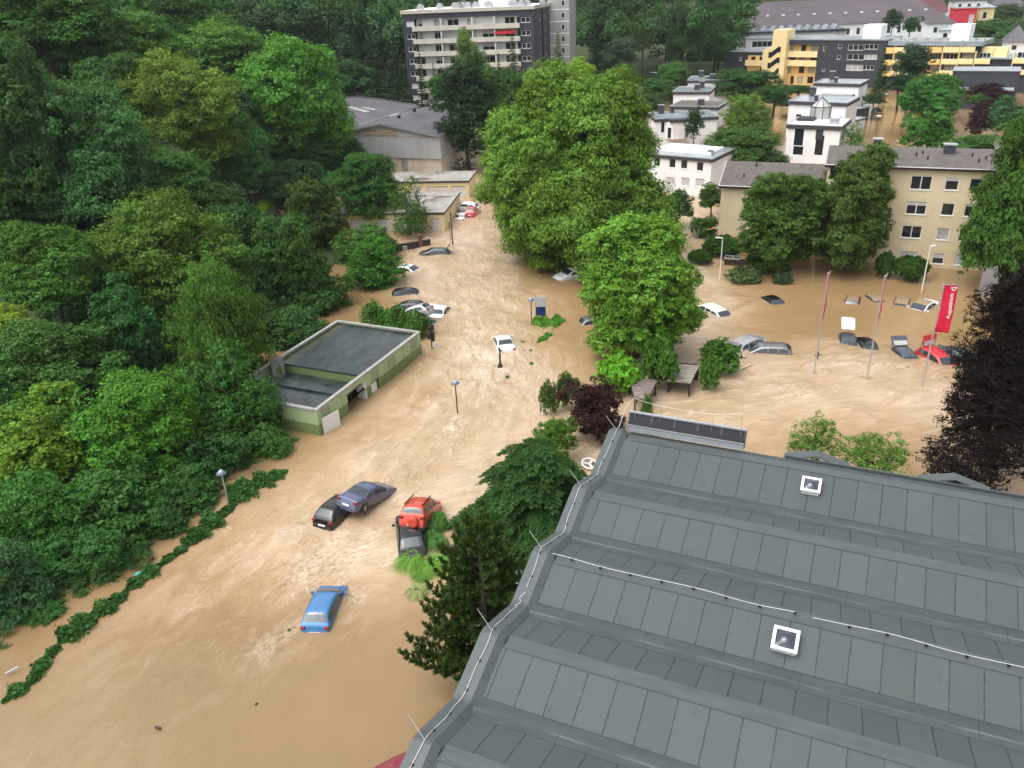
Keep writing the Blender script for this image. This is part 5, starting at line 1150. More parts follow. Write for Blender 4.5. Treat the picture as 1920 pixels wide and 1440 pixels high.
# lighter rear part of the block
mb = MB(); z2 = T_+5; sw = [(a, a+.8, z+.8, z+2.) for z in zf+[zf[0]+SH] for a in (2.2, 5.6)]
facade(mb, (L-.5, D+.02, 0), (1, 0, 0), 5.6, -2, z2, (), 0)
mb.build('rear_wall_front', M['corr'], h)
mb = MB(); facade(mb, (L+5.1, D+.02, 0), (0, 1, 0), 12, -2, z2, (), 0); mb.quad([(L-.5, D+.02, z2), (L+5.1, D+.02, z2), (L+5.1, D+12, z2), (L-.5, D+12, z2)])
for z in zf+[zf[0]+SH]: mb.box(L-.5, L+5.13, D-.03, D+.017, z-.12, z+.12, 1)
mb.build('rear_wall', [M['corr'], M['frame']], h)
for z in zf[:6]+[zf[0]+SH]: window(h, (L-.5, D+.02, 0), (1, 0, 0), 3.6, 4.4, z+.8, z+2.1, rev=-.03)
# --- yellow and black flats
M['yellow'] = plain('yellow_render', (.8, .54, .19), .8, .08, .5); M['lemon'] = plain('pale_yellow_balcony', (.84, .69, .36), .8, .08, .5)
A_ = ray(1354, 150, 246); B_ = ray(1935, 120, 196); f = Frame(A_, B_); L = f.L; D = 12.
h = building('apartment_complex', 'long yellow and black terrace of flats with a pale yellow stair tower', 'apartment house', f)
X = lambda px, py=110: f.x(px, py)
Z = lambda px, py: f.uv(px, py)[1]
tl, tm = Z(1400, 98), Z(1500, 75); tr = Z(1700, 76)
x1, x2, x3, x4, x5, xe = X(1436), X(1478), X(1533), X(1627), X(1818), L
flz = [Z(1500, p) for p in (157, 138, 119, 100, 82)]     # floor lines of the left yellow wing
mb = MB()
def blk(xa_, xb_, y0, y1, z0, z1, holes=(), m=0): 
    facade(mb, (xa_, y0, 0), (1, 0, 0), xb_-xa_, z0, z1, [(a-xa_, b-xa_, c, d) for a, b, c, d in holes], m); facade(mb, (xb_, y0, 0), (0, 1, 0), y1-y0, z0, z1, (), m); facade(mb, (xa_, y1, 0), (0, -1, 0), y1-y0, z0, z1, (), m)
    mb.quad([(xa_, y0, z1-.03), (xb_, y0, z1-.03), (xb_, y1, z1-.03), (xa_, y1, z1-.03)], m)
wy_ = []
blk(0, x1+.5, .3, D, -2, tl); 
hb = [(X(1619-24+i*0), X(1619), Z(1600, 92), Z(1600, 79)) for i in range(1)]
bw = []
for (pa, pb, ya, yb) in ((1592, 1620, 84, 94), (1590, 1622, 101, 112), (1588, 1620, 121, 132), (1388, 1392, 107, 113), (1545, 1549, 86, 95), (1573, 1580, 83, 90), (1571, 1577, 103, 111), (1543, 1548, 128, 133), (1623, 1648, 83, 92), (1622, 1646, 102, 111), (1619, 1640, 122, 131)):
    bw.append((X(pa, ya), X(pb, ya), Z((pa+pb)/2, yb), Z((pa+pb)/2, ya)))
blk(x3, x4+4.5, -.4, D, -2, tm, bw)
blk(x4+4.5, xe-12, 1.6, D, -2, tr-1.2); blk(xe-12.003, xe, .5, D, -2, tr-4.2)
mb.build('black_wall', [M['black_slate']], h)
for q in bw: window(h, (0, -.4, 0), (1, 0, 0), *q, kind=random.choice(['dark', 'curtain', 'dark']), mull=2 if q[1]-q[0] > 2 else 0)
# yellow wing left of the black part, with galleries
mb = MB(); hs = []
for (px, py, w, hh) in ((1485, 90, 1., 2.), (1507, 90, 1.4, 2.2), (1527, 89, 1.6, 2.), (1486, 110, 1.8, 2.2), (1504, 111, 1.6, 1.8), (1526, 110, 1.8, 1.8), (1481, 130, 1., 2.), (1503, 130, 1.6, 2.), (1521, 130, 1.6, 1.8), (1485, 150, 1., 2.2), (1500, 150, 1.5, 1.8), (1519, 150, 1.7, 1.8)):
    x, z = f.uv(px, py, .8); hs.append((x-x2-w/2, x-x2+w/2, z-hh/2, z+hh/2))
facade(mb, (x2, .8, 0), (1, 0, 0), x3-x2, -2, tm-1.2, hs); mb.build('yellow_wall', M['yellow'], h)
for q in hs: window(h, (x2, .8, 0), (1, 0, 0), *q, fr='dark_brown', kind=random.choice(['dark', 'dark', 'curtain']), mull=0, sill=False)
for py in (104, 121): z = Z(1505, py); MB().box(x2+.02, x3-.02, -.75, -.6, z-.4, z+1.2).box(x2+.02, x3-.02, -.6, .79, z-.4, z-.2).build('gallery', M['lemon'], h)
MB().box(x2-.3, x3, -.5, D, tm-1.2, tm).build('dark_parapet', M['black_slate'], h)
mb = MB(); hs = [(X(1408)-X(1402), X(1416)-X(1402), Z(1410, 116), Z(1410, 106)), (X(1424)-X(1402), X(1432)-X(1402), Z(1427, 116), Z(1427, 106)), (X(1426)-X(1402), X(1432)-X(1402), Z(1427, 135), Z(1427, 126))]
facade(mb, (X(1402), .12, 0), (1, 0, 0), x1-X(1402), -2, Z(1410, 104), hs); mb.build('yellow_wall', M['yellow'], h)
for q in hs: window(h, (X(1402), .12, 0), (1, 0, 0), *q, fr='dark_brown', sill=False)
z = Z(1418, 121); MB().box(X(1400), x1, -.9, -.75, z-.3, z+1.3).box(X(1400), x1, -.75, .11, z-.3, z-.1).build('gallery', M['lemon'], h)
# stair tower with slanting window bands
zt = Z(1465, 55); zs = Z(1440, 88)
mb = MB(); y0 = -2.6; pts = [(x1, -2), (x2, -2), (x2, zt), (X(1452), zt), (X(1452), Z(1450, 84)), (x1, Z(1440, 92))]
mb.quad([(a, y0, b) for a, b in pts]); mb.quad([(a, 3., b) for a, b in pts][::-1])
for (a, b), (c, d) in zip(pts, pts[1:]+pts[:1]): mb.quad([(a, y0, b), (a, 3., b), (c, 3., d), (c, y0, d)])
st_ = mb.build('stair_tower', M['lemon'], h)
for (pa, ya, pb, yb) in ((1441, 103, 1464, 93), (1439, 123, 1462, 113), (1448, 140, 1460, 133)):
    (xa_, za), (xb_, zb) = f.uv(pa, ya, y0), f.uv(pb, yb, y0); w1 = (xb_-xa_)*.22; mb = MB()
    for q in ([(xa_, za-.75), (xa_+w1, za-.75), (xa_+w1, za+.75), (xa_, za+.75)], [(xa_+w1, za-.75), (xb_-w1, zb-.75), (xb_-w1, zb+.75), (xa_+w1, za+.75)], [(xb_-w1, zb-.75), (xb_, zb-.75), (xb_, zb+.75), (xb_-w1, zb+.75)]): mb.quad([(a, y0-.04, b) for a, b in q])
    mb.build('window_band', M['glass'], st_)
# balcony bays on the right
for bi, (pa, pb) in enumerate(((1648, 1674), (1675, 1703), (1703, 1737), (1740, 1764), (1766, 1796), (1797, 1826), (1828, 1858), (1900, 1935))):
    xa_, xb_ = X(pa), X(pb)
    for fi, (ya, yb) in enumerate(((88, 98), (111, 120), (133, 141))):
        sl = (pa-1766)*-.012; z0, z1 = Z((pa+pb)/2, yb+sl), Z((pa+pb)/2, ya+sl)
        if bi >= 6 and fi == 0: continue
        b_ = MB().box(xa_+.05, xb_-.05, -.35, -.2, z0, z1+.1).box(xa_+.05, xb_-.05, -.2, 1.58, z0-.15, z0+.05).box(xa_-.12, xa_+.045, -.25, 1.58, z0, z0+2.9).build('balcony', M['yellow'] if bi in (3, 0) and fi < 3 else M['lemon'], h)
        window(b_, (0, 1.6, 0), (1, 0, 0), xa_+.5, xb_-.5, z0+.1, z0+2.4, kind=random.choice(['dark', 'curtain', 'dark']), mull=2, rev=-.03, sill=False)
mb = MB().box(-.3, x1, .0, D+.3, tl, tl+.3); mb.box(x3-.3, x4+4.8, -.7, D+.3, tm, tm+.35); mb.box(x4+4.8, xe-11.5, -.5, D+.3, tr-1.2, tr-.1); mb.box(x2, x3-.3, -.7, D+.3, tm, tm+.3); mb.box(xe-11.5, xe+.3, -.3, D+.3, tr-4.2, tr-3.8)
rf = mb.build('roof', M['wet_roof'], h)
for (pa, pb, hh, y) in ((1600, 1634, 4.2, 5), (1767, 1802, 4.2, 4)): MB().box(X(pa), X(pb), y, y+5, tr-.1, tr+hh*.85).build('lift_house', M['white'], rf)
for px in (1640, 1668, 1690, 1715, 1740, 1812, 1825): x = X(px); MB().box(x-1., x+1., 3, 5, tr-.1, tr+.3).build('roof_dome', M['curtain'], rf)
for px in (1845, 1870): MB().box(X(px)-1.6, X(px)+1.6, 2, 4, tr-3.8, tr-1.6).build('terrace_box', M['lemon'], rf)
# --- dark annex block in front of the flats
f = Frame(ray(1782, 160, 184), ray(1908, 160, 178)); zt = f.uv(1850, 136)[1]; h = building('annex_block', 'low dark slate block with a pale flat roof in front of the yellow balconies', 'building', f)
wall_shell(f.L, 9, -2, zt, [], [M['black_slate'], M['dark_brown']], h); flat_roof(h, f.L, 9, zt, [M['felt_flat'], M['black_slate'], M['alu']], .3, .1)
MB().box(1, f.L-1, -3.5, -.003, -2, zt-3.4).build('porch', M['black_slate'], h); MB().box(.6, f.L-.6, -3.9, -.003, zt-3.39, zt-3.1).build('porch_roof', M['felt_flat'], h)
# --- far town
M['brown_roof'] = plain('brown_school_roof', (.085, .07, .078), .75, .2, .1); M['maroon'] = plain('maroon_roof', (.12, .045, .05), .8, .2, .2)
def far_hip(name, lb, cat, pa, pb, da, db, eave_py, hgt, rise, D, wallm, roofm, base=-2, group=None, hip=4.):
    f = Frame(ray(*pa, da), ray(*pb, db)); z = ray(pa[0], eave_py, da).z; h = building(name, lb, cat, f, group)
    hs = [(x, x+1.3, z-hgt*.75, z-hgt*.3) for x in np.arange(1.5, f.L-2, 3.6)]
    wall_shell(f.L, D, base, z, hs, [M[wallm], M['dark_brown']], h, top=False)
    for q in hs: window(h, *FRONT, *q, rev=.1, sill=False)
    mb = MB(); o = .6; hp = min(hip, f.L/2-.2)
    a, b, c, d = (-o, -o, z), (f.L+o, -o, z), (f.L+o, D+o, z), (-o, D+o, z); e, g_ = (hp, D/2, z+rise), (f.L-hp, D/2, z+rise)
    mb.quad([a, b, g_, e]); mb.quad([c, d, e, g_]); mb.quad([b, c, g_]); mb.quad([d, a, e]); mb.quad([a, d, c, b])
    rf = mb.build('roof', M[roofm], h); return f, h, rf, z
f_s, h_s, rf_s, z_s = far_hip('school', 'long white school with a huge brown hipped roof beyond the flats', 'school', (1392, 62), (1780, 52), 300, 292, 52, 5, 8, 30, 'white', 'brown_roof', hip=10)
for k in range(12): x = 4+k*f_s.L/13; y = 6.; MB().box(x-.5, x+.5, y-.4, y+.4, z_s+8*(y+.6)/15.6-.1, z_s+8*(y+.6)/15.6+.35).build('roof_light', M['white'], rf_s)
mb = MB(); f2 = Frame(ray(1392, 72, 283), ray(1585, 68, 278)); z2 = ray(1392, 57, 283).z; h2 = building('pavilion_row', 'row of small gabled skylights over a dark glazed hall beside the school', 'hall', f2)
mb.box(0, f2.L, 0, 10, -2, z2-1.2, 0); mb.box(-.3, f2.L+.3, -.4, 10, z2-1.2, z2-.6, 1); mb.build('wall', [M['curtain'], M['dark_brown']], h2)
for k in range(11):
    x = 1+k*(f2.L-2)/11; w = (f2.L-2)/11*.8; m2 = MB(); m2.quad([(x, 1, z2-.6), (x+w, 1, z2-.6), (x+w/2, 1, z2+.9)]); m2.quad([(x, 1, z2-.6), (x+w/2, 1, z2+.9), (x+w/2, 9, z2+.9), (x, 9, z2-.6)]); m2.quad([(x+w/2, 1, z2+.9), (x+w, 1, z2-.6), (x+w, 9, z2-.6), (x+w/2, 9, z2+.9)]); m2.build('skylight', M['wet_roof'], h2)
mb = MB(); f2 = Frame(ray(1398, 90, 268), ray(1565, 88, 262)); z2 = ray(1398, 74, 268).z; h2 = building('glazed_hall', 'pale flat hall with a band of windows behind the stair tower', 'hall', f2); wall_shell(f2.L, 8, -2, z2, [(2, f2.L-2, z2-2.4, z2-.6)], [M['white'], M['dark_brown']], h2); window(h2, *FRONT, 2, f2.L-2, z2-2.4, z2-.6, mull=14); flat_roof(h2, f2.L, 8, z2, [M['wet_roof'], M['alu'], M['alu']], .3)
f2 = Frame(ray(1786, 45, 290), ray(1828, 42, 288)); z2 = ray(1790, 17, 290).z; h2 = building('red_house', 'bright red flat roofed house above the flats', 'house', f2); M['red_wall'] = plain('red_render', (.55, .03, .05), .8, .1); wall_shell(f2.L, 9, -2, z2, [(5, 6.6, z2-4.5, z2-1.8)], [M['red_wall'], M['dark_brown']], h2); window(h2, *FRONT, 5, 6.6, z2-4.5, z2-1.8, kind='blind'); flat_roof(h2, f2.L, 9, z2, [M['wet_roof'], M['red_wall'], M['alu']], .3)
FT = 'houses of the far town'
far_hip('house', 'far house with a steep maroon roof left of the red house', 'house', (1705, 32), (1775, 28), 315, 312, 24, 4, 9, 14, 'white', 'maroon', group=FT)
far_hip('house', 'white far house with grey roof between school and red house', 'house', (1742, 52), (1790, 50), 275, 273, 44, 4, 3, 9, 'white', 'brown_roof', group=FT)
far_hip('house', 'cream far house with flat grey top right of the red house', 'house', (1832, 38), (1862, 35), 292, 290, 14, 5, 1.2, 10, 'pale_yellow', 'wet_roof', group=FT)
far_hip('house', 'grey roofed far house at the upper picture edge, nearest the corner', 'house', (1862, 18), (1915, 15), 340, 338, 10, 4, 7, 12, 'white', 'slate_roof', group=FT)
far_hip('house', 'dark roofed far house between maroon roof and corner house', 'house', (1790, 10), (1850, 7), 345, 342, 2, 4, 8, 12, 'white', 'brown_roof', group=FT)
far_hip('house', 'far house with dull roof above the school ridge', 'house', (1620, 14), (1700, 10), 360, 356, 6, 4, 7, 12, 'white', 'slate_roof', group=FT)
far_hip('house', 'white annexe house stepped below the maroon roof', 'house', (1758, 66), (1800, 63), 255, 252, 56, 3, 1, 9, 'white', 'wet_roof', group=FT)
far_hip('house', 'small grey house among pale trees below the upper corner', 'house', (1885, 92), (1925, 90), 232, 230, 78, 3, 4, 8, 'white', 'slate_roof', group=FT)
# ---------------------------------------------------------------- grey folded-plate hall in the foreground
n = NT('grey_roofing_felt'); uv = n.node('ShaderNodeTexCoord').outputs['UV']; sep = n.node('ShaderNodeSeparateXYZ'); n.ln(uv, sep.inputs[0])
def mapuv(sx, sy):
    mp = n.node('ShaderNodeMapping'); mp.inputs['Scale'].default_value = (sx, sy, 1); n.ln(uv, mp.inputs[0]); return mp.outputs[0]
u_ = n.math('ADD', sep.outputs[0], n.math('MULTIPLY', n.math('SUBTRACT', n.noise(mapuv(1.2, 1.2), 1.5, 3), .5), .05))
fr_ = n.math('FRACT', u_); ed = n.math('MINIMUM', fr_, n.math('SUBTRACT', 1., fr_))
brk = n.noise(mapuv(3, 1.4), 2.2, 3); seam = n.math('MULTIPLY', n.mrange(ed, .027, .01), n.mrange(brk, .3, .55, .25, 1.), clamp=True)
wn = n.node('ShaderNodeTexWhiteNoise', noise_dimensions='1D'); n.ln(n.math('FLOOR', u_), wn.inputs['W'])
blot = n.noise(mapuv(1, 1), .55, 6, .7); strk = n.noise(mapuv(8, .4), 1.2, 6, .72); grain = n.noise(mapuv(1, 1), 45, 2)
FELT = (.052, .067, .069)
c = n.mix(n.math('ADD', n.math('MULTIPLY', wn.outputs[0], .5), n.math('MULTIPLY', n.mrange(blot, .3, .7), .5)), tuple(x*.8 for x in FELT), tuple(x*1.18 for x in FELT))
c = n.mix(n.math('MULTIPLY', n.mrange(strk, .46, .7), .65), c, (.05, .06, .066)); c = n.mix(n.math('MULTIPLY', n.mrange(grain, .3, .7), .14), c, (.2, .22, .22))
c = n.mix(n.math('MULTIPLY', n.mrange(n.noise(mapuv(.35, .6), .8, 6, .75), .56, .7), .35), c, (.085, .082, .055))
dk_ = n.math('MULTIPLY', n.mrange(n.noise(mapuv(.8, .5), 1.7, 7, .78), .58, .72), .5); c = n.mix(dk_, c, (.022, .028, .03)); c = n.mix(n.math('MULTIPLY', seam, .92), c, (.018, .022, .024)); n.set(c, n.mrange(blot, .3, .7, .5, .7), 0, .3)
n.bump(n.math('SUBTRACT', n.math('MULTIPLY', blot, .5), n.math('MULTIPLY', seam, .35)), .35, .06); M['felt'] = n.mat
n = NT('grey_gutter_felt'); uv = n.node('ShaderNodeTexCoord').outputs['UV']
b1 = n.noise(mapuv(.5, 2.), 1.0, 6, .7); c = n.mix(n.mrange(b1, .35, .7), (.05, .061, .062), (.074, .087, .088)); c = n.mix(n.math('MULTIPLY', n.mrange(n.noise(mapuv(1, 1), 40, 2), .3, .7), .12), c, (.22, .23, .23))
n.set(c, n.mrange(b1, .3, .7, .32, .62), 0, .4); n.bump(b1, .2, .05); M['gutter_felt'] = n.mat
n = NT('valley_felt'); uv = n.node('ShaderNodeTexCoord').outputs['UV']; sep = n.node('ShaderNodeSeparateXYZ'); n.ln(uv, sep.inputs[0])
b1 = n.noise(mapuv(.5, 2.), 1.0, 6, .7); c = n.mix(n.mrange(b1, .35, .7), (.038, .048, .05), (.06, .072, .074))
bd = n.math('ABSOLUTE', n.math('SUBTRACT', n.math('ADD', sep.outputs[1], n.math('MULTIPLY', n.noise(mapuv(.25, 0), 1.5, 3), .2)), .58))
glint_ = n.math('MULTIPLY', n.mrange(bd, .06, .01), n.mrange(n.noise(mapuv(.22, 0), 1.2, 3), .42, .58), clamp=True)  # pale broken line painted along the valley in place of its highlight
c = n.mix(n.math('MULTIPLY', glint_, .4), c, (.2, .215, .225)); fx_ = n.math('FRACT', n.math('MULTIPLY', sep.outputs[0], .19)); c = n.mix(n.math('MULTIPLY', n.mrange(fx_, .006, .003), .8), c, (.02, .024, .026))
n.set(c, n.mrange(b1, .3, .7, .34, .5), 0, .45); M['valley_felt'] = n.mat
HF = Frame(at(1145, 810, 9), at(1145, 810, 9)+Vector((.9086, -.4178, 0)))
hall = building('hall', 'large hall with a folded grey felt roof filling the lower corner', 'hall', HF)
RZ, VZ, UE = 9.12, 8.22, 34.
Rs = [.25, 5.6, 10.35, 15.15, 20.0, 24.85, 29.7]; Vs = [3.2, 8.0, 12.75, 17.6, 22.45, 27.3]
def zp(s):
    a = sorted([(x, RZ) for x in Rs]+[(x, VZ) for x in Vs]+[(-1.2, 8.5)]); return float(np.interp(s, [p[0] for p in a], [p[1] for p in a]))
mb = MB(); u0 = .78; NU = 14; us = np.linspace(u0, UE, NU)
rr_ = np.random.default_rng(8); uoff = 0.
def strip(s0, s1, m, lift=0., cols=None):
    global uoff
    uoff += rr_.uniform(0, 1)
    for i in range(NU-1):
        a, b = us[i], us[i+1]; L_ = math.hypot(s1-s0, zp(s1)-zp(s0))
        mb.quad([(a, -s0, zp(s0)+lift), (a, -s1, zp(s1)+lift), (b, -s1, zp(s1)+lift), (b, -s0, zp(s0)+lift)], m, [(a+uoff, 0), (a+uoff, L_), (b+uoff, L_), (b+uoff, 0)])
for k, r in enumerate(Rs[:-1]):
    v, r2_ = Vs[k], Rs[k+1]
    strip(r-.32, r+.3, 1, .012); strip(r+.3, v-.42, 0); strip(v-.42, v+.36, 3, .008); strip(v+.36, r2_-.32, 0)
    # dark lap lines where gutter and ridge sheets end
for k in range(len(Rs)-1):
    for s_ in (Rs[k]+.3, Vs[k]-.42):
        mb.quad([(u0, -s_+.012, zp(s_)+.018), (u0, -s_-.012, zp(s_)+.018), (UE, -s_-.012, zp(s_)+.018), (UE, -s_+.012, zp(s_)+.018)], 2)
strip(-1.2, Rs[0]-.32, 0)
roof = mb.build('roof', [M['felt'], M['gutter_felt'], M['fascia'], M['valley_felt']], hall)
# raised verge that follows the folds along the gable
S_ = sorted({-.35, *[s for s in np.arange(-.3, 29.8, .3)], *Rs, *Vs}); mb = MB(); lift = .24
def zv(s): return sum(zp(s+d) for d in (-.14, 0, .14))/3+lift
for a, b in zip(S_[:-1], S_[1:]):
    za, zb = zv(a), zv(b); q = lambda u, s, z: (u, -s, z)
    mb.quad([q(0, a, za-.05), q(0, b, zb-.05), q(.34, b, zb), q(.34, a, za)], 0, [(0, a), (0, b), (.34, b), (.34, a)])
    mb.quad([q(.34, a, za), q(.34, b, zb), q(.66, b, zb-.02), q(.66, a, za-.02)], 0, [(.34, a), (.34, b), (.66, b), (.66, a)])
    mb.quad([q(.66, a, za-.02), q(.66, b, zb-.02), q(.9, b, zp(b)+.01), q(.9, a, zp(a)+.01)], 0, [(.66, a), (.66, b), (.9, b), (.9, a)])
    mb.quad([q(0, a, za-.6), q(0, b, zb-.6), q(0, b, zb-.05), q(0, a, za-.05)], 0, [(0, a), (0, b), (.4, b), (.4, a)])
mb.build('verge', M['gutter_felt'], hall, True)
mb = MB(); mb.box(.08, UE, -30, .9, -2, VZ-.35); mb.build('wall', M['concrete'], hall)
# rear eave: gutter upstand with two small saddle gables
MB().box(u0+7.6, UE, 1.25, 1.33, 8.2, 8.62).box(u0, UE, .95, 1.25, 8.1, 8.3).build('eave_upstand', M['gutter_felt'], hall)
MB().box(u0+6, UE, .55, .6, 8.82, 9.0).build('eave_shadow_gap', M['black'], hall) if False else None
def hl(px, py, z):
    p = at(px, py, z); return HF.loc(p)
for px in (1530, 1790):
    u, yy = hl(px, 866 if px < 1700 else 912, 8.5); mb = MB(); w = 1.5
    for k in (0, 1): pass
    A1, B1, C1 = (u-w, 1.4, 8.28), (u, 1.4, 8.72), (u+w, 1.4, 8.28); A2, B2, C2 = (u-w, 2.1, 8.28), (u, 2.1, 8.72), (u+w, 2.1, 8.28)
    mb.quad([A1, B1, B2, A2], 0, [(0, 0), (2, 0), (2, 2), (0, 2)]); mb.quad([B1, C1, C2, B2], 0, [(0, 0), (2, 0), (2, 2), (0, 2)])
    mb.quad([(u-w*.8, 1.405, 8.29), (u+w*.8, 1.405, 8.29), (u, 1.405, 8.64)], 1); mb.quad([(u-w, 1.4, 8.28), (u, 1.4, 8.72), (u, 1.4, 8.78), (u-w, 1.4, 8.34)], 0); mb.quad([(u, 1.4, 8.72), (u+w, 1.4, 8.28), (u+w, 1.4, 8.34), (u, 1.4, 8.78)], 0)
    mb.build('saddle_gable', [M['gutter_felt'], M['black']], hall)
# lightning cable on verge and ridge
def cable(pts, name='lightning_cable', clips=True):
    mb = MB(); mb.tube(pts, .008, 5); c_ = mb.build(name, M['frame'], hall); mb = MB()
    L_ = 0.
    for a, b in zip(pts[:-1], pts[1:]):
        L_ += (Vector(b)-Vector(a)).length
        if L_ > 1.05 and clips: MB().box(b[0]-.05, b[0]+.05, b[1]-.04, b[1]+.04, b[2]-.09, b[2]-.01).build('cable_clip', M['black'], c_); L_ = 0
wob = lambda s: .035*math.sin(s*1.7)+.02*math.sin(s*4.1)
cable([(.36+wob(s), -s, zv(s)+.05) for s in np.arange(-.2, 12.3, .25)]); cable([(.38+wob(s), -s, zv(s)+.05) for s in np.arange(13., 29, .25)]); cable([(.3, -13., zv(13)+.06), (.42, -12.75, zv(12.7)+.12), (.3, -12.55, zv(12.5)+.1), (.45, -12.35, zv(12.4)+.2)], clips=False)
rid = Rs[2]; cable([(u, -rid+.05*math.sin(u*1.3), RZ+.07+.012*math.sin(u*2)) for u in np.arange(.4, 10.3, .3)]); cable([(u, -rid+.06*math.sin(u*1.1), RZ+.07+.012*math.sin(u*2)) for u in np.arange(10.6, UE, .3)])
for r in Rs[:5]: MB().tube([(.36, -r, zv(r)+.02), (-.25, -r+.2, zv(r)+.62)], [.014, .01], 5).build('lightning_rod', M['alu'], hall)
# black collector frame on the far edge
ua, ya = hl(1172, 822, 9.1); ub, yb = hl(1392, 846, 9.1); ua, ub = .75, ub
mb = MB(); mb.quad([(ua, .55, 9.25), (ub, .55, 9.25), (ub, .95, 9.8), (ua, .95, 9.8)], 0); mb.box(ua, ub, .95, 1.0, 9.0, 9.79, 0)
for k in range(6): x = ua+(ub-ua)*k/5; mb.bar((x, .53, 9.05), (x, .93, 9.78), .09, m=1)
mb.box(ua-.05, ub+.05, .86, 1.02, 9.8, 9.87, 2); mb.bar((ua, .52, 9.28), (ub, .52, 9.28), .06, m=2); mb.box(ua, ub, .5, .56, 8.95, 9.22, 3)
mb.build('solar_collector', [NT('collector_glass').set((.006, .006, .009), .45, 0, .25).mat, M['fascia'], M['alu'], M['felt_flat']], hall)
mb = MB()
for k in (.05, .27, .72, .96): x = ua+(ub-ua)*k; MB().tube([(x, .8, 9.3), (x, .8, 10.7)], [.014, .01], 5).build('lightning_rod', M['alu'], hall)
mb.tube([(.45, -.1, 9.4), (.62, .5, 10.3), (.95, .8, 10.7)], .02, 6); mb.build('lightning_rod', M['alu'], hall)
cable([(.95+t*.45, .8-.02*math.sin(t), 10.7-.09*t+.008*t*t) for t in range(0, 13)], clips=False)
# skylights
n = NT('smoked_dome'); n.set((.03, .035, .05), .12, 0, .9); M['dome'] = n.mat
for px, py, sz, k in ((1520, 916, .84, 0), (1472, 1206, .88, 2)):
    z = 8.75
    for _ in range(4): u, yy = hl(px, py, z); z = zp(-yy)
    ang = math.atan2(RZ-VZ, Vs[k]-Rs[k])
    e = link('skylight', None); bpy.data.objects.remove(e)
    mb = MB(); h_ = sz/2; i_ = h_-.12
    mb.box(-h_+.05, h_-.05, -h_+.05, h_-.05, -.1, .2); 
    for q in ((-h_, h_, -h_, -i_), (-h_, h_, i_, h_), (-h_, -i_, -i_, i_), (i_, h_, -i_, i_)): mb.box(*q, .2, .32)
    sk = mb.build('skylight', M['door_white'], hall, bevel=.02); sk.location = (u, yy, zp(-yy)); sk.rotation_euler = (ang, 0, 0)
    g_ = MB(); g_.grid([[(x, y, .27+.17*(1-(x/i_)**2)*(1-(y/i_)**2)) for x in np.linspace(-i_, i_, 9)] for y in np.linspace(-i_, i_, 9)]); g_.build('dome', M['dome'], sk, True)
# ---------------------------------------------------------------- street furniture
def hgt(px, py, top_py, z0=0.):
    b = at(px, py, z0); lo, hi = 0, 60
    for _ in range(40):
        m_ = (lo+hi)/2; q = Vector((b.x, b.y, m_))-Vector((0, 0, H)); d_ = q.dot(fw); yy = 720+F*q.dot(-Vector(img_y)*-1)/d_
        if yy > top_py: lo = m_
        else: hi = m_
    return b, lo
M['lamp_cone'] = plain('blue_grey_lamp_cone', (.3, .38, .52), .35, .08, 4, .2)
M['lamp_white'] = plain('lamp_white', (.7, .7, .68), .4, .05)
for px, py, tp, lb in ((858, 775, 712, 'cone topped lamp standing in the fast current, water piling at its foot'), (997, 610, 557, 'cone topped lamp beside the grey and blue board'), (429, 946, 880, 'cone topped lamp leaning out of the bank hedge')):
    b, h_ = hgt(px, py, tp); r = thing('street_lamp', lb, 'lamp', (b.x, b.y, -1.5), 0, 'cone topped lamps')
    MB().tube([(0, 0, 0), (0, 0, h_+1.4)], [.06, .045], 10).build('pole', M['dark_steel'] if px != 429 else M['alu'], r)
    mb = MB().tube([(0, 0, h_+1.2), (0, 0, h_+1.5)], [.34, .02], 20).tube([(0, 0, h_+1.05), (0, 0, h_+1.2)], [.1, .12], 12); mb.build('lamp_shade', M['lamp_cone'], r, True)
for px, py, tp, hw, lb in ((1349, 524, 446, .35, 'pale lamp pole with a flat arm at the gable of the cream flats'), (1728, 546, 462, .3, 'pale lamp pole in the car park before the ground floor windows'), (1655, 213, 176, .5, 'white globe lamp at the upper end of the flooded lane'), (1641.5, 260, 217, .5, 'white globe lamp at the lower end of the flooded lane'), (1823, 190, 166, .5, 'white lamp head above the small bush by the dark annex'), (1836, 245, 211, .5, 'white lamp head over the purple hedge'), (1193, 154, 120, .3, 'white bent lamp pole beside the far flooded road')):
    b, h_ = hgt(px, py, tp); r = thing('street_lamp', lb, 'lamp', (b.x, b.y, -1.5), 0, 'pale poles and globe lamps')
    pm = M['dark_steel'] if px in (1655, 1641.5) else M['lamp_white']
    MB().tube([(0, 0, 0), (0, 0, h_+1.5)], [.07, .045], 8).build('pole', pm, r)
    mb = MB()
    if hw > .4: mb.tube([(0, 0, h_+1.15), (0, 0, h_+1.3), (0, 0, h_+1.5)], [.15, .3, .26], 14).tube([(0, 0, h_+1.5), (0, 0, h_+1.56)], [.5, .45], 16)
    else: mb.bar((0, 0, h_+1.5), (-.75 if px == 1349 else .5, 0, h_+1.58), .16, .1)
    mb.build('lamp_head', M['lamp_white'], r)
# info board
b, h_ = hgt(1014, 591, 557); r = thing('info_board', 'tall board, pale grey above and dark blue below, beside the cone topped lamp', 'sign', (b.x, b.y, -1.5), -.05)
M['navy'] = plain('navy_panel', (.012, .03, .13), .4, .08); M['board_grey'] = plain('pale_board', (.42, .44, .45), .45, .08)
zs_ = h_*.47
MB().box(-.47, .47, -.05, .05, 1.5+zs_, 1.5+h_).build('upper_panel', M['board_grey'], r); MB().box(-.47, .47, -.055, .055, .9, 1.497+zs_).build('lower_panel', M['navy'], r)
for s in (-1, 1): MB().box(s*.5-.03, s*.5+.03, -.06, .06, 0, 1.53+h_).build('post', M['alu'], r)
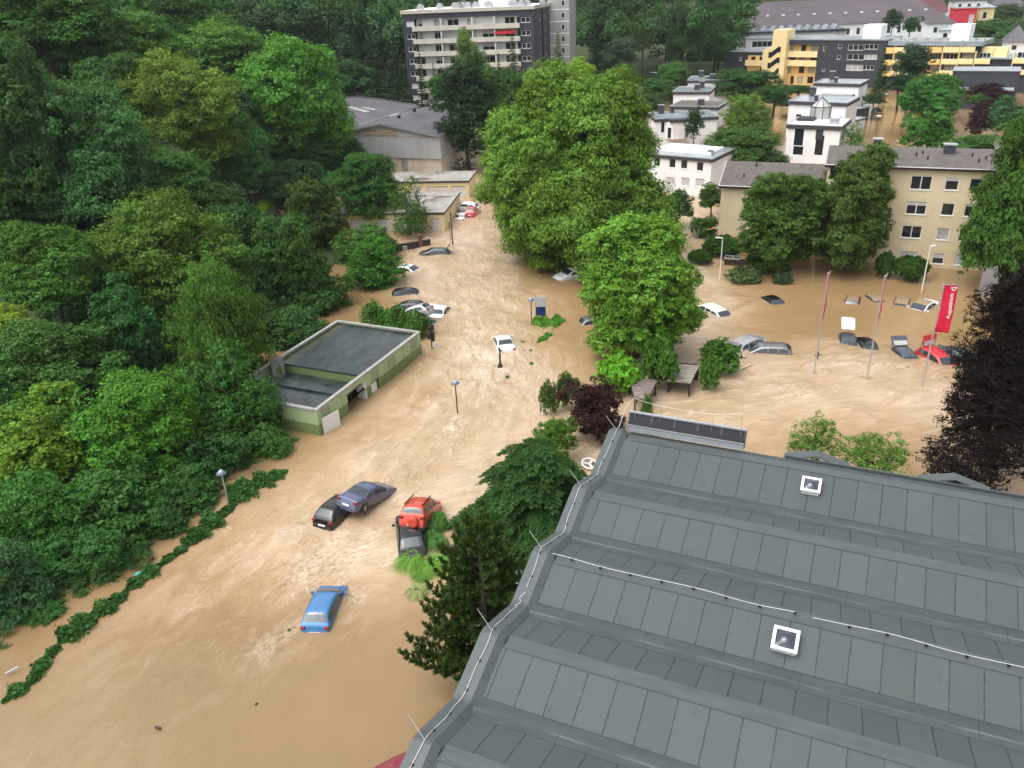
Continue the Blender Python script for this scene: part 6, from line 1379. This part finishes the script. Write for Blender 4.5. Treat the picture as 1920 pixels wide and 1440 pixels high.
# signal mast
b, h_ = hgt(810, 652, 612); r = thing('traffic_light', 'traffic light mast with dark signal heads at the corner of the green building', 'traffic light', (b.x, b.y, -1.5), .5)
MB().tube([(0, 0, 0), (0, 0, h_+1.6)], .06, 8).build('pole', M['dark_steel'], r)
for k, (z, x) in enumerate(((h_-.15, .16), (h_-.85, .16), (h_-1.2, .14), (h_-.9, -.2))):
    s_ = MB().box(x-.15, x+.15, -.16, .12, 1.5+z-.28, 1.5+z+.28); s_.build('signal_head', M['black'], r)
MB().box(.02, .3, -.17, -.1, 1.5+h_-2., 1.5+h_-1.65).build('sign_plate', M['lamp_white'], r)
b, h_ = hgt(938, 686, 652); r = thing('signal_post', 'short dark post with a white box standing alone in the current', 'post', (b.x, b.y, -1.5))
MB().tube([(0, 0, 0), (0, 0, h_+1.5)], .09, 10).build('pole', M['dark_steel'], r); MB().box(-.3, -.05, -.16, .1, h_+.85, h_+1.15).build('box', M['lamp_white'], r); MB().tube([(0, 0, 1.3), (0, 0, 1.75)], [.3, .12], 10).build('base_collar', M['black'], r)
b = at(950, 706); r = thing('warning_board', 'small pale board tilted out of the water with weed round it', 'sign', (b.x, b.y, -.3), .4); MB().bar((-.3, 0, .75), (.25, 0, .35), .08, .22).build('board', M['lamp_white'], r); MB().bar((0, 0, 0), (0, .02, .6), .08).build('post', M['bark'], r)
b, h_ = hgt(849, 458, 398); r = thing('sign_pole', 'tall brown pole at the junction beside the yellow garage', 'pole', (b.x, b.y, -1.5)); MB().tube([(0, 0, 0), (0, 0, h_+1.5)], [.1, .08], 8).build('pole', plain('brown_pole', (.1, .055, .03), .8), r)
b, h_ = hgt(844.5, 449, 416); r = thing('sign_pole', 'thin short pole left of the tall brown pole', 'pole', (b.x, b.y, -1.5)); MB().tube([(0, 0, 0), (0, 0, h_+1.5)], .045, 8).build('pole', M['bark'], r)
b, h_ = hgt(1533, 672, 660); r = thing('signpost', 'dark post with a cross arm just clear of the water by the first flagpole', 'sign', (b.x, b.y, -1.5)); MB().tube([(0, 0, 0), (0, 0, h_+1.5)], .05, 6).build('pole', M['dark_steel'], r); MB().bar((-.35, 0, h_+1.2), (.35, 0, h_+1.25), .06).build('cross_arm', M['dark_steel'], r)
MB_ = MB().tube([(0, 0, 0), (0, 0, .2), (0, 0, .34), (0, 0, .4)], [.17, .19, .14, .04], 14); b = at(1020, 776); r = thing('bollard_lamp', 'small pale round bollard head above water beyond the round tree', 'bollard', (b.x, b.y, -.05)); MB_.build('head', M['lamp_white'], r, True)
# flags
M['flag'] = NT('red_flag_cloth').set((.62, .02, .06), .7, 0, .2).mat
M['flag_white'] = NT('flag_white_print').set((.75, .72, .72), .7, 0, .2).mat
def flag_pole(px, py, tp, lb, ang, twist, text):
    b, h_ = hgt(px, py, tp); r = thing('flagpole', lb, 'flagpole', (b.x, b.y, -1.5), 0, 'flagpoles before the hall')
    MB().tube([(0, 0, 0), (0, 0, h_+1.5)], [.07, .045], 10).tube([(0, 0, h_+1.5), (0, 0, h_+1.58)], [.07, .03], 8).build('pole', M['alu'], r)
    w, L_ = .98, 3.75; zt_ = h_+1.42; NZ, NX = 24, 6
    def pos(x, z):
        t = (zt_-z)/L_; a = ang+twist*t+.12*math.sin(t*6); k = 1-.0*t
        return Vector((.1+math.cos(a)*x*k+.03*math.sin(x*6+t*5), math.sin(a)*x*k+.05*math.sin(t*7+x*3), z))
    mb = MB(); mb.grid([[pos(w*j/NX, zt_-L_*i/NZ) for j in range(NX+1)] for i in range(NZ+1)]); fl_ = mb.build('flag', M['flag'], r, True)
    so = fl_.modifiers.new('thick', 'SOLIDIFY'); so.thickness = .012; so.offset = 0
    MB().bar((0, 0, zt_+.02), pos(w, zt_)+Vector((0, 0, .02)), .035).build('top_bar', M['alu'], r)
    mb = MB()
    for k in range(5): p_ = pos(0, zt_-L_*(.05+.22*k)); mb.tube([(0, 0, p_.z), tuple(p_)], .015, 5)
    mb.build('tie', M['flag_white'], r)
    if text:
        cu = bpy.data.curves.new('lettering', 'FONT'); cu.body = 'Augustinum'; cu.size = .36; cu.offset = .008; cu.space_character = 1.02; to = bpy.data.objects.new('lettering', cu); COL.objects.link(to)
        bpy.context.view_layer.update(); me = bpy.data.meshes.new_from_object(to); bpy.data.objects.remove(to)
        co = np.array([v.co[:] for v in me.vertices]); co[:, 0] *= 1.95/max(co[:, 0].max(), .1)
        for v, c_ in zip(me.vertices, co):       # letters run upwards, tops to the pole
            p_ = pos(.78-c_[1], zt_-2.62+c_[0]); v.co = p_+Vector((math.sin(ang)*.02, -math.cos(ang)*.02, 0))
        me.materials.clear(); me.materials.append(M['flag_white']); link('lettering', me, fl_)
        mb = MB(); off = lambda p_: p_+Vector((math.sin(ang)*.022, -math.cos(ang)*.022, 0))
        cx_, cz_ = .74, zt_-.3
        for k in range(16):
            a0, a1 = 2*math.pi*k/16, 2*math.pi*(k+1)/16
            mb.quad([off(pos(cx_+r_*math.cos(a_)*.8, cz_+r_*math.sin(a_))) for r_, a_ in ((.09, a0), (.17, a0), (.17, a1), (.09, a1))])
        for (xa_, xb_, za_, zb_) in ((cx_-.22, cx_+.22, cz_-.035+.1, cz_+.035+.1), (cx_-.22, cx_-.16, cz_+.02, cz_+.18), (cx_+.16, cx_+.22, cz_+.02, cz_+.18)): mb.quad([off(pos(xa_, za_)), off(pos(xb_, za_)), off(pos(xb_, zb_)), off(pos(xa_, zb_))])
        mb.build('emblem', M['flag_white'], fl_)
flag_pole(1526, 701, 513, 'flagpole with its red flag seen edge on, nearest the lime green maple', 1.06, .12, True)
flag_pole(1625, 713, 518, 'flagpole with its red flag seen edge on, between the other two', 1.0, .14, True)
flag_pole(1729, 725, 533, 'flagpole with a fully open red flag bearing white lettering', -.12, -.1, True)
# ---------------------------------------------------------------- wooden shelters, wall, bins, garden things
M['wood_red'] = plain('weathered_reddish_boards', (.2, .13, .12), .85, .4, 1.5); M['wood_dark'] = plain('dark_timber', (.035, .025, .02), .8, .3, 3)
n = NT('lichen_roof'); f1 = n.noise(n.obj((1, 4, 1)), 1.1, 6, .72); n.set(n.ramp(f1, [(.32, (.06, .05, .045)), (.5, (.26, .24, .19)), (.72, (.42, .4, .34))]), .85); M['lichen'] = n.mat
n = NT('red_board_roof'); f1 = n.noise(n.obj((1, 5, 1)), 1.3, 6, .75); n.set(n.ramp(f1, [(.3, (.07, .05, .05)), (.5, (.15, .105, .105)), (.72, (.4, .36, .34))]), .85); M['redroof'] = n.mat
def shelter(lb, c, z, roofm, wall):
    """c: picture corners of the roof, front left, front right, back right, back left"""
    q = [at(p[0], p[1], z) for p in c]; o = (q[0]+q[1]+q[2]+q[3])/4; r = thing('shelter', lb, 'shelter', (o.x, o.y, -1.5)); L_ = [Vector((p.x-o.x, p.y-o.y, p.z+1.5)) for p in q]
    L_[2].z += .12; L_[3].z += .12; mb = MB(); dn_ = Vector((0, 0, -.14))
    mb.quad(L_, 0); mb.quad([p+dn_ for p in L_][::-1], 1)
    for a, b in zip(L_, L_[1:]+L_[:1]): mb.quad([a+dn_, b+dn_, b, a], 2)
    mb.build('roof', [M[roofm], M['wood_dark'], M['lichen']], r)
    ins = [p*.9+Vector((0, 0, p.z*.1-.15)) for p in L_]
    for p in ins: MB().bar((p.x, p.y, 0), p, .13).build('post', M['wood_dark'], r)
    mb = MB()
    for i in (0, 1):
        a, b = ins[i], ins[1-i]; mb.bar(a+Vector((0, 0, -.7)), a.lerp(b, .22), .09)
    mb.bar(ins[0], ins[1], .14); mb.bar(ins[2], ins[3], .14); mb.build('brace', M['wood_dark'], r)
    if wall:
        mb = MB(); 
        for a, b in ((ins[2], ins[3]), (ins[3], ins[0])):
            d_ = Vector((0, 0, -.2))
            for k in range(11): zz = .4+.24*k; mb.bar((a.x, a.y, zz), (b.x, b.y, zz), .03, .2)
        mb.build('slat_wall', M['wood_dark'], r)
shelter('open wooden shelter with reddish board roof beside the purple plum', [(1190, 744), (1214, 748), (1232, 715), (1180, 711)], 1.25, 'redroof', False)
shelter('wooden shelter with pale lichen roof and slatted back wall among the bushes', [(1250, 712), (1295, 717), (1312, 686), (1267, 682)], 1.2, 'lichen', True)
f = Frame(at(736, 473), at(808, 461)); w_ = building('low_wall', 'low dark boundary wall with a brick pier at the flooded junction', 'wall', f); MB().box(0, f.L, 0, .25, -1.5, .75).box(-.05, f.L+.05, -.04, .29, .75, .85).build('wall', M['dark_brown'], w_)
x = f.x(789, 460); MB().box(x-.25, x+.25, -.12, .37, -1.5, 1.7).build('pier', plain('red_brick_pier', (.16, .075, .05), .9, .35, 6), w_); MB().box(f.x(755, 470), f.x(763, 469), -.3, -.01, -1, .55).build('end_block', M['concrete'], w_)
for px, py, lb, m_ in ((1373, 495, 'grey lidded container drifting before the cream gable', 'alu'), (1401, 503, 'dark open crate like container right of the grey lidded one', 'wood_dark')):
    b = at(px, py); r = thing('container', lb, 'container', (b.x, b.y, -.4), -.4); MB().box(-.85, .85, -.5, .5, 0, 1.15).build('body', M['wood_dark'], r, bevel=.04)
    mb = MB().box(-.9, .9, -.55, -.48, 1.1, 1.25).box(-.9, .9, .48, .55, 1.1, 1.25).box(-.9, -.83, -.48, .48, 1.1, 1.25).box(.83, .9, -.48, .48, 1.1, 1.25).box(-.05, .05, -.48, .48, 1.15, 1.25); mb.build('lid_frame', M[m_], r)
b = at(1637, 213); r = thing('umbrella', 'black garden umbrella standing low over the flooded lane', 'umbrella', (b.x, b.y, -1)); mb = MB()
mb.tube([(0, 0, 1.5), (0, 0, 1.75), (0, 0, 2.2), (0, 0, 2.6)], [1.9, 1.75, 1.15, .08], 10); mb.build('canopy', M['black'], r); MB().tube([(0, 0, 0), (0, 0, 2.7)], .04, 6).build('pole', M['dark_steel'], r)
b = at(1105, 876); r = thing('garden_chair', 'white round plastic garden chair floating at the verge of the grey hall', 'chair', (b.x, b.y, .0), .6); mb = MB()
mb.tube([(.5*math.cos(a), .5*math.sin(a), .3+.12*math.sin(a)) for a in np.linspace(0, 2*math.pi, 25)], .07, 8); 
for a in (0.3, 2.4, 4.5): mb.bar((0, 0, .3), (.48*math.cos(a), .48*math.sin(a), .3+.12*math.sin(a)), .16, .05)
mb.build('seat_ring', M['frame'], r, True)
def debris(name, lb, cat, px, py, a, b_, w, m_, z=.05, h=None):
    p = at(px, py); r = thing(name, lb, cat, (p.x, p.y, z)); MB().bar(a, b_, w, h or w).build('board' if 'board' in name or 'plank' in name else 'body', M[m_], r); return r
M['plank'] = plain('wet_plank', (.62, .5, .32), .6, .2, 3); M['turq'] = plain('turquoise_plastic', (.1, .5, .46), .5, .1); M['yel'] = plain('yellow_plastic', (.6, .42, .03), .5, .1); M['orange_board'] = plain('orange_wood', (.42, .22, .07), .7, .25, 3)
debris('plank', 'pale plank floating right of the rounded bush', 'plank', 1394, 691, (-.72, -.5, 0), (.75, .55, .05), .16, 'plank', h=.06)
debris('driftwood', 'short black driftwood bit at the end of the pale plank', 'driftwood', 1371, 690, (-.25, 0, 0), (.22, .05, .04), .2, 'black')
debris('plank', 'pale board stuck at the edge of the rounded bush', 'plank', 1389, 672, (-.3, 0, .1), (.4, -.15, .2), .2, 'board_grey', h=.08)
debris('loose_board', 'white board lying on the untidy garden bush', 'board', 1333, 401, (-.9, .1, 1.6), (.9, -.6, 1.5), .8, 'frame', h=.06)
debris('loose_board', 'orange board drifted against the clipped bush by the cream gable', 'board', 1332, 448, (-.7, 0, 1.2), (.7, .1, 1.35), .7, 'orange_board', h=.06)
debris('loose_board', 'blue grey board beside the orange board by the cream gable', 'board', 1346, 448, (-.5, 0, 1.2), (.7, .3, 1.7), .6, 'lamp_cone', h=.05)
debris('crate', 'turquoise crate floating in the channel behind the bank hedge', 'crate', 260, 1079, (-.13, -.1, .0), (.13, .1, .02), .3, 'turq', h=.16)
debris('crate', 'yellow crate in the dark under the cone topped lamp', 'crate', 389, 922, (-.2, 0, .1), (.2, .05, .12), .35, 'yel', z=.1, h=.2)
debris('driftwood', 'pale stick poking out of the water at the lower picture edge of the bank', 'driftwood', 24, 1264, (-.25, -.1, .1), (.25, .2, .2), .08, 'board_grey')
debris('driftwood', 'dark log tumbling in the current at the bottom of the picture', 'driftwood', 297, 1366, (-.14, .05, 0), (.13, -.08, .05), .1, 'bark')
debris('loose_board', 'brown red board pinned under the white car by the garages', 'board', 856, 391, (-.5, 0, .3), (.5, .05, .3), .3, 'brown_board', h=.05)
debris('loose_board', 'white painted board floating by the lower end of the flooded lane', 'board', 1693, 268, (-1., 0, .3), (1., .1, .35), 1., 'frame', h=.08)
# ---------------------------------------------------------------- low greenery on the water
def leaf_patch(name, lb, cat, pts, w, h_, col, n_=2600, leaf=.2, group=None, jag=1.1, seed=0, even=False):
    """ivy / hedge top: leaves through a low irregular mound that follows the picture points"""
    g = np.random.default_rng(seed+len(pts)*7+int(pts[0][0])); W_ = np.array([tuple(at(*p)) for p in pts]); o = W_.mean(0); L_ = W_-o
    seg = np.linalg.norm(np.diff(L_, axis=0), axis=1); cum = np.concatenate([[0], np.cumsum(seg)]); T = g.uniform(0, cum[-1], n_)
    c_ = np.stack([np.interp(T, cum, L_[:, i]) for i in range(3)], -1); d_ = np.stack([np.gradient(np.interp(np.linspace(0, cum[-1], 30), cum, L_[:, i])) for i in range(2)], -1).mean(0); d_ /= np.hypot(*d_); per = np.array([-d_[1], d_[0], 0])
    endf = np.clip(np.minimum(T, cum[-1]-T)/.7+.25, 0, 1); lump = .62+.38*np.sin(T*1.9+seed)*np.sin(T*.83+1+seed); lump = np.clip(lump*(.85+.3*np.sin(T*5.3+seed*2)), .3, 1)*endf if not even else .85+.15*np.sin(T*2.1)
    a = g.uniform(-1, 1, n_); zz = np.sqrt(np.clip(1-a*a, 0, 1))*h_*lump*g.uniform(.35, 1.05, n_)
    clump = np.sin(c_[:, 0]*5+a*3)*np.sin(c_[:, 1]*4.3+a*2)
    p = c_+per*(a*w/2*lump*(1+jag*g.normal(0, .35, n_)))[:, None]; p[:, 2] = zz*(1+.25*clump)+.02
    nr = unit(np.stack([per[0]*a, per[1]*a, np.ones(n_)*.8], -1)+g.normal(0, .5, (n_, 3)))
    me = leaf_mesh('foliage', p, nr, leaf*g.uniform(.6, 1.4, n_), np.clip(.45+.3*clump+g.normal(0, .15, n_), 0, 1), .75, droop=.1)
    r = thing(name, lb, cat, tuple(o)); c2 = link('foliage', me, r); c2.color = (*col, 1); return r
IV = (.028, .072, .024); gb = 'ivy hedge pieces along the flooded bank'
leaf_patch('ivy_hedge', 'long ivy hedge tongue between lamp and open water', 'hedge', [(430, 940), (478, 912), (538, 884)], 2.1, .95, IV, 5200, group=gb)
leaf_patch('ivy_hedge', 'ivy hedge piece below the cone topped lamp', 'hedge', [(348, 1022), (395, 985), (440, 945)], 1.6, .75, IV, 3800, seed=1)
leaf_patch('ivy_hedge', 'thin gappy ivy hedge piece beside the turquoise crate', 'hedge', [(232, 1112), (285, 1072), (352, 1024)], 1.0, .5, IV, 2300, seed=2)
leaf_patch('ivy_hedge', 'broad ivy hedge piece below the turquoise crate', 'hedge', [(112, 1206), (165, 1165), (238, 1112)], 1.5, .7, IV, 3600, seed=3)
leaf_patch('ivy_hedge', 'small ivy tuft near the lower picture edge of the bank', 'hedge', [(58, 1282), (82, 1245), (108, 1212)], .9, .4, IV, 1300, seed=4)
leaf_patch('ivy_hedge', 'ivy remnant at the very edge of the picture', 'hedge', [(6, 1318), (28, 1300), (56, 1282)], 1., .45, IV, 900, seed=5)
leaf_patch('ivy_hedge', 'clipped hedge behind the far corner of the green building', 'hedge', [(690, 606), (745, 618), (800, 634)], 2.2, 2.3, (.04, .09, .02), 9000, seed=6, even=True)
leaf_patch('ivy_island', 'heart shaped green ivy island beside the grey and blue board', 'plant', [(1000, 602), (1028, 606), (1060, 602)], 2.6, .6, (.06, .15, .022), 3600, leaf=.22, seed=7)
leaf_patch('ivy_island', 'narrow tail of floating ivy below the heart shaped island', 'plant', [(1008, 642), (1022, 634), (1034, 626)], .8, .25, (.055, .14, .022), 700, seed=8)
for i, (px, py, n_, s_, lb) in enumerate(((980, 642, 160, .5, 'floating leaf clump right of the drifting white saloon'), (995, 657, 130, .4, 'floating leaf clump below the ivy tail'), (983, 658, 60, .25, 'tiny floating leaf bit beside the clump below the ivy tail'), (996, 682, 160, .5, 'floating leaf clump far below the ivy island'), (542, 1182, 90, .22, 'floating green leaf clump beside the blue hatchback'), (481, 1321, 90, .22, 'floating green leaf clump in the open lower water'), (951, 707, 150, .4, 'weed caught on the tilted pale board'), (1668, 678, 260, .8, 'uprooted green branch floating below the dark hatchback'), (1740, 735, 160, .6, 'weed trailing from the foot of the open flag pole'), (1800, 512, 200, .8, 'green weed patch at the foot of the cream flats'), (1396, 472, 260, .9, 'green weed patch beside the clipped dome bush'), (556, 826, 420, 1., 'leafy branch over the water at the green building corner'))):
    leaf_patch('floating_leaves', lb, 'plant', [(px-6*s_, py), (px, py), (px+6*s_, py-2*s_)], s_*1.1, s_*.35, (.05, .13, .02), n_, .12, seed=10+i)
def grass_tuft(lb, px, py, rad, hh, n_, col, seed, lean=(0, 0)):
    g = np.random.default_rng(seed); b = at(px, py); co, q, tt = [], [], []
    for k in range(n_):
        a = g.uniform(0, 6.283); r0 = g.uniform(0, .25)*rad; L_ = rad*g.uniform(.6, 1.15); h0 = hh*g.uniform(.7, 1.1); w = .022; d = np.array([math.cos(a)+lean[0], math.sin(a)+lean[1], 0]); pe = np.array([-math.sin(a), math.cos(a), 0]); t0 = g.uniform(.2, .9); s = len(co)
        for j in range(6):
            t = j/5; p = np.array([math.cos(a), math.sin(a), 0])*r0+d*L_*t**1.3; p[2] = h0*(1-(2*t*.82-.75)**2*1.3) if t > .0 else 0
            ww = w*(1-t*.85); co += [p-pe*ww, p+pe*ww]; tt += [t0, t0]
        for j in range(5): q.append((s+2*j, s+2*j+1, s+2*j+3, s+2*j+2))
    r = thing('ornamental_grass', lb, 'grass tuft', (b.x, b.y, -.15), 0, 'ornamental grass tufts by the stranded cars'); me = np_mesh('blades', np.array(co), np.array(q), M['leaf'], False, dict(tint=('FLOAT', np.array(tt)))); c2 = link('blades', me, r); c2.color = (*col, 1)
GG = (.085, .165, .05)
grass_tuft('arching grass tuft beside the front wheel side of the orange red off-roader', 826, 985, .85, .95, 420, (.06, .13, .04), 1, (-.3, -.3))
grass_tuft('dark grass tuft between the black saloon and the off-roader tuft', 806, 1003, .7, .75, 330, (.055, .12, .045), 2, (.2, -.4))
grass_tuft('grass tuft right of the black saloon roof', 822, 1020, .75, .7, 330, (.06, .13, .045), 3, (0, -.3))
grass_tuft('bright grass tuft behind the tail of the black saloon', 776, 1052, .95, .7, 420, (.115, .2, .05), 4, (-.3, -.4))
grass_tuft('bright grass tuft close to the top of the young pine', 815, 1060, 1., .7, 420, (.11, .2, .05), 5, (0, -.4))
grass_tuft('bright grass tuft half hidden by the young pine', 846, 1050, .8, .7, 300, (.12, .21, .06), 6, (.2, -.3))
grass_tuft('low drowned green tuft below the bright ones', 795, 1078, .7, .35, 260, (.08, .15, .04), 7, (-.2, -.4))
grass_tuft('pale grey drowned grass tuft farthest down the stream', 784, 1108, .75, .4, 330, (.2, .21, .13), 8, (0, -.3))
# ---------------------------------------------------------------- daylight: bright overcast
EL, AZ = math.radians(64), math.radians(243)
w = bpy.data.worlds.new('World'); S.world = w; w.use_nodes = True; nt = w.node_tree; bg = nt.nodes['Background']
sky = nt.nodes.new('ShaderNodeTexSky'); sky.sky_type = 'NISHITA'; sky.sun_disc = False; sky.sun_elevation = EL; sky.sun_rotation = AZ; sky.dust_density = 4.; sky.air_density = 1.; sky.ozone_density = 1.
hs = nt.nodes.new('ShaderNodeHueSaturation'); hs.inputs['Saturation'].default_value = .22; nt.links.new(sky.outputs[0], hs.inputs['Color']); nt.links.new(hs.outputs[0], bg.inputs[0]); bg.inputs[1].default_value = .15
sl = bpy.data.lights.new('sun', 'SUN'); sl.energy = .75; sl.angle = math.radians(65); sl.color = (1, .97, .93); so = link('sun', sl)
d = Vector((math.sin(AZ)*math.cos(EL), math.cos(AZ)*math.cos(EL), math.sin(EL))); so.rotation_euler = d.to_track_quat('Z', 'Y').to_euler()
S.view_settings.view_transform = 'Standard'; S.view_settings.look = 'None'; S.view_settings.gamma = 1; S.view_settings.exposure = EXPO
S.cycles.max_bounces = 5; S.cycles.diffuse_bounces = 3; S.cycles.glossy_bounces = 3; S.cycles.transmission_bounces = 3; S.cycles.volume_bounces = 0
S.cycles.sample_clamp_indirect = 6; S.cycles.caustics_reflective = False; S.cycles.caustics_refractive = False
HAZE = 1
if HAZE:
    mb = MB(); mb.box(-420, 520, -60, 760, -6, 130); hz = bpy.data.materials.new('haze_air'); hz.use_nodes = True; nt = hz.node_tree; nt.nodes.remove(nt.nodes['Principled BSDF'])
    pv = nt.nodes.new('ShaderNodeVolumePrincipled'); pv.inputs['Density'].default_value = .00011; pv.inputs['Color'].default_value = (.9, .95, 1, 1); pv.inputs['Anisotropy'].default_value = .2; nt.links.new(pv.outputs[0], nt.nodes['Material Output'].inputs['Volume'])
    tag(mb.build('haze', hz), kind='stuff')
for o in bpy.data.objects:
    if o.name.startswith('haze'): o.display_type = 'WIRE'
